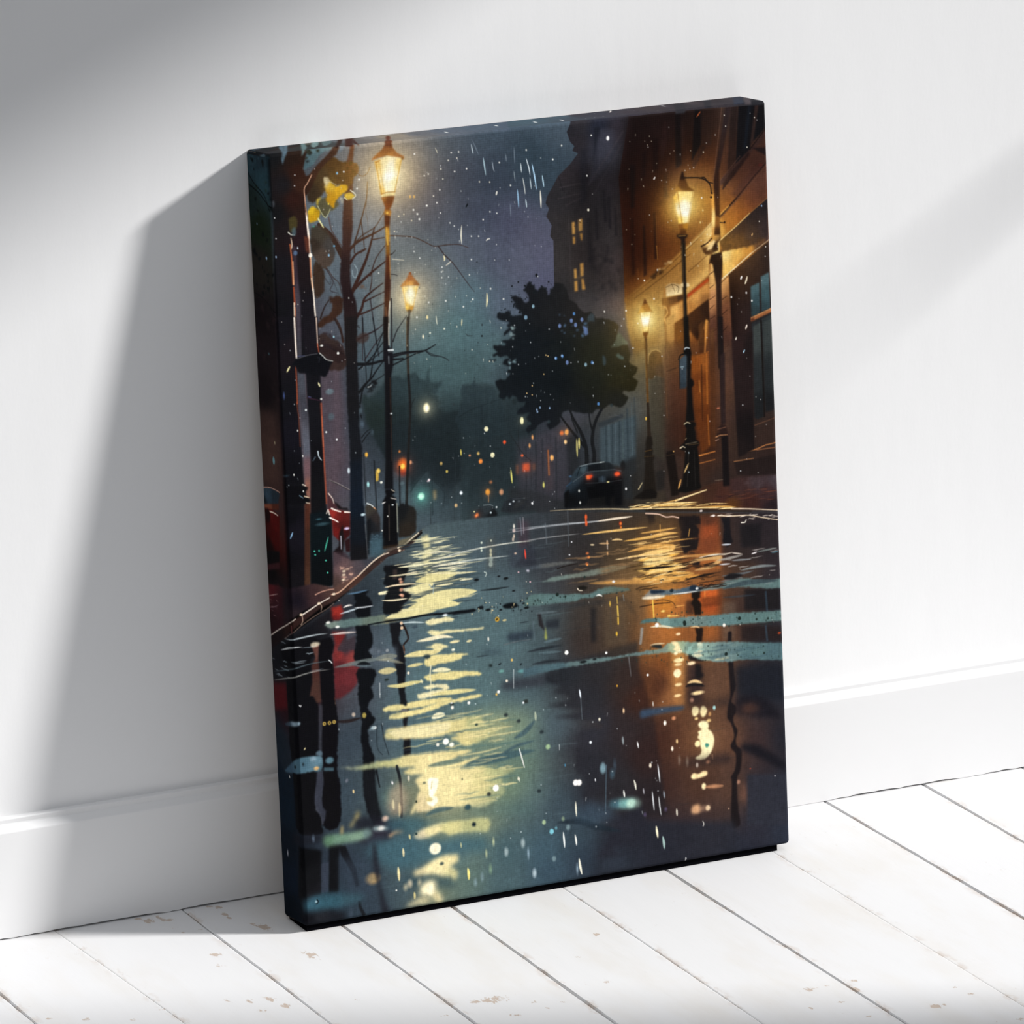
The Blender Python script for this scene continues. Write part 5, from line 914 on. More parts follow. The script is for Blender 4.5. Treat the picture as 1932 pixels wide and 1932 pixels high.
k 3a4a50,9,.9,.6:875.7 896.1 893.9 893.2 936.2 890.7 993.5 895.7
c 1c1a1c,1,.5:878.1 874.9 894.8 869 918.7 874.9 900.4 880.6 882.4 878.7
e e8e4e0,3,2.4,1,.4:649.8 852
e 1e1b18,5,2.4,.9,.3:585 854.5
s 1b1512,2,1.4,.9,.2:535.6 812.9 553.3 809.9 576.8 808.7
s e8c0a8,2.4,2,1,.3:721.3 733.9 738.9 736.7 750.6 739.8 762.3 745.8 777.1 746.9 788.8 750.6
s e8d0b0,2.4,1.6,1,.2:872.2 757.2 899 761.5 935 764.5 958.9 771 997.8 781.4
t f0e0d0,20,14,1.4,1,.2:851.4 751.9 998.2 769.4 997.7 782.8 851.2 758.6
s f8f0e0,2,1.6,1,.2:919.5 776.7 927 776.9 929.9 772.7
e f8e8e0,3,2,1,.3:836.2 743.8 861.7 755.9
k f8f0f0,2.4,1,.2:938.2 838.4 950.4 835.9
s d8c8b8,2,1.6,.9,.2:639.9 774 639.8 789.9
s e8a850,1.6,1.4,.9,.3:749.9 758.9 749.9 772.3
s e8a850,1.6,1.4,.9,.3:811.1 774.8 808.2 787.8
e f05a28,2.4,5,1,.5:598.3 724.8 598.4 736.7
e e86030,1.6,3,1,.4:597.7 730.8
e d03018,3,4,.8,.8:668.5 745.8
e f08030,2,2.4,1,.3:668.8 746.3 669.1 753.3
e c86a3a,3,2.4,.9,.6:600 799.6 596.6 811.4 598 792.4
e e89048,2,2,1,.4:601.2 800.3 597.1 813.6
e f0b070,1.4,3,.9,.4:639.7 777.9 639.5 797.9
k e84030,2.6,1,.4:471.9 768 472.8 786.6
p 4a2c38,.4,3:458.7 713.5 481.8 716.5 478.4 790 458.3 787.3
l 8a94a0,2,2,.6,.6:464.7 709 466.2 740.8
l a8a0a8,2,2,.6,.6:470.5 709.7 470.3 738.7
e f0e8d8,2,4,.9,.5:451.4 723.1
e d8c0b8,3,3.4,.9,.6:451 730.9
e e0c8b0,2,3.6,.9,.5:450.5 741.4 448.5 747
l 50585e,2,2,.7,.5:561.3 708.2 560.7 774.3
l 6a747c,2.4,2.4,.5,.8:514.8 726 516 763.1
d f0f0f4,1.4,1:561.5 790.3 566.9 767.1
c f0e8f8,1,.4:471.8 808.1 474.8 806.7 479.1 808.5 476.9 810.4
d e8b8c0,1.6,.9:456.7 808.8 479.5 829.8
p 3a2a2e,1,1:91.3 723.4 125.4 743.4 159.2 745.3 191 731.2 216.6 729.3 222.8 719.7 240 716.7 263.1 709.3 274.9 700.3 260 714.1 230.5 736.4 196.1 742.3 161 763.8 131.9 780.8 97.1 800.1 82.8 805.5 86.9 780|94.6 739.4 4a3a40 105.1 753.8 6a5050 115.7 768.2 6b5352 138.7 758.2 4c4348 159.2 745.3 3a3c44 174.1 729 34505a 191.8 715.7 3a505c 207.6 738.6 5a4a40 236.9 721.5 6a6450 103.1 792.6 5a4038 92.5 780.7 4a3834
p 3f5a66,.8,2:163.7 712 189.2 710.1 186.5 735.8 162.1 743.1
t d8a890,12,8,2.4,.8,.6:100 745.3 125.4 743.4 122.7 795.2 97.5 791.8
e f0d8b8,3,2,1,.6:109.3 760.8 108.7 767.3 107.4 776.2
e e8c0a0,4,1.6,.8,.6:116.2 757.9 106.1 789.1
s 151416,9,4,1,.3:82.4 813.2 102.8 799.1 131.9 780.8 161 765.1 175.9 750.1 196 743.6 221.9 737.9 248.2 723 265.9 710.9
s 2c221e,2.8,2,1,.4:85.6 805.9 108.9 790.7 137.9 773.8 167.2 754.2 190.5 741.6 219.3 732.8 242.7 719.7 266.1 707
s f0d8b0,2,1.4,1,.2:140.9 770.3 155.6 759.2 173.2 747.1 190.6 739
s f8e8c8,2.2,1.6,1,.2:217.9 732.6 230.9 727.3 245.6 718.7 260.2 710.2
s f8dcb0,2.4,2,1,.2:103.1 792.6 114.8 785 129.4 775.2
e fff0d8,2.6,2,1,.3:220.5 737.7 227.6 737.3
p 6a6450,.9,.8:219.9 719.3 239.9 718 238.2 724.3 227.9 730.8 219.4 731
p 1c1418,1,1:-99.5 785.4 49.5 775.1 88.1 788.1 139.7 771.5 98.6 802.5 61.7 810.6 24.5 823.7 -22.1 847.7 -89.3 880.6 -91.8 823.4|-76.3 794.5 5a1c22 -60.9 818 3a1a20 -70.4 848.4 2a1418 14.2 806.8 15111a 53.7 801.7 3a2628 76.7 791.8 4a3430 99.3 789.6 5a4038 122.5 777 6a4a40 10.6 821.9 2a2024
k c8a8a0,1.6,.8,.3:-86.8 806.8 -64.9 800.9 -43.2 795.4
k a88890,1.4,.7,.3:-86.2 827.6 -61.3 822 -42.4 814.8
t 8a6a6a,10,12,1.2,.7,.3:-84 808.9 -40.9 801.5 -45.8 844.1 -84.1 861.3
s d8a088,2,1.4,.9,.3:51.2 796.1 62.6 792.5 76.7 790.5 88 790.7
p 2a1a18,1,.6:-89.3 880.6 -22.1 847.7 12.8 833.9 24.3 828.9 58.7 812.8 81.7 804.1 87.4 802.3 103.2 795.3 110.3 793.7 139.7 771.5 168.8 754.5 183.5 743.4 199.3 738.9 226.6 733.4 249.8 723.3 255.6 721.5 249.6 728.5 226.2 739.9 197.6 745.2 185.8 754.1 162.5 768 136.1 786.7 109.9 801.4 89.7 811.7 58.2 823.1 23.5 843.1 0.4 856.9 -44.5 885.6 -89 904.1|-61.8 878.3 1d1416 9.4 845.1 2e1b18 52.6 822.4 30201e 95.7 804.7 3f2a24 124.6 790.4 4a3028 168.5 759.7 3a2a26
s f0e0d0,2.2,1.6,1,.2:-88.7 880.5 -47.8 861.4 -9.9 845.6 10 834.8
s f8e8d8,2.4,1.8,1,.2:24.3 828.9 41.5 820.8 58.7 812.8 78.8 805.1
s e8b898,2.2,2.2,1,.2:83.3 799.9 98.9 797.3 122.2 782.2 139.7 771.5
s f0d8c0,2,1.6,1,.2:139.7 771 163.2 753.8 183.5 742.9 199.3 738.9
s a88878,1.4,1.4,.8,.2:-25.2 874.3 3 859.8 23.3 847 52.1 832.7 72.1 825 86.6 816.5
s d8b8a0,1.4,1.2,.9,.2:21.5 827.2 24 834.1 23.6 841.8 20.5 846.6
s d8b8a0,1.2,1,.9,.2:60.1 813 62.6 819.8 60.8 826.1
l 8a4a4a,1.6,1.6,.8:2 846.7 1.9 859.7
e f8e0c0,3,2.2,1,.3:87.5 799.7 57.3 812.6 21.5 828.5 220.7 737.8
p 101116,1,3,1:-89.3 906.8 -12.9 872.1 23 852.2 69.1 829.8 98 815.5 121 805.5 149.8 793.7 154.1 820.4 125.3 832.2 90.6 848.4 67.7 855.7 78.4 867.6 72 882.4 -76 896.5 -84.1 913.7|-45.8 896.3 1a1c22 22.5 862.5 121318 79.4 846.9 1a181c 109.1 817 2c3038 138 805.2 2a323a
p 16171c,.8,5:-83.5 908.4 72.6 869.4 74 950.6 -89.7 962.1
p 8a2220,.95,1.5,1:80.6 823.6 100.5 821 105.4 834.7 96.2 849.1 82.2 847.2|88.6 832.5 a02a22 85.2 845 701c1c
p 7a2422,.9,1.5,1:81.2 868 106.3 871.4 105.5 887 93.4 903.6 115.9 904.2 127 908.3 126.1 926.5 114.5 932.8 131.2 937.7 126.9 966 111.9 982.2 88.8 992.1 77.6 990.5 79 935.6 77.6 909.3 84.3 889.3|94.6 880.3 7a201e 104.7 902.6 4a3038 93 911.4 8a2c2a 115.1 919.8 963a36 91.9 932.2 5c1e22 90.8 953 6a2226 113.4 953.6 6c2428 95.1 979.8 5a2024
p 3c3036,.85,1.2:103 881.4 125.7 879.3 125.9 902.9 104.5 907.8 87.8 902.9
p 4a4c56,.8,1.2:109.1 871.8 129.3 864.1 128.5 879.7 108.3 887.4
p 7a1c20,.8,3:-84.1 966.3 -28.5 955.9 -27.9 1003 -83.8 1016.2|-61.8 983.1 5c151a
e f05030,3,3,1,.5:68 974.9
s b04a24,2.4,1.6,.95,.3:69.9 976.3 76.6 983.8 78.9 993.3 79.8 1002.6
e f8d0a0,1,4,1,.2:79.4 999.9
c 0d0d11,1,1,1.2:-45.1 891 21.9 872.9 53.8 879.9 48.3 905.2 36.7 911.4 38.1 937.7 33.6 971.1 44.1 985.7 47 1009.7 42.9 1087.8 36.8 1123.7 38.8 1139.8 31 1180.8 32 1215.2 -21.9 1214.9 -17.6 1124.4 -26 1065.6 -25.4 1007.7 -27.3 945.2 -39 916
c 0d0c10,1,1,1.2:53.8 879.9 77.8 878 82.6 894.3 77.3 914.5 80.4 935.8 79.4 982.9 82.3 1009.5 83.5 1041.2 77.7 1124.5 82.3 1146.3 76.9 1222.1 43.2 1216.9 48 1125.4 48.5 1062.4 54 1010.7 51.7 973.7 52.5 931.9 51.1 905.6
p 5a3830,.9,1:39.3 888.3 53.4 887.6 50.7 913.4 52 942.3 52 968.5 52.2 992.1 43.7 993.5 37.4 979.5 30.4 978.5 37.2 955.9 37.4 924.6 45.2 910|45.9 897 6a4038 45.5 930.9 4c2a24 42.1 969.7 4a3028
c e8d8b8,.8,.8:36.8 884 43.9 881.6 55 883.9 53.3 888.9 43.4 891.5 37.9 889.4
p 33343c,.9,1:47.7 996.7 54.7 997.7 48.8 1083.4 43.2 1082.6
p 40434e,.95,1.2:35.1 1128.7 49.4 1125.6 46.1 1162 43.3 1187.9 46 1217.4 32 1215.2 29.7 1178
c 0e1014,1,.8,1.4:125.3 803.5 155.1 802.3 149.1 809.3 157.2 815.6 162.3 826.8 157.6 836.6 158.2 852.4 154.6 867.6 159.4 884 160 899.8 152.2 914.4 157.2 928.2 123.2 928.7 123 905.1 128 890.1 126.5 863.7 130.1 848.5 126.7 832.4 128.9 817
c 0e1014,1,.8,1.4:128.1 942.5 153.5 944.8 163.8 954.1 157.8 973 151.7 980 156.6 996.5 147.6 1005.7 144.1 1018.4 154.6 1035.7 151.2 1045.7 131.6 1040.3 129.5 1026.8 127.5 1010.7 125.5 994.7 128.1 971.4 124.8 952.6
c 0e1014,1,.8,1.4:134.7 1035.5 154.6 1035.7 156.6 1041.2 148.1 1050.6 142 1060.2 143.7 1081.6 148.6 1098.1 152 1114.5 149.9 1156.4 155 1196.9 158.8 1234.6 144.6 1232.5 129.9 1185.2 128.1 1137.3 130 1100.6 127.1 1073.8 129.8 1047.9
s 20282e,2,1.4,.9,.3:169.4 1051 172.5 1075.2 177.2 1094.4 180.8 1108.1
s 20282e,2,1.4,.8,.4:159.4 1052.2 158.9 1091.7 168.1 1106.3
s 20282e,3,1.6,.9,.4:155.5 1130.8 157.5 1147 159.5 1163.2
c 16161a,1,.8,1.4:188.2 762.3 230.7 765.3 232.7 781.3 226.2 798.7 240.2 803.2 222.8 808.7 236.4 821.1 224.2 837.8 217.9 850 186.7 848.4 184.8 829.8 194.7 802.4 186.7 793.4 191.7 778.4
p 5a4a44,.6,1.5:204.9 769.7 217.6 771.4 215.3 789.4 204 787.9
c 15161a,1,.8,1:194.3 867.8 215.5 869.4 214.7 886.3 211.1 901.6 218.8 918.4 222.1 937.3 222.6 955.8 219.9 981.8 219.9 1010.8 224.9 1024.7 222.5 1045.5 218.5 1068.7 224.7 1088.1 223.4 1114.4 210.6 1112.5 212.7 1070.5 211.1 1043.9 207.7 1027.5 208.5 1011.8 205.5 985 204 958.5 199.4 936.8 205.5 927.1 197.8 910.3 197.2 894.4 194.9 883.6
s 241a18,4,3,1,.3:221 874.1 227.4 888.1 229.6 901.5 220.6 910.8 221.5 921.4
s 8a5a40,2,1.6,.9,.3:219.9 913.3 221.2 926.7
s 1c1a1c,5,3,1,.4:195.4 1131.5 201.1 1158.8 201 1190.6 200.7 1225.1
k 241c1c,6,.9,.5:75.5 1032.1 103.6 1034.9 132 1032.4
e f0c0a0,4,3,1,.5:220.6 795.4
e d89878,5,4,.9,.8:220.5 809.7 222.2 820.5
e f0b090,3.4,2,1,.4:219.5 790 219.5 818.8
k f0c0a0,3,1,.3:190.6 828 210.5 827.5 230.3 829.4
e e8b898,3,3,1,.4:217 839.4 218.1 847.4
p 8a5a48,.6,1.2:217.6 771.4 226 772.5 224.5 803.7 217.4 802.8
p e8dc9c,.85,1.5,2.5:264.3 717.4 278.6 716.6 283.5 733 280.2 743 288.3 751.9 276.5 760.8 284.2 777.6 280.6 792.9 288.9 799.2 285.3 814.5 296 829.1 304.1 840.7 297.7 853 266.2 854 238 847.5 250 836 233.1 831.1 253.4 823.3 239.8 811 262.8 806.2 254.8 794.7 272.2 789.1 267.3 772.7 265.3 756.8 271.7 741.9 266.5 730.7
t f4ecb8,36,52,2.4,.95,.3:258.7 716.6 304.2 719.9 298.1 787.3 252.4 786.5
t f4ecb8,22,70,1.5,.95,.2:249 738.9 352.1 736.6 349.1 799.3 246.5 790.9
t f4e6a8,40,80,4,.85,.3:261.4 777.2 315.1 789.6 323.3 859.1 220.8 850.4
t f8ecc0,30,60,1.8,.9,.2:197.2 753 334.2 750.1 336.7 818.7 188.7 809.4
t 2c3a42,26,60,2.4,.8,.3:238.6 719.3 323.8 727.7 320.6 795.5 235.2 789.4
t 35454c,34,70,3,.8,.3:224.1 782.7 343.4 798.6 340.4 861.4 220.8 850.4
k e8dc98,16,.95,.5:248.9 799.1 271.9 796.9 306.3 795 335 794.3
k f0e4a4,14,.95,.5:234 812.9 265.4 811.8 285.7 806.7
k ecdf9c,20,.95,.6:247.2 834.3 278.7 832 321.7 831.2 372 831.9
k ecdf9c,20,.95,.6:232.4 845.4 266.7 844.8 306.7 846.3 335.1 851.5
k f0e4a8,14,.9,.4:189.2 856.6 209.2 854.1 237.7 852.7 271.9 854.7
k f8eec0,4,1,.2:194.2 812.8 185.7 812.1 177.3 810.5 200.1 808.8
k f0e4b0,3,1,.2:286.9 811.6 305.4 811.9 325.5 812
k f0e8c0,3,1,.2:337.1 808.8 348.7 807.7 365.9 808.4
k f0e4b0,3,.95,.2:280.9 788.2 309.3 790.9 337.8 794.7 375.1 796.2
k f0e8c8,3.4,1,.2:281.5 775.9 315.8 775.2 355.9 776
k e8e0c0,2.4,.9,.2:277 750.4 299.8 750.3 325.5 752.1
k d8d8c8,2.4,.9,.2:284.8 765.1 339.6 757.3 426.2 752.9 493.3 755
k c8d0c8,2.4,.8,.2:315.9 773.9 379 774.3 442.5 776.1
k 1c2226,3,.9,.2:376.3 832 405.1 833.2 438.4 832.9
s a8c0c8,1.4,1.2,.8:283.6 824.8 285.7 806.7
l 7a94a8,1.6,1.2,.8,.3:277 808.1 282.4 814.1
c 121417,.95,.6,1.4:186.7 764.7 233.4 767 232.7 781.3 223.3 798.3 248.7 803 222.8 808.7 239.2 822.7 221.4 837.4 215.1 849.6 186.7 849.7 183.4 829.6 196.1 802.6 185.3 793.3 191.7 778.4
p 4a3a36,.6,1.2:206.3 769.9 214.8 771 213 789.1 204.5 788
e d89878,3.4,3,.9,.8:220.5 809.7 222.2 820.5 220.6 795.4
e f0b090,3.4,2,1,.4:219.5 790 219.5 818.8
k f0e0b8,3,1,.2:179.5 823.9 204.9 826.8 233.3 826.9
k f0d8b0,3,1,.2:186.3 801.2 211.9 799.9 251.6 802.1
k e8d8b0,2.4,1,.2:195.8 781.6 224.1 782.7 258.4 780.7
k f4ecc0,3,1,.2:213.5 768.2 241.9 768.9 281.8 769.4
e f0ecc0,2.4,4,.9,.5:402.7 761.7 402.3 769.5
e e8f0d8,2,2,.9,.3:404.1 743.4 384.8 744.8 384.1 759.2 383.4 754.4
e c8dcd0,4,5,.7,.8:402 777.4 401.5 786.5
s d8e4d8,1.8,1.4,.9,.3:388 799.2 392.1 802.4 389.6 807.4
p 5a5448,.3,3:395.2 737 412.4 739.2 409.7 796.8 392.5 794.6
p 2a3036,.85,2.5:440.1 763.9 492.4 762.8 493.5 802.6 441.5 798.4|453.9 778.9 38404a 467.9 791.3 2c2f38
k e84838,3,1,.4:471.3 768 472.7 786.7
e d8b8a0,2.4,2,.9,.5:452.2 773.4
p 5f7674,1,.7,1.2:65.1 852.7 73.7 848.7 96.2 849.1 124.4 849.1 158.3 849.8 186.6 851 189.1 857.9 214.3 865.3 191.5 867.4 157.5 865.4 118.1 863.1 95.5 862.6 73.2 859|73.4 855.2 7a8a80 112.8 855.3 5c7472 163.6 857 68786c 205.9 862.8 8a8260
k e8dc9c,11,.95,.6:186.3 857.5 209.1 856.7 243.3 856.1 288.9 857
s 101418,2.4,5,1,.3:151.9 864.6 191.7 863.5 225.8 864.2 265.8 862.3 305.7 865.1 334.4 865.9 363.1 867.1
c 101418,1,.5:317 870.1 328.8 863.8 351.8 864.3 363.3 864 368.9 867.9 354.4 869.9 334.2 869.8
e 101418,6,3,1,.3:377.1 863.7
c 0c1014,1,.4:420.9 867 426.8 863.9 438.5 862.8 449.9 865.7 452.6 871.8 440.9 873.7 426.5 871.7
e 121618,5,2.4,1,.3:469.8 876.3 391.9 869.7 371.5 811.5 430.5 816.8
e 16191c,3,1.6,1,.3:416.6 810.9 464.4 867.6 445.2 841.7 417.7 873.2
w 15191c,30,.7,1.8,1:375.5 850.3 488.1 857.6 486.8 886.6 374.5 871.3
w f0d8a0,16,.7,1.6,1:364.5 838.3 488.8 841.7 486.5 891.8 348.5 873
c f4e8b0,1,.5,.8:265.2 874.9 279.7 870.3 302.5 872.1 305.5 869.8 322.4 876.1 319.3 880.9 302.2 879.9 282 882.4 270.6 881.4
t 2c3a44,10,20,2,.9,.2:271.8 857.3 334.4 865.9 328.1 876.9 271 873
e e8f0f0,5,2,1,.3:305.6 867.7
k c8d8d8,3,.9,.4:216.9 870.9 239.6 871.9 265.1 876.2
e 3a4a54,5,3,1,.6:244.3 881.2
e f0c8a0,3,3,1,.3:217.8 870.5 218.2 879.5
c f0e3a8,1,.6,1:267.1 893.5 278.7 891.2 289.9 895.4 304.3 895.5 321.4 897 338.6 898.6 361.6 899.9 381.8 900 378.7 903.6 349.9 902.8 327 901.8 304 901.2 295.3 902.7 286.6 904.7 275.4 899.9
k f4e8c0,7,1,.4:245 908.4 269.3 907.5 298 906.2 320.8 910.9
k f0e0a8,5,1,.4:311.7 919.5 323.2 919.2 333.3 919
k f0e0a8,4,1,.4:346.1 922.4 356.5 921.7
c f0e2a4,1,.6,1:262.4 920.5 274.4 920.4 283.2 916.8 297.4 920.1 311.4 926.5 299.8 928.4 293.9 932.8 282.3 935.2 271 931.5 279.8 928.2 271.4 923.6
k d8cc94,12,.9,.6:162.8 929.6 188.4 928.7 206.9 929.4
k ecdc98,11,1,.5:219.5 932.2 245.3 931.3 273.8 932.7 293.9 931.5
c ecdb94,1,.7,1.2:258.8 947.7 264.8 940.6 282.2 937.8 302.2 939.3 330.8 941.9 350.2 945.9 336.3 948 333.1 952.8 315.8 955.2 289.9 956 272.6 957.6 261.3 953.9
c 2c3c40,1,.6:257.8 937.6 262.2 935 270.8 936.2 272 941.1 264.7 943.3
e f0ecd0,3.4,2.4,1,.4:318.5 933.6
k e0d090,6,.95,.5:224.3 952.1 244.3 951 258.6 950.8
k f0e8b8,8,1,.5:273.6 966.9 292.2 966.9 312.2 969.7
c e8d890,1,.7,1.2:257.4 975.2 274.7 972.4 300.6 972.1 334.9 975.6 357.8 978.8 372.1 983.4 369 988.3 340.2 985.6 314.2 988.5 288.5 984.9 271.3 985.1 260.1 979.5
s e8e0b8,2.4,1.6,1,.3:272.6 957.6 270.4 973.1 271.1 989 269.9 1002.1
k d8c88c,12,.9,.6:167.3 953.3 187.1 954 204.2 954.5
k e8d890,8,.95,.5:182.9 981.8 208.4 984.9 231.3 983.4 257 983.1
k e8e0b0,3,.95,.4:251.5 978.3 254 986.6
c f0e4b0,1,.6,1:255 994.7 270.9 991.7 299.5 994.4 307.8 1002.2 301.8 1006.6 310.2 1010.5 287.1 1012.5 264.1 1014.5 246.9 1014.7 243 1006.2 253.1 1005.5 279 1003.4 296.2 1003.2 284.9 998.9 264.8 999.2
k e8da94,9,.95,.6:270 1010 315.9 1011.3 362 1013.8
c ead992,1,.8,1.2:172.3 1022.4 189.6 1018.3 212.4 1019 246.8 1017.3 281.1 1018.2 304 1020.2 312.3 1026.7 283.5 1027.8 251.9 1029.9 223.3 1029.8 200.4 1030.4 177.7 1028.5
c ead992,1,.8,1.2:182.7 1042.4 188.7 1035.3 211.7 1033.4 246 1033 280.7 1027.4 321 1025.2 350 1022.7 371.6 1024.5 367.1 1027.8 332.3 1030.8 297.7 1032.5 280.2 1037.9 245.5 1042.2 222.6 1044.2 205.3 1045.7
k f0e8c0,11,1,.5:269.4 1053.6 282.4 1050.2 296.8 1050.9
p 4a5a56,.5,3:154.7 1033.1 177.7 1028.5 211.9 1029.4 211.5 1036 177.2 1038.9
c ead997,1,1.6,1.6:176 1062.5 198.9 1060.6 227.4 1062.1 247.4 1062.3 273.3 1060.8 307.7 1063.1 330.8 1062.5 353.9 1061.3 371 1066.9 373.3 1080.6 398.8 1092.3 386.7 1103.8 357.3 1112.8 334.1 1114.8 317.4 1101.7 306 1097.4 323.6 1092 306.5 1088.1 283.4 1088.8 254.7 1088.5 226.2 1085.7 197.8 1082.9 175.2 1078.2|181.2 1071.2 cfc48a 209.8 1071.4 ecd99a 238.4 1071.6 ecd998 278.6 1069.5 f0de9c 324.6 1070.9 dfd08c 353.5 1069.7 b8b880 369.3 1103.9 ccc283 337.3 1107.3 e0d08c
p 8f9c74,.6,14:348.2 1061 394.5 1059.7 440.8 1063.7 486.7 1081 451.1 1094.5 491.2 1111 438 1124.7 391.8 1117.9 363.3 1108.4
p a8a878,.6,8:370.5 1077.5 411.4 1072.8 427.6 1099.1 392.1 1112.6
c eddb9a,1,1.6,1.6:82.3 1117.3 121.9 1120.6 156.1 1117.7 190.3 1117.5 224.8 1114.6 264.8 1116.5 305 1118.5 339.6 1120.9 345 1127 321.7 1131.6 301.3 1136.5 286.7 1139.7 269.5 1139.8 257.9 1142.1 292.3 1143.2 315.5 1141.3 341.5 1139.8 361.9 1137.5 355.8 1144.6 332.4 1149.1 366.8 1156.9 407 1165.5 435.9 1172.5 406.2 1184.1 410.7 1211.6 386.7 1226.7 363.2 1233.8 328.8 1225.9 297.1 1223.8 259.6 1223.4 231 1221.7 232.3 1195.3 238.8 1180.4 231 1163.3 248.6 1155.3 223 1151.5 208.9 1146.7 217.8 1140.1 235 1140 206.6 1135.8 166.9 1129.9 121.5 1128.4|99.1 1121.1 7a8272 138.8 1123.1 98a078 178.6 1123.7 c0bc80 218.6 1124.3 e0d090 264.5 1123.1 efdc9c 322.1 1123.6 e8d592 277.4 1154.3 f0df9e 319.3 1181.8 f2e0a0 362.4 1188.3 dccf8e 392.2 1171.3 c0bd82 399.3 1207.2 a8ac7c 289.4 1204 f0dfa0 247.8 1171.1 e8d69a 245.9 1210.7 dcc896
p 6a8068,.55,16:350.3 1138.4 408.4 1136.3 466.8 1134.2 488.6 1169.6 452.5 1191 486.2 1222.9 432.9 1236.3 403.8 1234.6 394.1 1193 424.3 1170.8
k 3f5a60,16,.9,1.6:320.6 1155.4 349.8 1149 390.5 1147.1 425.5 1144.2 475.1 1143.5
k 4f6862,9,.8,1:257.9 1140.7 292.4 1140.5 332.8 1141.2
t eddb9a,26,70,3.4,.75,.8:331.4 1050.6 417.9 1057.7 435.4 1183.1 386.6 1229.3 328.8 1225.9
t 54706a,18,80,3,.6,.8:319.9 1048.9 458.6 1058.2 464.1 1192.8 386.1 1240 328.8 1225.9
t d8cc90,18,60,2.6,.7,.6:222.5 1045.5 342.8 1052.2 327.6 1129.8 224.5 1119.9
t 42585e,8,60,2.4,.6,.6:194.3 1038.8 325.6 1049.8 322.1 1123.6 201.8 1116.5
p 4d6866,.5,8:328.6 1228.6 363.4 1228.5 404.1 1229.3 470.7 1242.1 469.6 1266.1 327.9 1244.5
k 3c545e,10,.8,1.5:432.6 1115.9 456.4 1106 477.7 1087.7
k 3c545e,6,.8,1.5:405.3 1141.2 437.8 1130 476 1124.9
c ffffe4,.95,1.4:255.2 1166.9 262.5 1164 275.3 1166.7 276.4 1175.4 271.3 1190.6 265.2 1197.7 272.2 1201.4 273.3 1209.5 264.3 1216.2 255.9 1212.2 253.3 1206.5 260.4 1207 264.9 1204.3 258.1 1196.6 257.3 1183.2
c e0cc88,.9,.8:251.5 1200.9 257.9 1199.2 264.1 1201.8 260.5 1206.5 253.3 1205.2
s c8a860,1.4,1.4,.8,.4:264.5 1170.9 262.1 1183.9
e 3a4a40,3,2.4,1,.5:249.3 1170.8 358.9 1078.5
e fffdf0,6,6,1,.5:295.8 1100.9
e fffdf4,5.4,5.6,1,.4:392.6 1201.6
e fffbe8,5,4,1,.6:307 1108.1
e fff8e8,3,3.4,1,.5:311.7 1039.8 279.2 1104.1
e fffcf4,3,3,1,.3:345.3 1035.9 406.1 1024.1 170.3 916.2 187.3 916.9
e f8e8d0,2.4,2.6,1,.3:423.7 1006.1 227.1 963.8
e f0c060,2,2.4,1,.5:401.8 1028.3 435.9 969
e c89a30,4.4,4.4,1,.6:409.7 889.8
e 2a2010,2,2,1,.4:409.4 890.1
e e8a830,2,1.4,1,.2:411.1 891.6
k f0d890,3,1,.3:420.3 893.4 428.4 893.5
e fff4e0,1.6,3.6,1,.3:390.2 923.7
c 1c2424,1,.4:388.5 971.7 392.9 970.7 396.3 973.6 394.1 975.9 389.8 974.5
c 2a2f2c,1,.6:454.6 1049.7 459.1 1046.3 464.9 1047.1 464.1 1052.4 457.4 1052.7
e f0f4f8,2,2,1,.4:455.4 1051.4
e 25302e,4,2.4,1,.6:311.4 1033.9 183.5 970
e f4f4f4,2,1.6,1,.3:310.7 1031.2
c 15191c,1,.4:208.2 1017 214.1 1013.9 221.1 1016.2 220.1 1024 213.7 1020.5
k 6a6a68,5,1,.3:207.4 1032.2 214.7 1030.6 223.1 1033.7
e f4f4f0,5,3,1,.6:153.9 1054.6
c 8aa4ac,.9,.6:143.5 1057.8 150.9 1052.3 158 1053.3 150.6 1057.5
e e0c8b0,3.4,4,.8,.8:114.9 1024.7
e c8b050,4,5,.8,.8:135.9 1029
e c8a850,3.4,3.4,1,.5:56.5 1033.1 66.7 1033 76 1032.5
e 3a2c14,1.4,1.4,1,.3:56.5 1033.1 66.7 1033 76 1032.5
c 6a8290,.95,1:-43.4 1033.5 -18.3 1024.7 7 1022.7 7.5 1028.8 -7.1 1031.7 -34.6 1035.7|-0.2 1023.9 8aa2b0 -31.2 1032.5 3a4a58
c 4f6e7c,1,1.4:-53.6 1122.4 -34 1109.2 -1.8 1091 19 1088.2 44.2 1090.6 49.5 1096.7 48.1 1112.2 37 1119.8 17.3 1119.5 -11 1119.1 -41.6 1123.4|-34.9 1117.3 3a5468 10 1098.7 48697a 38.2 1097.6 5f8090 43 1114.1 4a6a78
e 86a0b0,6,4,.8,1.4:31.3 1094
c 5f7888,.8,1.2:35.9 1086.8 39 1082 46.1 1080.9 50.1 1086.2 47 1091
e 5a8090,8,6,.9,1.5:63.4 1101.4
p 44606c,.9,1.2:51.5 1112.7 71.1 1115.7 70.8 1122.2 51.1 1120.1
e e0b070,5,3.4,.95,1:36.9 1112.2
c 0e1216,1,.5:-12.1 1107.5 -8 1103.6 -3.5 1105.8 -7.5 1109.8
c 0e1216,1,.5:9.3 1101.2 11.2 1097.6 12.6 1101.7 11.4 1104.7
l f0f0f0,1.4,1.4,.9:-33.7 1127.6 -33 1132.2
s f0f0f0,1.6,1.2,1:9.4 992.5 11.5 995.4 12.8 993
k e8d8a0,2,1,.2:14 1075.2 17.6 1071.5
k f0e8d8,2,1,.2:58.2 1180.1 63.7 1183.1
s f4f8f8,1.8,1.8,1,.2:71.2 918.3 73.9 920.5 77.1 924.4
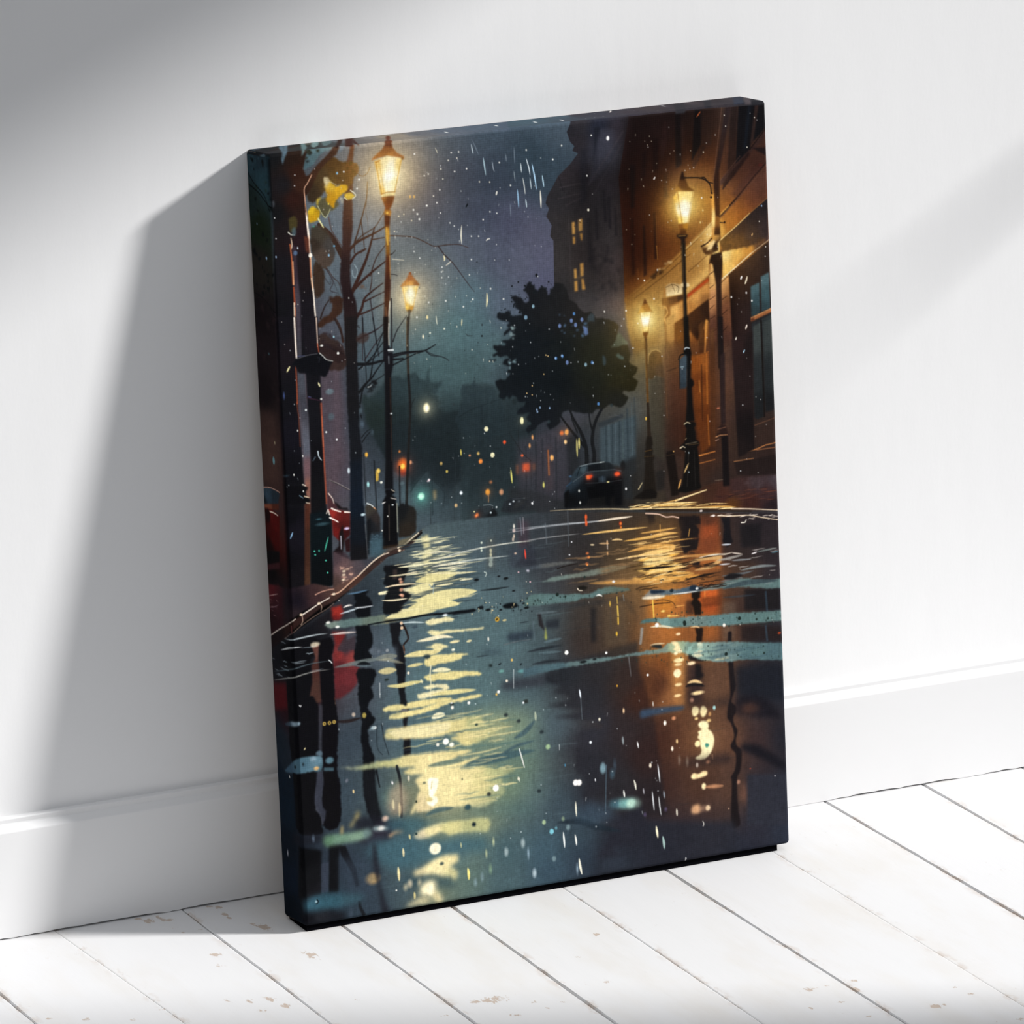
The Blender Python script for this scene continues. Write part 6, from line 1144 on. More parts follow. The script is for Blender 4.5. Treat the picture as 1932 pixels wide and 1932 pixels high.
t a8b8c0,16,30,1.4,.8,.3:-81 886.9 78.4 867.6 74.9 935.1 -89.1 956.7
k b8b8b0,2,.8,.3:-86.6 961.5 18.5 937.6 74.9 935.1
k 5a6a70,2,.8,.3:-84.7 945.4 19.3 922 75.7 919.5
k d8c8c0,4,.9,.4:75.3 872.4 100.6 872.7 128.8 874.5
k e0e4e4,3,.9,.3:-46.1 899 -2.6 887.2 21.2 887.1
k c8d4d8,2.4,.9,.3:-25.2 874.3 22.1 870.3 50.2 868.9 72.6 869.4
k c8d8e0,3,.9,.3:96.8 837.5 119.5 834 136.6 831.1
k f8f0e8,3,1,.3:104.4 826.8 114.4 824.2 122.9 824.6
k 5a80a0,3,.8,.4:112.7 803.1 132.4 803.2 155.1 801
k e0e4e8,2.4,.9,.3:125.4 829.6 142.3 831.4 164.9 831.1
e f0f0e8,4,2.4,1,.4:73.6 850 91.4 860.2
c 5a646e,.8,.8:149.5 911.4 155.4 908.3 166.6 909.9 174.9 915 168.8 922 157.6 919.9
p 54606c,.7,3:160.9 910.4 206.3 911.4 207.6 943.2 165.1 939.9
k a8a488,6,.6,.8:218.9 944.8 188.1 933.9 165.6 929.4
k 6f7a78,8,.8,.6:80.6 933.2 108.9 932 148.6 929.7 182.7 929.2
k 0e1216,6,.95,.4:125.7 933.8 139.9 933.7 153.9 937.8
k 5a6a70,3,.8,.4:114.5 932.8 136.8 938.5 159.5 939.1
l f0f4f4,1.6,1.2,.8,.3:169.3 974.6 168.6 1000.8
l e8f0f0,1.4,1,.8,.3:438.5 987.5 437 1021.8
l f4f8f8,1.8,1.2,1:443.4 1136.1 452.2 1172.2
k d8d8c8,2,.9:438.1 1187.5 441.1 1197.4
e 1a2420,1.6,2.4,1:325.4 1175.3 231.3 1203.2
k e8d0a0,2.4,1,.2:107 1161.9 107.2 1168.5
k f8f4f0,2.4,1,.2:184.8 1159 185.7 1163.9
p 0e1119,1,2:-79.1 1101.5 -52.7 1128.3 -13.3 1124.6 -18.2 1253.4 -19.2 1347.7 2 1399.5 -88.8 1399.7 -83.4 1267.2|-65.8 1156.5 101c29 -50.7 1196.1 101d2a -58.2 1261.9 0e1620 -45.7 1323.5 101a28 -46.9 1377.5 0c131c
c 0d0d10,1,1,1.2:-20.1 1119.6 35 1117.6 36.5 1133.8 30.3 1164.7 31.4 1186.2 39.8 1200.3 42.1 1221.9 40.3 1234.5 -5.5 1227.3 -11.8 1196.6 -16.3 1150.7
c 0e0d10,1,1,1.2:49.7 1119.8 71.2 1124.1 77.7 1131.4 75.5 1150.3 77.6 1176.2 81.1 1198 78.3 1208.3 66.4 1217.1 57.1 1220 48.7 1205.9 51.6 1193.5 45.5 1179.8 45.1 1164.8 49.7 1142.1
p 333642,.95,1.2:37.2 1119 48.5 1120.7 49.8 1140 43.9 1166.8 45.2 1184 51.6 1193.5 48.4 1210.1 43.7 1213.6 40 1196 31.7 1182 31 1160.6 35.9 1135.8
p 0f1013,1,1.6:-8.3 1251.3 38.8 1264.1 34.6 1344.7 -19.7 1352.1|-0.8 1271.1 0a0b0e 15.5 1316 111215 30.2 1339.8 16161a
p 0f1013,1,1.6:54.2 1253.7 77.9 1259.5 72.1 1282.1 68.8 1345.9 48.3 1344.8
p 333a48,.9,1.4:37.4 1289.5 51.7 1287.5 48.4 1342.6 34.7 1342.6
p 121317,1,1.4:73.2 1260.9 86.9 1263 94.9 1285.7 105.2 1308.7 110.5 1339.6 103.5 1342.8 95.8 1313.7 85.4 1292.8 76.9 1278.6
p 15171b,1,2:129.2 1130.6 152.1 1131.8 151.3 1170.2 156.7 1200.9 162.6 1221.1 148.8 1221.1 133.2 1210.2 132.2 1184.4 127.9 1170.9
s 15171b,3,2,1,.4:154.3 1134.3 157 1149.6 159.7 1165
s 1c2024,5,5,.9,.6:195.9 1131.9 200.5 1156.1 202 1194.9 200.4 1226.9
p 2c2a34,.85,4:107.7 1214.9 149 1216.9 182.7 1234.9 188.9 1248.7 174.1 1267.9 132.5 1270.1 110.1 1258|134.6 1227.6 1c1e26 156.4 1252.3 2a2430 174 1270.1 221e28
p 191a22,.7,4:-30.2 1230.3 42.7 1232.7 41.9 1247.5 -32.7 1252.2
c 6f8f7c,1,3:42.9 1249.8 45.8 1239.6 65.3 1238.3 92.6 1240.4 115.6 1239.6 134.1 1238.2 140.5 1247.7 133.2 1255.2 110.1 1258 82.6 1258.1 59.6 1258.8 48.2 1259.2|51 1248.9 56785e 73.8 1250.3 6a8c74 110.6 1247.4 7a9880 133.8 1244.6 647c78
c 8fa4a4,.95,2:141 1238.2 152.6 1236.7 168.6 1240.2 174.1 1244.3 165.9 1246.3 147.6 1244.5
e d8d4cc,7,4,.9,1.5:159.3 1241.6
p b09a5c,.9,2.5:95.6 1228 105.2 1218.8 112.9 1202.8 116.3 1203.4 117 1212 107.4 1221.2 100 1231.9
p c0a868,.9,2:78.1 1233.9 80.9 1223.6 84.1 1228.4 82.5 1241 78.9 1240.4
e e8c0a8,6,5,.9,2:168.2 1225.2
c d0a070,.95,2:172.3 1256.9 179.4 1253.7 186.6 1248.4 198.3 1246.9 203.7 1253.2 197.8 1256.5 183.9 1256.6 176.7 1261.9
p 6a9078,.4,8:165.1 1172.2 202.1 1169.2 200.2 1207.5 163.6 1202
p c8a888,.55,5:178.8 1174.3 202.5 1160.7 215 1188.3 208.8 1221.7 181 1221.8 172.7 1203.4
k e8d8a8,5,.8,1:184.8 1192.3 185.3 1205.3 186.1 1211.8
k e0c898,5,.8,1:197.2 1198.5 197.5 1215.7 195.8 1226.2
p e8d498,.9,2:217.7 1227.4 220.6 1217.1 230.5 1203.5 232.4 1212.4 224.9 1224.2
k f0e0c0,4,.8,.8:218 1152.3 218.1 1163.1
c f0dca0,1,2,1:224 1264.9 232.5 1257.6 248.9 1253.6 267.7 1250.1 295.7 1250 318.9 1251.4 373.1 1255.4 372 1279 341.1 1276.4 317.8 1275 294.4 1275.7 287.7 1270.4 276.2 1266.5 262 1270.7 247.9 1275 229.3 1274.3|232 1268.3 f0d8a8 260.3 1259.7 f0dfa0 295 1262.9 d8cf8c 341.7 1265.7 b8b880
p 3f6068,.9,5:169.1 1228.5 226.8 1230.9 249.6 1240.8 295.7 1250 272.4 1248.6 244.3 1252.9 223 1262.6 197.7 1258.7 170.6 1245.9|180.2 1238.8 33505c 226.3 1241.6 3f6068 272.5 1247.6 54706c
k 3f5a60,9,.8,1.5:247.7 1231.9 273.6 1225.1 306.2 1225.8
e 2a4a54,6,5,.9,1.4:334 1228.9
c 16242c,1,.6:340.7 1261.2 344.3 1258.6 348.9 1261.4 347.5 1266.6 341.7 1265.7
d 2a3a38,2.4,1:228.3 1262.7 249 1170.9
p 3d606c,.8,7:132.9 1261.6 222.6 1269 270.9 1280.7 371.7 1285.5 370.1 1319.9 316.1 1311.5 283.2 1315 245.8 1317.8 219.8 1326.7 176.1 1319.8 131.4 1291.4
e fdf2d0,11.5,10.5,1,1.6:265 1296
c f0dfa4,1,3,1:219.6 1331 236 1327.1 255 1319.3 276.4 1311.8 297.4 1311.8 311.2 1315.1 308.3 1327.6 301.1 1330.8 291.6 1333.6 307.5 1344.8 304.4 1359.4 299.7 1360.8 293 1353.3 276.8 1350.8 258.5 1343.6 239.9 1342.8 221.4 1342|226.3 1336.3 d8c898 259.1 1330.7 f2e2a8 292.4 1318.6 eedca0 300.1 1352.3 d0c890
e 3a4a48,4,3,.9,1:276.8 1325.9
p 2c444e,.8,6:198.3 1338.4 276.7 1352.9 299.6 1363 299.1 1373.7 243.7 1360.7 197.4 1357.7
c f4e4b0,1,4,1:229.2 1371.3 236.9 1357.4 253.4 1353.5 264.7 1359.7 261.8 1372.2 272.8 1384.7 274.5 1398 265.2 1398.7 251.9 1383.6 238.1 1379.2|247.9 1370 fff0c0 265.7 1387.9 e0d09c
e fff4d0,7,9,.9,3:250.3 1369.3
c d8c898,.8,4:202.6 1393 219.3 1384.9 238 1381.4 251.6 1390 246.6 1395.7 218.7 1395.6 204.7 1397.7
e e8d4b0,5,7,.7,2.4:211.1 1353.3
e d8c8a0,4,6,.6,2.4:202 1358.4 230.1 1354.2
e e8b468,13,10,1,3.5:137.4 1332
e f0c070,9,7,.9,2.4:137.4 1332
p 2f3a48,.6,8:76.7 1282.8 131.4 1291.4 147.5 1336.9 127.7 1363.8 82.5 1348.1
c 20222a,1,2.4:139.4 1269 146.3 1270.1 148.5 1294 152.8 1324.8 151.7 1346.1 161.4 1382.1 167.6 1398.2 153.7 1398.1 150.2 1376 146.1 1343.1 139.7 1309.8
s 16181c,5,7,.9,1:108.9 1371.6 110.6 1382.6 116.8 1396.5
c 2f5462,.95,5:-6.2 1362 13.8 1347.9 50.4 1347.3 82.3 1352.3 118.7 1360.2 109 1369.5 81.2 1373.6 48.9 1377 19.3 1374.4 1.3 1369.4|13.3 1358.5 335a6a 49.7 1362.1 2f5462 95.6 1360.9 34525e
c dff0f4,1,.4:22.1 1355.6 24 1354.6 24.8 1357.1 23.7 1359.3 22.4 1358.7
s 0c1216,2,1.6,1,.2:25.4 1353.6 27.5 1356.5 26 1360.5 23.2 1361.3
p 15161b,.9,4:-22.6 1378.5 49 1374.9 80.5 1386.4 79.8 1401.3 -0.7 1399.3|2.5 1388.9 111116 34.8 1383.4 1e1f24 57.8 1382.8 17181e
e 3a4654,4,10,.7,1.6:90.6 1392.3
k e8d8a0,5,1,.4:189 1317.5 189.6 1328.4 190.1 1345.7
k f0e080,5,1,.4:328.7 1341.6 330 1352.6 329.9 1365.6
k d8c888,4,1,.4:219.1 1369.7 219.6 1378.4 218.8 1383.7
k e8d8a8,4,1,.3:200.5 1284.9 201 1293.6 201.1 1302.2
k e0d090,3.4,1,.3:214.2 1261.2 214.9 1265.6 215.6 1271.1
k d8d098,2,.9,.3:317 1292.2 317.4 1303
e 8aa4ae,3,7,.6,1.6:357 1363.4 343.2 1372
e f0f0e8,1.6,1.6,1:183.3 1361.5
e a8a8b0,2.4,6,.9,.8:-57.9 1275.7
e 5a6a7c,2.4,6,.8,1.2:24.1 1240.1
k f4f0e8,2.4,1,.2:-34.1 1127.1 -32.7 1131.9
k e8c88a,2.6,1,.2:107.6 1162.5 107.8 1169
k f4f0f0,3,1,.2:184.7 1158.1 185.8 1163.8
k 8a8a98,5,.6,.8:94 1146.6 96.6 1140.6
p 262731,.9,5:599 1350.8 613.7 1337 621.6 1318.8 664.1 1318.9 700 1311.4 878.3 1338.7 912.3 1396.2 1003.2 1400.4 1003 1407 731.9 1404 597.2 1392.6 605.3 1368|626.4 1371.3 2a313c 663.2 1341.4 22252e 733.3 1368.4 22242d 841.2 1365.6 24262f 949.4 1375.7 242733
p 23242d,.9,4,2:639.9 1305.4 615.2 1301.7 636.8 1295.3 594.5 1292 647.6 1290.5 687.2 1277.1 700 1311.4 698.4 1350.1 620.2 1350.9 654.9 1369.2 591.3 1365.8 613.7 1337
k 1d2730,12,.8,2:513.8 1286.2 559.3 1289.9 593.9 1304.9 646.2 1322.6
p 3d566a,.6,8:575 1253.7 630.5 1275 640.5 1289.4 594.2 1298.5 545.5 1284.6
c 5f8f92,1,2.6:622.1 1265.6 631.2 1260.5 655.9 1261.1 680.6 1264.8 689 1275.8 679.9 1282.4 651.6 1279.8 627 1274.4|630.8 1268.6 40606c 655.5 1270.7 70a4a0 666.1 1272.3 98c4b4 683.7 1275 6a7c74
e b8dcc8,9,7,.9,3:667.9 1272.5
e 7a9ca8,6,10,.9,1.6:612.7 1197.6
l 5a7484,2,1.6,.7,.4:619.9 1192.8 614.8 1279
e 3f5a6a,5,9,.7,2:631.5 1210.7
e 3a4a58,3,10,.7,1.6:637.5 1195.4
e fffaf4,5.4,5.8,1,.8:555.5 1216.3 562.5 1217.4
e fffaf0,6,6,1,.5:392.4 1202.1
e 9ab88a,4.6,4.8,.95,.8:501.7 1140.8
e b0c898,3.6,4.4,.9,.8:487.4 1280.8
e 8aa080,3,4,.8,1:526.7 1280.1
e 78c4d4,4.4,5,1,.5:502.3 1300.5
e 68a8b8,2.4,3,.8,.8:511.6 1295.5
e 8aa4a8,4,5,.7,1.2:536.4 1297.7 504.9 1352.3
e c8d8e0,4,8,.75,1.6:463.6 1373.2
e b8c8c8,4,8,.7,1.4:442.6 1313.1 408 1324.4
e c8d0a0,2,7,.8,.8:383 1301.3 367.5 1321.3
e 88a880,3,8,.6,1.6:374.7 1351.3
e a0b8c8,2,9,.7,1:551.9 1379 452.8 1334.6
k f4f0d8,3,1,.2:554 1250.5 554 1266.6 554.8 1281.2
k f0f4f0,3.4,1,.2:526 1304.1 527 1320.3 527.7 1335.9
k f0f0e8,3.4,1,.2:549.9 1312.6 551.5 1324.1 552.4 1335.5
k f0ecd8,4.4,1,.2:556.3 1358.7 558.3 1376.8 561.2 1391.8
k f4ecc8,4.6,1,.3:718.5 1322.3 719.8 1333.9 721.4 1347.1
k a8c8c0,4.6,.95,.4:731.5 1343.8 733.2 1355.4 734 1370.2
k f0ecd8,3.4,1,.2:675.7 1228.5 678.2 1237 679.8 1249.5
k f0f0e8,3,1,.2:653.8 1244.6 655.3 1259.3
k e0e4e8,2.4,1,.2:726.5 1205.4 728.5 1225.1 729.9 1243.1
k e0e4e8,2.4,1,.2:713 1255.1 714.4 1274.7 715.7 1294.4
k e8ecec,2,1,.2:726.1 1266.8 728 1289.8 730.2 1306.3
k f4ecd8,3,1,.2:762.7 1296.6 763.2 1311.3
k f0f0f0,2.4,1,.2:685.8 1157.5 687 1164.1 688.1 1171.4
k e8f0f8,3,1,.2:570.5 1042.1 571.9 1051.3 572.9 1060.3
l 7a8a94,1.2,1,.7,.3:572.9 1060.3 574 1099.5
k e8e8e0,2.4,1,.2:443.7 1136.4 447.2 1151.3 452.5 1172.8
k c8d0b0,4,.8,.6:478.7 1071.4 479.3 1089
k 98a4a8,4,.8,.6:656 1143.5 656.7 1159.7
e fff8e8,3,4.6,1,.4:744.9 1131.3
e f0c898,2,4.6,1,.4:660.1 1095.9
e fff0d8,2.4,4.4,1,.3:758.1 1182 711.1 1207
e f0c88a,2,4,1,.3:768.6 1169.6
e a8e0e0,3,4,.9,.6:849.1 1117.3
e 8a7868,2.6,8,.6,1.2:772.2 1205.7 788.4 1211.3
e c0b0a0,2.6,4.4,.9,.6:808.8 1220.8
e e8f0f4,2.6,2.8,1,.3:589.5 1145.3
e f0e8d0,2.4,3,1,.3:609.6 1105 439.5 1191.6
k e0e0d8,2,.9,.2:721.4 1087 721.7 1096.7
k d8d8e0,2.4,.8,.3:694.8 1247.5 695.8 1259
k a8b4c0,3,.8,.4:737.1 1258.7 738.3 1273.5
k f4f4f0,2,1:778.3 1391.7 778.6 1399.9
s f0ece0,1.4,1.2,1:816.7 1329.2 818.6 1334.4 817 1338.4
k f4f4f8,2,1:596.1 1214.4 596.5 1220.2
e c84a30,1.4,1,.8,.4:920.7 1244
e c8a080,1.6,1.4,.8:872.1 1313.2
d e8e8e8,1.2,.9:972.5 1265.7
e 4a90b8,1.2,2.4,1,.2:535.3 1180.3
l c8d0d0,1.6,1.4,.9,.3:525.2 1140.4 525.1 1150
e 7a6aa0,3,4,.4,1:696.3 1297.9 739.9 1294.8
e 20282c,4,3.4,.8,1:444.4 1084 419.1 1069.2 480 1220.7 377.8 1211.1 490.2 1111.3
w dfe8ea,40,.7,1.6,.8:359.4 1087.5 571 1022.4 781.9 1052.2 790.6 1279.8 347.5 1340.6
p f2e2a2,.45,5:240.6 1143.5 292.3 1143.2 332.6 1146.5 342.3 1185.3 317.8 1213.6 254.6 1209.4 239 1175.1
c f2e4ac,.8,1.2,1.2:181.5 1066 227.3 1064.7 278.8 1065.5 307.4 1068.4 295.2 1082.5 254.9 1084.6 198 1078.9
c ffffe4,.95,1.4:255.2 1166.9 262.5 1164 275.3 1166.7 276.4 1175.4 271.3 1190.6 265.2 1197.7 272.2 1201.4 273.3 1209.5 264.3 1216.2 255.9 1212.2 253.3 1206.5 260.4 1207 264.9 1204.3 258.1 1196.6 257.3 1183.2
c e0cc88,.9,.8:251.5 1200.9 257.9 1199.2 264.1 1201.8 260.5 1206.5 253.3 1205.2
s c8a860,1.4,1.4,.8,.4:264.5 1170.9 262.1 1183.9
p 3a4048,.9,0:-82.8 -0.8 261.9 -105.3 518.8 -87 474.2 4.3 212.1 -2.4 2.6 -4.8 -83.3 3.8|-70.7 -1 14181c -34.2 -5.8 1d1d22 46.4 -75.5 28282c 81.1 -66.7 2a2a28 104.3 -56.8 222422 139.3 -60.3 2c3030 174.5 -63.7 585c62 198 -66.1 5a5552 229.8 -68 6f6c6a 256.7 -59.6 857a6a 277.9 -56.7 857a6a 319.4 -49.3 5e5f64 374.7 -46.5 525a66 430.3 -43.7 4a5664 492.2 -34.9 435060
p 465a66,1,.3:-29 -9.4 -5.9 -13.3 -5.8 -4.2 -7.9 3.6
p 4e6472,1,.3:65.5 -91.7 83.8 -93.9 42.6 -5.4 33.5 8.6 28.4 21.3 26.2 10.4
p 3a444c,1,.3:72.9 -89.5 76 -91.5 38 -9.8 30.3 5.8
c 5c7678,.9,.3:103.1 -80.3 112.5 -86.2 92.2 -31.3 71.9 2.4 67.5 1.9
c 6a8484,.9,.3:130.5 -88.8 141.4 -88.2 119.5 -42 101.8 -22.1 106 -42.7
c 54686a,.9,.3:147.7 -89.7 164.9 -90.6 148.9 -51 123.2 -26.2
p 2d1a14,1,.3:180 -86 189.1 -87.3 161 -34.3 138.4 1.4 132.9 0.8
p 3a1d17,1,.3:192.5 -83.9 207.1 -85 186.8 -39.3 166.2 1.6 152.4 0.2
p 3a211b,1,.3:206.2 -83.2 177.3 2.7 178.7 -22.2
c 5a2e1e,1,.3:250.8 -40 261 -57.9 267.4 -64.3 265.6 -53.5 257.3 -33.7 248.1 -17.6 241.6 -11.3 243.5 -22
p 5a3020,1,.3:240.6 -17.2 247.2 -15.9 243.3 2.1 229.3 1.7
e e8ece8,1.6,8,1:367 -31 473.5 -45.4
p 404c58,.92,0:521.4 -97.6 648.7 -91.4 1005.1 -94.1 1001.8 -3.4 998.1 7.7 881 3 705.1 1.7 479 -9|542.5 -76.8 3c505c 621.6 -72.9 3c4e5a 643.3 -70.1 34323a 691.7 -62.3 343540 724 -57.1 33323a 731.6 -49.5 38323a 793.5 -55.4 3a3438 830.8 -59 38333a 849.1 -54.4 29272c 884.6 -59.9 393338 915.5 -62 29262c 931 -63.1 2d282c 953.2 -60.2 322e34 978.4 -62.6 34353e 984.9 -42.2 3d383c 988 0.2 25252a
p 29282d,1,.3:848.1 -69 872.2 -72.3 831.3 7.4 811.6 6.8
p 26252b,1,.3:919.5 -85.5 935 -86.5 887 2.3 873.7 2.3
p 2a2f3c,1,.4:980.6 -85.2 1003.1 -90.6 955.2 1 934.4 1.6
p 443e42,1,.4:997 -74.4 1000.7 -59.6 968.4 4.9 956.6 3.7
p 222227,1,.4:999.9 -54.9 998.4 0.4 999 7.8 969.9 6.3
e f0f0f0,1.6,8,1:548.1 -37.3 596.2 -26.7 824.7 -65.1
k e8e8e0,2,1:709.2 -55.7 726.1 -81.8
g ffb848,46,.55:232.7 61.4
g ffe0a0,20,.6:232.7 61.4
g ffb848,30,.5:264.7 278.9
g ffe0a0,13,.6:264.7 278.9
g ffb038,34,.5:821.5 179.4
g ffe0a0,15,.55:822.6 179.5
g ffb038,26,.5:735.7 377.9
g ffe0a0,11,.55:736.8 378
g ff9a28,60,.2:918.3 265.8
w e8ece8,43,.7,1.2,.95:200 27.8 535.9 51.8 536.6 273.2 187.6 273.3
w e8e4d0,37,.7,1.3,.95:236.7 126.3 460.3 303.5 432 454.9 243.3 413.5
w f4ead0,37,.7,1.2,.9:708.9 30.4 883.5 28.1 940 277.9 696.2 329.6
w f0ece8,43,.7,1.1,.9:673.5 -218.9 994.6 9.6 990.2 421.4 568.7 276.7
w f0ece8,24,.7,1.1,.9:693.8 387.8 990.2 421.4 991 699.7 682.2 661.1
w d8e4ea,24,.7,1.1,.8:26 198.6 206.4 313.5 168.8 645.1 2.7 633.6
w dfe8ea,31,.7,1.1,.85:237.6 528.3 556.6 547.5 549.7 703.4 230.5 672.3
w e8e0d8,24,.7,1.1,.85:14.1 37.4 200 27.8 180.9 406.2 5.7 385.8
w f0e8d8,31,.7,1.1,.9:186.7 705.4 988.1 779.3 991.8 980.8 53.5 852.3
w e0ecee,22,.7,1.2,.9:74.2 855.1 475.5 910.1 465.6 1126.5 84 1070.7
w 1a2022,14,.7,1.2,.8:253.7 204.2 460.3 303.5 453.2 457.4 263.3 435.1
w 181a1c,18,.7,1.3,.8:163.4 750.8 808.8 796.1 803.6 925 157.5 866.5
k dce8ee,1.8,.9:506.1 55.8 511 74.4 513.2 90
k a8d0ee,2.4,1:517.2 65.9 521.8 90.9 524.9 117.1
k c8d8e0,1.8,.9:512.5 92.6 514.4 114.7
k d8dcd8,1.8,.9:498.2 90.6 500.4 106.8 501.9 123
k d0dce0,2,.9:494.9 63.7 496.3 82.7
k 90b8d8,2.4,1:486.4 110.6 487.2 126.1 487.7 145.5
k b8ccd4,2.2,1:502.2 130.2 503.7 146.4
k b8dcf0,2.2,1:537.3 90.4 539.8 112.9
k f4f0e0,2.6,1:532.1 116.5 532.5 133.4 532.3 150.9
k 9aa8b0,1.6,.7:480.8 76.5 482.7 97.3
k 8a9aa8,1.4,.7:483.1 32.9 483.3 66.4
k 8a9aa8,1.4,.6:471 134.8 471.2 160.6
e ffffff,3,4.2,1,.3:672.7 37.4
e fff8e0,2,2.3,1,.3:627.5 163.2
e f8f8f0,1.4,1.6,1,.2:627.6 100.9 559.8 64.5 578.7 41.4 507.3 42.3 547.2 -35.6 473 102.7 639.4 28.7
e f8f4e8,1.4,1.7,1,.2:696.5 355.3 754.7 339.7 764 287.7 652.2 351.9 736.2 304 860.4 165.3
e fff0d0,1.2,1.2,1,.2:719.8 381
e 1a1c20,1.9,2.3,1,.3:517.9 270.5
e 1a1c20,1.2,0.94,1:490.9 294.3 481 278.7 467.5 285 541.8 285.4
k f0e8e0,2.4,1:762.9 121.9 766.3 117
k e8d8d0,2,1:709.2 -55.7 721.4 -73
k c86030,2,.8:855.4 17 864.6 6.7
k f8f4f0,3,1:935.4 324 938.3 317.7
k f0e0c0,3,1:943.9 334.2 947.2 326.6 949.6 318.9
e f8f8f4,1.6,1.9,1,.2:946.3 349.8 957.4 365.9 914.8 354.3
k f0e0d0,3,1:942.2 417.5 945.6 408.6
k f0e8d8,2.4,1:920.6 435 922.6 429.4
k a8d0e8,2.4,1:935.2 460.6 939.3 454.7
e a8c8f0,1.2,1.6,1:984.3 192.6
k d8a868,2,1:961.3 246.2 963.9 241.1
e f8f0e0,1.1,1.1,1:978.4 220.8 958.1 81.8 975.5 29.1 913 18.6 915.1 39 989.8 269
e f0d080,1.2,2,1,.3:861.9 188.3 855.7 210
k c8d8e0,1.8,.9:398.2 20.7 399.7 29.8 401.3 39.2
k a0bcc8,2.4,1:420.9 46 422.5 60.3 424.9 81.1
k a0acb8,1.8,.8:438.4 55.5 439.8 67.2 442.3 75.7
k 7a8a98,1.4,.7:399.7 11.9 405.6 25.3 412.5 42.6
k d0c8b0,1.6,.9:326.6 20 331.4 31.2
k 8a98a4,1.4,.7:466 44.1 466.7 59.6
k e8e4d0,2.4,1:372.6 163.2 370.6 181 370.9 199
k f4f0e0,2,1:419.4 197.8 423.3 194.8 428.2 194.3
k e8e4d8,3,1:443.2 117.7 445.8 110.3
k f0e4b0,3,1:416.8 290.6 416.7 304.8 414.9 318.1
k e8dcb0,3,1:334.1 214.4 335.8 221 334.4 225
k e8dcb0,2,.9:365.1 332.7 363.4 345.5
k e0e0c8,2,.9:313.9 320.5 314.5 332.2 315.9 338.5
e f0dca0,2,3.4,1,.4:296.3 322.4
e f0b860,1.9,2.5,.9,.6:273.2 102.8 281 103.4
e fffcf0,1.7,1.7,1,.3:305.2 122 278.7 126.9 285.9 135.1 289.4 144.7
e f8f4ec,1.4,1.4,1,.2:357.9 32.3 332.2 96.3 325.4 118.9 331.6 137.8 387 63.9 363.1 66.6 415.6 158.7 452.7 59.5 372.6 32.2 285.3 27.4
e f4ecd8,1.2,1.4,1,.2:351.6 45.5 368.7 43.1 336.2 59.3 311 66 303 68 339.3 77.6 411.4 90 431.8 92.6 319.3 106.3
e f4f4ec,1.2,1.2,1,.2:429.9 146 443.4 150 349.6 157.7 357.8 164.2 390.9 186.2 405.1 187.7 286.8 214.5 276.2 201.3 388.9 228.1 330 235.4 328.4 243.9 383.6 255.1 328.5 254.3 204.8 232.5
e f8e8c0,1.2,1.4,1,.2:249 135.3 259.3 132.8 239.3 161.4 273.9 145.6
l d8d0b8,1.4,1.2,.9:232.6 210.4 255.2 214.9
k e8e0c8,2,.9:336.9 234 349.1 226.6
e f0f0e8,1.6,1.6,1,.2:276 320.1 300.4 296 334.4 297 449.6 306.4 369 311.4 388.3 300.1 424.5 284.9 170.1 77.7 174.9 61.9
e a8e0f0,1.6,1.9,1,.3:111.3 336.7
e f0f0f0,1.6,1.6,1,.2:145.9 45.2
e 8ab8d8,1.9,2.3,1,.3:132.8 46.4 109.2 190.2
e 6ab0d8,1.9,1.6,1,.3:120.5 174.9
e e0ecf8,1.2,2,1,.2:49.7 171.1
e a8ccf0,3,3,1,.3:-22.1 186.7
e a8ccf0,1.1,1.9,1,.2:7.1 182.3 -54.9 129.3
e 5a7aa0,4,4,.8,.8:44.8 179.5
e f8fcf4,1.2,1.2,1:144.1 270.7 118.2 366.5
e 22262a,1.6,0.78,1:186.5 217.7 399.5 233.8 403.4 368.2
k 14181c,3,1:382 133.3 386.6 126.6
s 2a2c2e,1.2,1,.8:371.2 360.6 375.3 364.4 383.8 365.9
c 4a5058,.8,.4:4.7 84 8.3 82.4 9.3 89.6 6.3 94.8
e f0e8c8,1.9,3.4,1,.4:286.7 356.2
e f0f0d8,1.6,1.6,1,.3:300.5 351.3 329.1 346.8
n 000,.03,4,4:-1201.4 -80
n 000,.02,2,44:
n 000,.014,26,9:-1201.4 -80
n 000,.025,2,2:-1201.4 -80
"""

# ---------------------------------------------------------------- painter
PW, PH, PM = 1000, 1400, 88          # front of the print and its wrapped margin, in print units (0.6 mm)
IW, IH = PW + 2*PM, PH + 2*PM

def hexc(s):
    if len(s) == 3: s = s[0]*2 + s[1]*2 + s[2]*2
    return np.array([int(s[i:i+2], 16) for i in (0, 2, 4)], np.float32) / 255

def box1(a, n, ax):
    pad = [(0, 0), (0, 0)]; pad[ax] = (n + 1, n)
    c = np.cumsum(np.pad(a, pad), ax, dtype=np.float64)
    k = 2*n + 1
    return ((c[k:] - c[:-k]) / k if ax == 0 else (c[:, k:] - c[:, :-k]) / k).astype(np.float32)

def soften(m, s):
    n = max(1, int(round(s*1.05)))
    for _ in range(2 if s < 2 else 3):
        m = box1(box1(m, n, 0), n, 1)
    return m

def spline(p, n=6):
    if len(p) < 3: return p
    q = np.vstack([2*p[0]-p[1], p, 2*p[-1]-p[-2]])
    t = np.linspace(0, 1, n, endpoint=False)[:, None]
    out = []
    for i in range(len(p)-1):
        a, b, c, d = q[i:i+4]
        out.append(.5*(2*b+(c-a)*t+(2*a-5*b+4*c-d)*t**2+(3*b-a-3*c+d)*t**3))
    return np.vstack(out+[p[-1:]])

def blob(x, y, rr, an):
    q = np.c_[x+rr*np.cos(an), y+.8*rr*np.sin(an)]
    return spline(np.vstack([q, q[:1]]), 3)[:-1]

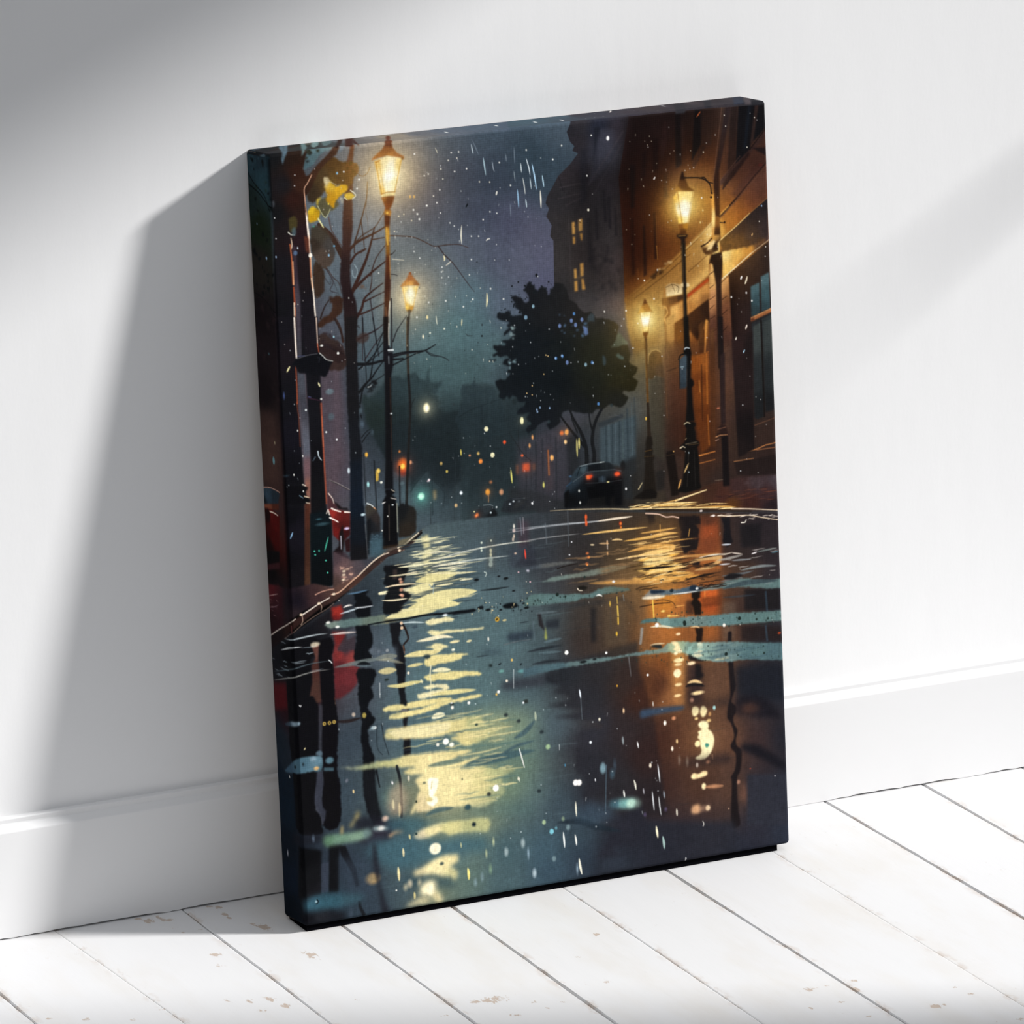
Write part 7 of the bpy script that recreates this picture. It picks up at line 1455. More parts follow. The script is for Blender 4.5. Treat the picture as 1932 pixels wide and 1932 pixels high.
class Painter:
    def __init__(self):
        self.im = np.zeros((IH, IW, 3), np.float32)
        self.rng = np.random.RandomState(7)
    def window(self, p, pad):
        x0 = max(0, int(p[:, 0].min()-pad)); x1 = min(IW, int(p[:, 0].max()+pad)+2)
        y0 = max(0, int(p[:, 1].min()-pad)); y1 = min(IH, int(p[:, 1].max()+pad)+2)
        return x0, y0, x1, y1
    def put(self, box, m, c, add=False):
        x0, y0, x1, y1 = box
        v = self.im[y0:y1, x0:x1]; m = m[..., None]
        if add: v += (1-v)*m*c
        else: v += (c-v)*m
    def roughen(self, p, r):
        q = np.vstack([p, p[:1]])
        L = np.r_[0, np.cumsum(np.hypot(*np.diff(q, axis=0).T))]
        n = max(len(p) if len(p) < 12 else 3, int(L[-1]/max(3., r*1.6)))
        t = np.linspace(0, L[-1], n, endpoint=False)
        if len(p) < 16: t = np.union1d(t, L[:-1])
        o = np.c_[np.interp(t, L, q[:, 0]), np.interp(t, L, q[:, 1])]
        return o+self.rng.normal(0, r*.55, o.shape)
    def polymask(self, p, blur=0):
        pad = blur*4+2
        x0, y0, x1, y1 = box = self.window(p, pad)
        if x1 <= x0 or y1 <= y0: return box, None
        m = np.zeros((y1-y0, x1-x0), np.float32)
        a = p; b = np.roll(p, -1, 0)
        idx = np.arange(x0, x1, dtype=np.float32)
        S = 3 if p[:, 1].max()-p[:, 1].min() > 40 else 5
        ys = y0+(np.arange((y1-y0)*S)+.5)/S
        for r, y in enumerate(ys):
            h = (a[:, 1] <= y) != (b[:, 1] <= y)
            if not h.any(): continue
            aa, bb = a[h], b[h]
            xs = np.sort(aa[:, 0]+(y-aa[:, 1])*(bb[:, 0]-aa[:, 0])/(bb[:, 1]-aa[:, 1]))
            row = m[r//S]
            for u, w in zip(xs[::2], xs[1::2]):
                row += np.clip(w-idx, 0, 1)-np.clip(u-idx, 0, 1)
        m /= S
        if blur: m = soften(m, blur)
        return box, m
    def field(self, box, ctl):
        x0, y0, x1, y1 = box
        st = 8 if min(x1-x0, y1-y0) > 120 else 2
        gx = np.arange(x0, x1+st, st, dtype=np.float32); gy = np.arange(y0, y1+st, st, dtype=np.float32)
        X, Y = np.meshgrid(gx, gy)
        num = 0; den = 0
        e2 = np.clip((.07*min(x1-x0, y1-y0))**2, 6., 1100.)
        for (cx, cy, c) in ctl:
            w = 1/((X-cx)**2+(Y-cy)**2+e2)**1.8
            num = num+w[..., None]*c; den = den+w
        f = num/den[..., None]
        ix = (np.arange(x0, x1)-x0)/st; iy = (np.arange(y0, y1)-y0)/st
        jx = ix.astype(int); jy = iy.astype(int); tx = (ix-jx)[None, :, None]; ty = (iy-jy)[:, None, None]
        jx1 = np.minimum(jx+1, len(gx)-1); jy1 = np.minimum(jy+1, len(gy)-1)
        return ((f[jy][:, jx]*(1-tx)+f[jy][:, jx1]*tx)*(1-ty)+(f[jy1][:, jx]*(1-tx)+f[jy1][:, jx1]*tx)*ty).astype(np.float32)
    def poly(self, p, c, al=1, blur=0, rough=0, ctl=None):
        if rough: p = self.roughen(p, rough)
        box, m = self.polymask(p, blur)
        if m is None: return
        self.put(box, m*al, self.field(box, ctl) if ctl else c)
    def stroke(self, p, c, w0, w1, al=1, soft=0, add=False, lens=False):
        n = len(p)
        L = np.r_[0, np.cumsum(np.hypot(*np.diff(p, axis=0).T))]; t = L/max(L[-1], 1e-6)
        ws = w0*np.sin(np.pi*np.clip(t, 0, 1))**.7+.25 if lens else w0+(w1-w0)*t
        pad = max(w0, w1)+soft*2+2
        x0, y0, x1, y1 = box = self.window(p, pad)
        if x1 <= x0 or y1 <= y0: return
        m = np.zeros((y1-y0, x1-x0), np.float32)
        for i in range(n-1):
            a, b = p[i], p[i+1]
            sx0, sy0, sx1, sy1 = self.window(np.array([a, b]), pad)
            if sx1 <= sx0 or sy1 <= sy0: continue
            X = np.arange(sx0, sx1, dtype=np.float32)[None]+.5; Y = np.arange(sy0, sy1, dtype=np.float32)[:, None]+.5
            d = b-a; q = max(d@d, 1e-9)
            u = np.clip(((X-a[0])*d[0]+(Y-a[1])*d[1])/q, 0, 1)
            D = np.hypot(X-a[0]-u*d[0], Y-a[1]-u*d[1])
            hw = (ws[i]+(ws[i+1]-ws[i])*u)/2
            e = .5+soft
            cov = np.clip((hw-D)/(2*e)+.5, 0, 1)*np.minimum(1, hw*2)
            s = m[sy0-y0:sy1-y0, sx0-x0:sx1-x0]
            np.maximum(s, cov, out=s)
        self.put(box, m*al, c, add)
    def dot(self, x, y, rx, ry, c, al=1, soft=0, add=False):
        x0, y0, x1, y1 = box = self.window(np.array([[x-rx, y-ry], [x+rx, y+ry]]), 2+soft*2)
        if x1 <= x0 or y1 <= y0: return
        X = np.arange(x0, x1)[None]+.5; Y = np.arange(y0, y1)[:, None]+.5
        D = (np.hypot((X-x)/rx, (Y-y)/ry)-1)*min(rx, ry)
        m = np.clip(.5-D/(1+2*soft), 0, 1).astype(np.float32)
        self.put(box, m*al, c, add)
    def glow(self, x, y, r, c, al):
        x0, y0, x1, y1 = box = self.window(np.array([[x, y]]), r*3)
        X = np.arange(x0, x1)[None]; Y = np.arange(y0, y1)[:, None]
        D = np.hypot(X-x, Y-y)/r
        self.put(box, (al*np.exp(-D*1.6)*np.clip(1.5-D*.5, 0, 1)).astype(np.float32), c, True)
    def inside(self, p, n):
        lo, hi = p.min(0), p.max(0); out = []; b = np.roll(p, -1, 0)
        while len(out) < n:
            q = lo+(hi-lo)*self.rng.rand(2)
            h = (p[:, 1] <= q[1]) != (b[:, 1] <= q[1])
            with np.errstate(divide='ignore', invalid='ignore'):
                xs = p[:, 0]+(q[1]-p[:, 1])*(b[:, 0]-p[:, 0])/(b[:, 1]-p[:, 1])
            if (h & (xs > q[0])).sum() % 2: out.append(q)
        return np.array(out)
    def run(self, text):
        for line in text.strip().splitlines():
            line = line.strip()
            if not line or line[0] == '#': continue
            head, _, rest = line.partition(':')
            op, _, arg = head.strip().partition(' ')
            A = arg.strip().split(','); c = hexc(A[0]); v = [float(z) for z in A[1:]]
            V = lambda i, dflt: v[i] if len(v) > i else dflt
            pts, _, ctls = rest.partition('|')
            P = np.array(pts.split(), np.float64).reshape(-1, 2)+PM
            ctl = None
            if ctls.strip():
                z = ctls.split(); ctl = [(float(z[i])+PM, float(z[i+1])+PM, hexc(z[i+2])) for i in range(0, len(z), 3)]
            if op in ('p', 'c'): self.poly(spline(np.vstack([P, P[:1]]), 5)[:-1] if op == 'c' else P, c, V(0, 1), V(1, 0), V(2, 0), ctl)
            elif op in ('s', 'l', 'S'): self.stroke(spline(P) if op != 'l' else P, c, V(0, 2), V(1, V(0, 2)), V(2, 1), V(3, 0), op == 'S')
            elif op == 'k': self.stroke(spline(P if len(P) > 2 else np.array([P[0]+(P[-1]-P[0])*t for t in np.linspace(0, 1, 7)])), c, V(0, 2), 0, V(1, 1), V(2, 0), False, True)
            elif op in ('d', 'D'):
                for x, y in P: self.dot(x, y, V(0, 2), V(0, 2), c, V(1, 1), V(2, 0), op == 'D')
            elif op in ('e', 'E'):
                for x, y in P: self.dot(x, y, V(0, 2), V(1, 2), c, V(2, 1), V(3, 0), op == 'E')
            elif op == 'm':          # darkening glaze: alpha, blur
                box, m = self.polymask(P, V(1, 0)); x0, y0, x1, y1 = box
                self.im[y0:y1, x0:x1] *= 1-(1-c)*(m*V(0, 1))[..., None]
            elif op == 'g':
                for x, y in P: self.glow(x, y, V(0, 20), c, V(1, .5))
            elif op == 'f':          # leaf blobs: n, size, alpha, blur
                for x, y in self.inside(P, int(V(0, 20))):
                    s = V(1, 6)*self.rng.uniform(.5, 1.4); k = self.rng.randint(5, 9)
                    an = np.sort(self.rng.uniform(0, 6.283, k)); rr = s*self.rng.uniform(.5, 1.25, k)
                    self.poly(blob(x, y, rr, an), c, V(2, 1), V(3, 0))
            elif op == 'o':          # leaves along an outline: spacing, size, spread, alpha
                q = np.vstack([P, P[:1]])
                for a, b in zip(q[:-1], q[1:]):
                    for _ in range(max(1, int(np.hypot(*(b-a))/V(0, 6)))):
                        x, y = a+(b-a)*self.rng.rand()+self.rng.normal(0, V(2, 5), 2)
                        z = V(1, 5)*self.rng.uniform(.5, 1.4); kk = self.rng.randint(5, 9)
                        an = np.sort(self.rng.uniform(0, 6.283, kk)); rr = z*self.rng.uniform(.5, 1.25, kk)
                        self.poly(blob(x, y, rr, an), c, V(3, 1))
            elif op == 'n':          # grain over the whole sheet: strength, grain width and height
                gw, gh = V(1, 4), V(2, 4)
                g = self.rng.normal(0, 1, (int(IH/gh)+3, int(IW/gw)+3)).astype(np.float32)
                yy = np.arange(IH)/gh; xx = np.arange(IW)/gw; j = yy.astype(int); i = xx.astype(int); ty = (yy-j)[:, None]; tx = (xx-i)[None]
                f = (g[j][:, i]*(1-tx)+g[j][:, i+1]*tx)*(1-ty)+(g[j+1][:, i]*(1-tx)+g[j+1][:, i+1]*tx)*ty
                self.im *= (1+V(0, .05)*f)[..., None]
            elif op == 'w':          # specks: n, r0, r1, alpha, slant
                for x, y in self.inside(P, int(V(0, 20))):
                    r = self.rng.uniform(V(1, .8), V(2, 2)); g = self.rng.rand()
                    a = V(3, .9)*self.rng.uniform(.45, 1)
                    if g < .72: self.dot(x, y, r, r*self.rng.uniform(.9, 1.3), c, a)
                    else:
                        l = r*self.rng.uniform(2, 5)*V(4, 1); self.stroke(np.array([[x, y], [x+l*self.rng.uniform(-.3, .3), y+l]]), c, r*1.1, r*.6, a)
            elif op == 't':          # flat ripples: n, length, thickness, alpha, soft
                for x, y in self.inside(P, int(V(0, 20))):
                    l = V(1, 40)*self.rng.uniform(.3, 1.4); h = V(2, 3)*self.rng.uniform(.4, 1.4)
                    s = self.rng.normal(0, .02)*l
                    q = np.array([[x+l*(t-.5), y+s*(t-.5)+self.rng.normal(0, h*.25)] for t in np.linspace(0, 1, 6)])
                    self.stroke(spline(q), c, h, 0, V(3, .8)*self.rng.uniform(.6, 1), V(4, 0), False, True)

# ---------------------------------------------------------------- scene helpers
scene = bpy.context.scene
COL = scene.collection

def link(name, verts, faces, mat, parent=None, smooth=False):
    me = bpy.data.meshes.new(name)
    me.from_pydata([tuple(v) for v in verts], [], faces)
    me.update()
    if mat: me.materials.append(mat)
    if smooth: me.polygons.foreach_set('use_smooth', [True]*len(me.polygons))
    o = bpy.data.objects.new(name, me); COL.objects.link(o)
    if parent: o.parent = parent
    return o

def grid_object(name, co, keep, mat, parent=None, smooth=True):
    """co: (rows, cols, 3) array; keep: (rows-1, cols-1) bool"""
    r, c = co.shape[:2]
    idx = np.arange(r*c).reshape(r, c)
    q = np.stack([idx[:-1, :-1], idx[1:, :-1], idx[1:, 1:], idx[:-1, 1:]], -1)[keep]
    used = np.unique(q); remap = np.full(r*c, -1, np.int64); remap[used] = np.arange(len(used))
    q = remap[q]; v = co.reshape(-1, 3)[used]
    me = bpy.data.meshes.new(name)
    me.vertices.add(len(v)); me.vertices.foreach_set('co', v.astype(np.float32).ravel())
    me.loops.add(q.size); me.loops.foreach_set('vertex_index', q.astype(np.int32).ravel())
    me.polygons.add(len(q)); me.polygons.foreach_set('loop_start', np.arange(0, q.size, 4, dtype=np.int32))
    me.update(calc_edges=True)
    me.polygons.foreach_set('use_smooth', np.full(len(q), smooth))
    me.materials.append(mat)
    o = bpy.data.objects.new(name, me); COL.objects.link(o)
    if parent: o.parent = parent
    return o, used

class Nodes:
    def __init__(self, name):
        self.m = bpy.data.materials.new(name); self.m.use_nodes = True
        self.t = self.m.node_tree; self.b = self.t.nodes['Principled BSDF']
    def n(self, kind, props=None, **ins):
        k = self.t.nodes.new(kind)
        for a, v in (props or {}).items(): setattr(k, a, v)
        for a, v in ins.items():
            s = k.inputs[int(a[1:])] if a[0] == '_' and a[1:].isdigit() else k.inputs[a.replace('_', ' ')]
            if isinstance(v, bpy.types.NodeSocket): self.t.links.new(v, s)
            else: s.default_value = v
        return k
    def set(self, **ins):
        for a, v in ins.items():
            s = self.b.inputs[a.replace('_', ' ')]
            if isinstance(v, bpy.types.NodeSocket): self.t.links.new(v, s)
            else: s.default_value = v
    def mapped(self, scale):
        tc = self.n('ShaderNodeTexCoord')
        return self.n('ShaderNodeMapping', None, Vector=tc.outputs['Object'], Scale=scale).outputs[0]
    def noise(self, scale, sc=(1, 1, 1), detail=4., rough=.55):
        return self.n('ShaderNodeTexNoise', None, Vector=self.mapped(sc), Scale=scale, Detail=detail, Roughness=rough).outputs['Fac']
    def ramp(self, fac, a, b, lo=0., hi=1.):
        return self.n('ShaderNodeMapRange', {'interpolation_type': 'SMOOTHSTEP'}, Value=fac, From_Min=a, From_Max=b, To_Min=lo, To_Max=hi).outputs[0]
    def math(self, op, a, b):
        return self.n('ShaderNodeMath', {'operation': op}, _0=a, _1=b).outputs[0]
    def mix(self, fac, a, b):
        k = self.n('ShaderNodeMix', {'data_type': 'RGBA'}, Factor=fac)
        for s, v in ((k.inputs[6], a), (k.inputs[7], b)):
            if isinstance(v, bpy.types.NodeSocket): self.t.links.new(v, s)
            else: s.default_value = v
        return k.outputs[2]
    def bump(self, h, strength, dist):
        return self.n('ShaderNodeBump', None, Height=h, Strength=strength, Distance=dist).outputs[0]

def lin(r, g, b):
    f = lambda c: (c/255/12.92) if c <= 10 else ((c/255+.055)/1.055)**2.4
    return (f(r), f(g), f(b), 1)

# ---------------------------------------------------------------- materials
k = Nodes('white wall paint')
h = k.math('ADD', k.math('MULTIPLY', k.noise(14, (1.6, 1, .5), 5.), 1.2), k.math('MULTIPLY', k.noise(260, (1, 1, .6), 3.), .16))
k.set(Base_Color=(.80, .80, .805, 1), Roughness=.8, Specular_IOR_Level=.1, Normal=k.bump(h, .12, .0025))
M_WALL = k.m
k = Nodes('white satin trim paint')
k.set(Base_Color=(.72, .72, .725, 1), Roughness=.5, Specular_IOR_Level=.25, Normal=k.bump(k.noise(30, (.4, 1, 1)), .1, .002))
M_TRIM = k.m
k = Nodes('worn white painted boards')
wear = k.n('ShaderNodeAttribute', {'attribute_name': 'wear'}).outputs['Fac']
seam = k.n('ShaderNodeAttribute', {'attribute_name': 'seam'}).outputs['Fac']
rag = k.noise(95, (1.5, .7, 1), 7., .75)
chip = k.ramp(k.math('ADD', wear, k.math('MULTIPLY', k.math('SUBTRACT', rag, .5), 2.6)), .52, .6)
fine = k.math('MULTIPLY', k.ramp(k.noise(75, (1.5, .55, 1), 7., .72), .62, .69), k.ramp(k.noise(9, (1, .7, 1), 3.), .46, .62))
edge = k.math('MULTIPLY', seam, k.ramp(k.noise(55, (1, .5, 1), 6., .7), .5, .62))
mask = k.math('MINIMUM', k.math('ADD', k.math('ADD', chip, k.math('MULTIPLY', fine, .4)), k.math('MULTIPLY', edge, .8)), 1.)
wood = k.mix(k.noise(40, (2, .3, 1), 5.), (.33, .23, .16, 1), (.50, .39, .30, 1))
paint = k.mix(k.ramp(k.noise(7, (1.4, .5, 1), 5., .6), .45, .72), (.64, .64, .647, 1), (.615, .60, .582, 1))
hh = k.math('SUBTRACT', k.math('MULTIPLY', k.noise(24, (2.2, .35, 1), 5.), .5), k.math('MULTIPLY', mask, .5))
k.set(Base_Color=k.mix(k.math('MULTIPLY', mask, .74), paint, wood), Roughness=.6, Specular_IOR_Level=.2, Normal=k.bump(hh, .25, .002))
M_FLOOR = k.m
k = Nodes('printed canvas weave')
ink = k.n('ShaderNodeVertexColor', {'layer_name': 'ink'}).outputs['Color']
gain = k.n('ShaderNodeVectorMath', {'operation': 'SCALE'}, Vector=ink, Scale=PRINT_GAIN).outputs[0]
uv = k.n('ShaderNodeAttribute', {'attribute_name': 'cloth'}).outputs['Vector']
def threads(axis, n):
    w = k.n('ShaderNodeTexWave', {'wave_type': 'BANDS', 'bands_direction': axis}, Vector=uv, Scale=n, Distortion=1.2, Detail=2., Detail_Scale=1.4)
    return w.outputs['Fac']
wv = k.math('ADD', k.math('MULTIPLY', threads('X', 140.), .5), threads('Y', 132.))
thick = k.n('ShaderNodeTexNoise', None, Vector=uv, Scale=140., Detail=4.).outputs['Fac']
wv = k.math('MULTIPLY', wv, k.math('ADD', thick, .3))
k.set(Base_Color=gain, Roughness=.66, Specular_IOR_Level=.02, Normal=k.bump(wv, .13, .0006))
M_PRINT = k.m
k = Nodes('raw pine bar')
k.set(Base_Color=k.mix(k.noise(25, (1, 1, .15), 5.), (.55, .38, .22, 1), (.68, .50, .32, 1)), Roughness=.7)
M_PINE = k.m
k = Nodes('black gap shade')  # near-black fill that deepens the shade under the canvas
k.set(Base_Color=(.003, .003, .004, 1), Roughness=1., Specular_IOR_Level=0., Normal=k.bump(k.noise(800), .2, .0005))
M_GAP_SHADE = k.m

# ---------------------------------------------------------------- setting
XW = 1.75                                     # right wall, with the window the sun comes through
def boxes(name, lst, mat):
    V, F = [], []
    for (x0, x1, y0, y1, z0, z1) in lst:
        b = len(V)
        V += [(x, y, z) for x in (x0, x1) for y in (y0, y1) for z in (z0, z1)]
        F += [tuple(b+i for i in f) for f in ((0, 1, 3, 2), (4, 6, 7, 5), (0, 4, 5, 1), (2, 3, 7, 6), (0, 2, 6, 4), (1, 5, 7, 3))]
    return link(name, V, F, mat)

wall = boxes('wall_back', [(-1.6, XW+.08, 0, .1, -.02, 2.7)], M_WALL); wall['kind'] = 'structure'

# right wall: the opening between y=-.07 and y=-1.09, its head rising away from the back wall
def prism(quads, x0, x1):
    V, F = [], []
    for q in quads:
        b = len(V); n = len(q)
        V += [(x0, y, z) for y, z in q]+[(x1, y, z) for y, z in q]
        F += [tuple(b+i for i in range(n))[::-1], tuple(b+n+i for i in range(n))]
        F += [(b+i, b+(i+1) % n, b+n+(i+1) % n, b+n+i) for i in range(n)]
    return V, F
HEAD = lambda y: 1.985+.28*(-y-.735)
ya, yb, ye = -.07, -1.145, -2.6
V, F = prism([[(0, -.02), (ya, -.02), (ya, 2.7), (0, 2.7)], [(ya, -.02), (yb, -.02), (yb, .33), (ya, .33)],
              [(ya, HEAD(ya)), (yb, HEAD(yb)), (yb, 2.7), (ya, 2.7)], [(yb, -.02), (ye, -.02), (ye, 2.7), (yb, 2.7)]], XW, XW+.06)
o = link('wall_right', V, F, M_WALL); o['kind'] = 'structure'
# unseen tapering bar added in the opening to cast a soft wall shadow
V, F = prism([[(ya, 1.212), (-.42, 1.171), (-.42, 1.166), (ya, 1.184)]], XW+.015, XW+.035)
o = link('trim_1', V, F, M_TRIM); o['kind'] = 'structure'

# baseboard: moulded profile swept along the wall, its lower edge slightly uneven over the floor
rng = np.random.RandomState(3)
prof = [(0, .1338), (-.0078, .1338), (-.0088, .1334), (-.0091, .1326), (-.0091, .1286), (-.0096, .1274), (-.0152, .1222), (-.0160, .1212), (-.0163, .1200), (-.0164, .113), (-.0166, .0)]
xs = np.arange(-1.6, XW, .006)
low = .0013+.0009*np.clip(np.convolve(rng.normal(0, 1, len(xs)+8), np.ones(9)/3, 'valid'), -1, 1.2)
V, F = [], []
n = len(prof)+1
for x, l in zip(xs, low):
    V += [(x, y, z if z > .01 else l) for y, z in prof]+[(0, l)and(x, 0, l)]
for i in range(len(xs)-1):
    F += [(i*n+j, i*n+(j+1) % n, (i+1)*n+(j+1) % n, (i+1)*n+j) for j in range(n)]
F += [tuple(range(n))[::-1], tuple((len(xs)-1)*n+j for j in range(n))]
o = link('baseboard_back', V, F, M_TRIM); o['kind'] = 'structure'
o.data.polygons.foreach_set('use_smooth', [False]*len(o.data.polygons))

# floor: boards running away from the wall, worn edges and open joints
seams = [(-1.6, 0), (-1.44, 0), (-1.305, 0), (-1.17, 0), (-1.03, 0), (-.898, 0), (-.762, 0), (-.63, 0), (-.496, 0), (-.3622, 0), (-.2393, -.05), (-.0885, 0), (.0461, 0), (.1800, .0065), (.3157, .004), (.4440, -.0052),
         (.5800, -.0035), (.7175, -.0085), (.8494, -.001), (.984, 0), (1.118, 0), (1.252, 0), (1.387, 0), (1.52, 0), (1.655, 0), (XW+.06, 0)]
faint = {-.2393: .25, .3157: .45, .5800: .22, -.0885: .75, .0461: .9}
ys = np.r_[np.arange(0, -.8, -.004), np.arange(-.8, -2.6, -.06), -2.6]
def wob(s):
    r = np.random.RandomState(s); a = r.normal(0, 1, len(ys)+30)
    return np.convolve(a, np.ones(31)/31, 'valid')*.0022+np.convolve(a, np.ones(5)/5, 'same')[15:15+len(ys)]*.00055
CH = np.array(CHIPS)
rows = []; wears = []; sms = []; keepc = []
for i in range(len(seams)-1):
    (xa, sa), (xb, sb) = seams[i], seams[i+1]
    ga = .0009*faint.get(xa, 1); gb = .0009*faint.get(xb, 1)
    L = xa+sa*ys+ga+wob(i*2+1)*.6*faint.get(xa, 1); Rr = xb+sb*ys-gb+wob(i*2+2)*.6*faint.get(xb, 1)
    if i == 0: L = np.full(len(ys), xa)
    da = .0042*faint.get(xa, 1); db = .0042*faint.get(xb, 1)
    cols = [(0, -da-.0006), (.0001, -.0010), (.0016, 0)]
    N = 30
    for j in range(-1, N+2):
        t = j/N
        if j == -1: xx, zz, sm = L, -da, 1.
        elif j == 0: xx, zz, sm = L, -.0009*faint.get(xa, 1), .9
        elif j == N: xx, zz, sm = Rr, -.0009*faint.get(xb, 1), .9
        elif j == N+1: xx, zz, sm = Rr, -db, 1.
        else:
            w = (Rr-L); xx = L+.0014+(w-.0028)*(j-1)/(N-2); zz = 0.; sm = max(0., 1-min(j-1, N-1-j)*.55)*.75
        rows.append(np.stack([xx, ys, np.full(len(ys), zz)], -1)); sms.append(np.full(len(ys), sm*(.6 if j > N/2 and xb in faint else 1)))
co = np.stack(rows, 1)
d2 = np.zeros(co.shape[:2])
for (cx, cy, rx, ry, am) in CH:
    d2 = np.maximum(d2, am*np.exp(-(((co[..., 0]-cx)/rx)**2+((co[..., 1]-cy)/ry)**2)*.55))
fl, used = grid_object('floor', co, np.ones((co.shape[0]-1, co.shape[1]-1), bool), M_FLOOR, None, False)
for nm, arr in (('wear', d2), ('seam', np.stack(sms, 1))):
    at = fl.data.attributes.new(nm, 'FLOAT', 'POINT'); at.data.foreach_set('value', arr.ravel()[used].astype(np.float32))
fl['kind'] = 'structure'

# ---------------------------------------------------------------- the print
W_, H_, D_, TH, GAP = .6, .8375, .0519, .1072, .0025
art = Painter(); art.run(ART)
im = art.im
im += (im.mean(2, keepdims=True)-im)*.08
root = bpy.data.objects.new('canvas_print', None); COL.objects.link(root)
root.location = (0, -H_*math.sin(TH), GAP); root.rotation_euler = (-TH, 0, 0)
root['label'] = 'tall canvas print of a rainy lamplit street, leaning on the white wall'
root['category'] = 'canvas print'
root.empty_display_size = .1
RAD = .0042
def axis_samples(size, fine, side0, side1):
    """signed positions along the unfolded print, in metres; 0..size is the front"""
    full = D_+RAD*(math.pi/2-1)-.0005
    a = np.linspace(-full, -RAD*.35, side0, endpoint=False); b = np.linspace(-RAD*.35, size+RAD*.35, fine); c = np.linspace(size+RAD*.35, size+full, side1+1)[1:]
    return np.r_[a, b, c]
sx = axis_samples(W_, 1004, 56, 10); sy = axis_samples(H_, 1404, 44, 10)
X, Y = np.meshgrid(sx, sy)
def out(t, size): return np.where(t < RAD, t-RAD, np.where(t > size-RAD, t-size+RAD, 0.))
qx, qy = out(X, W_), out(Y, H_)
q = np.hypot(qx, qy); qs = np.maximum(q, 1e-9)
ang = np.minimum(q/RAD, math.pi/2)
rad = RAD*np.sin(ang); dep = np.where(q > RAD*math.pi/2, RAD+q-RAD*math.pi/2, RAD*(1-np.cos(ang)))
px = np.clip(X, RAD, W_-RAD)+qx/qs*rad; pz = np.clip(Y, RAD, H_-RAD)+qy/qs*rad
okv = dep <= D_+1e-6
dep = np.minimum(dep, D_)
co = np.stack([px, -(D_-dep), H_-pz], -1)
keep = okv[:-1, :-1] & okv[1:, :-1] & okv[1:, 1:] & okv[:-1, 1:]
pr, used = grid_object('printed_canvas', co, keep, M_PRINT, root, True)
# ink colour per point, sampled from the painting (the unfolded side coordinate continues over the fold)
def stretch(t, size, n):
    u = t/size*n
    lo = t < 0; u = np.where(lo, t/.0006, u)
    return np.where(t > size, n-(t-size)/.0006, u)        # right and lower sides mirror the front
U = np.clip(stretch(X, W_, PW)+PM-.5, 0, IW-1.001).ravel()[used]; Vv = np.clip(stretch(Y, H_, PH)+PM-.5, 0, IH-1.001).ravel()[used]
iu, iv = U.astype(int), Vv.astype(int); fu, fv = (U-iu)[:, None], (Vv-iv)[:, None]
ink = (im[iv, iu]*(1-fu)+im[iv, iu+1]*fu)*(1-fv)+(im[iv+1, iu]*(1-fu)+im[iv+1, iu+1]*fu)*fv
ca = pr.data.color_attributes.new('ink', 'BYTE_COLOR', 'POINT')
ca.data.foreach_set('color_srgb', np.c_[np.clip(ink, 0, 1), np.ones(len(ink))].astype(np.float32).ravel())
cl = pr.data.attributes.new('cloth', 'FLOAT_VECTOR', 'POINT')
cl.data.foreach_set('vector', np.c_[X.ravel()[used], Y.ravel()[used], np.zeros(len(used))].astype(np.float32).ravel())

# wooden stretcher bars inside, mitred at the corners
e, wd, y0, y1 = .0012, .038, -.020, -.0008
o_ = [(e, e), (W_-e, e), (W_-e, H_-e), (e, H_-e)]; i_ = [(wd, wd), (W_-wd, wd), (W_-wd, H_-wd), (wd, H_-wd)]
for a in range(4):
    b = (a+1) % 4; ring = [o_[a], o_[b], i_[b], i_[a]]
    V = [(x, y, z) for y in (y0, y1) for x, z in ring]
    link('stretcher_bar', V, [(0, 1, 2, 3), (7, 6, 5, 4)]+[(j, 4+j, 4+(j+1) % 4, (j+1) % 4) for j in range(4)], M_PINE, root)
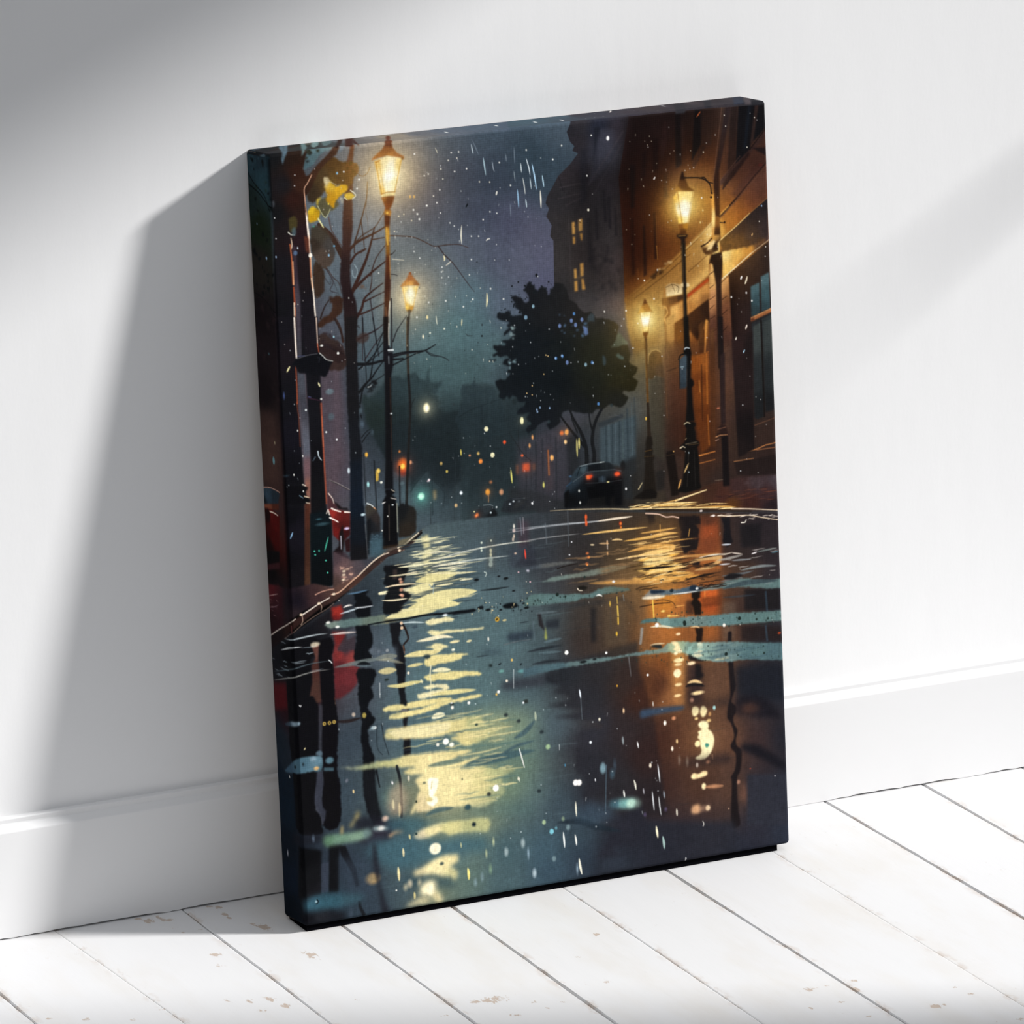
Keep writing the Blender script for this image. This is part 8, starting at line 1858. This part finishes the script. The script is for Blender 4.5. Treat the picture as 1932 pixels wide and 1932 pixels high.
# black strip added to darken the shaded wedge between canvas and floor
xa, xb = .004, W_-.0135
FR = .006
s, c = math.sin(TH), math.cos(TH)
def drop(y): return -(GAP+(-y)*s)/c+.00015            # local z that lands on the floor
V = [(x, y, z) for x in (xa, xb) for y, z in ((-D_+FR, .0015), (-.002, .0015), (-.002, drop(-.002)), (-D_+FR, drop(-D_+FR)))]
o = link('base_strip', V, [(0, 1, 2, 3), (7, 6, 5, 4), (0, 4, 5, 1), (1, 5, 6, 2), (2, 6, 7, 3), (3, 7, 4, 0)], M_GAP_SHADE, root)
o['label'] = 'added black strip darkening the gap under the lower edge'

# ---------------------------------------------------------------- light and camera
sun = bpy.data.lights.new('sun', 'SUN'); sun.energy = SUN_E; sun.angle = math.radians(SUN_A); sun.color = (1, .985, .965)
so = bpy.data.objects.new('sun', sun); COL.objects.link(so)
so.location = (4, -1.6, 3.2)
from mathutils import Vector
so.rotation_euler = Vector((-1, .40, -.59)).to_track_quat('-Z', 'Y').to_euler()
wd_ = bpy.data.worlds.new('daylight'); scene.world = wd_; wd_.use_nodes = True
wt = wd_.node_tree; bg = wt.nodes['Background']
tc = wt.nodes.new('ShaderNodeTexCoord'); sp = wt.nodes.new('ShaderNodeSeparateXYZ'); mr = wt.nodes.new('ShaderNodeMapRange')
wt.links.new(tc.outputs['Generated'], sp.inputs[0]); wt.links.new(sp.outputs['Z'], mr.inputs['Value'])
mr.inputs['From Min'].default_value = 0; mr.inputs['From Max'].default_value = 1
mr.inputs['To Min'].default_value, mr.inputs['To Max'].default_value = SKY_LOW, SKY_HIGH
bg.inputs[0].default_value = SKY_C; wt.links.new(mr.outputs[0], bg.inputs[1])

cam = bpy.data.cameras.new('camera'); co_ = bpy.data.objects.new('camera', cam); COL.objects.link(co_)
cam.sensor_width = 36; cam.lens = 36*CAM[0]/1932; cam.clip_start = .1; cam.clip_end = 100
co_.rotation_euler = CAM[1:4]; co_.location = CAM[4:7]
scene.camera = co_
vs = scene.view_settings
vs.view_transform = 'Standard'; vs.look = 'None'; vs.gamma = 1; vs.use_curve_mapping = False; vs.exposure = 0
scene.render.film_transparent = False
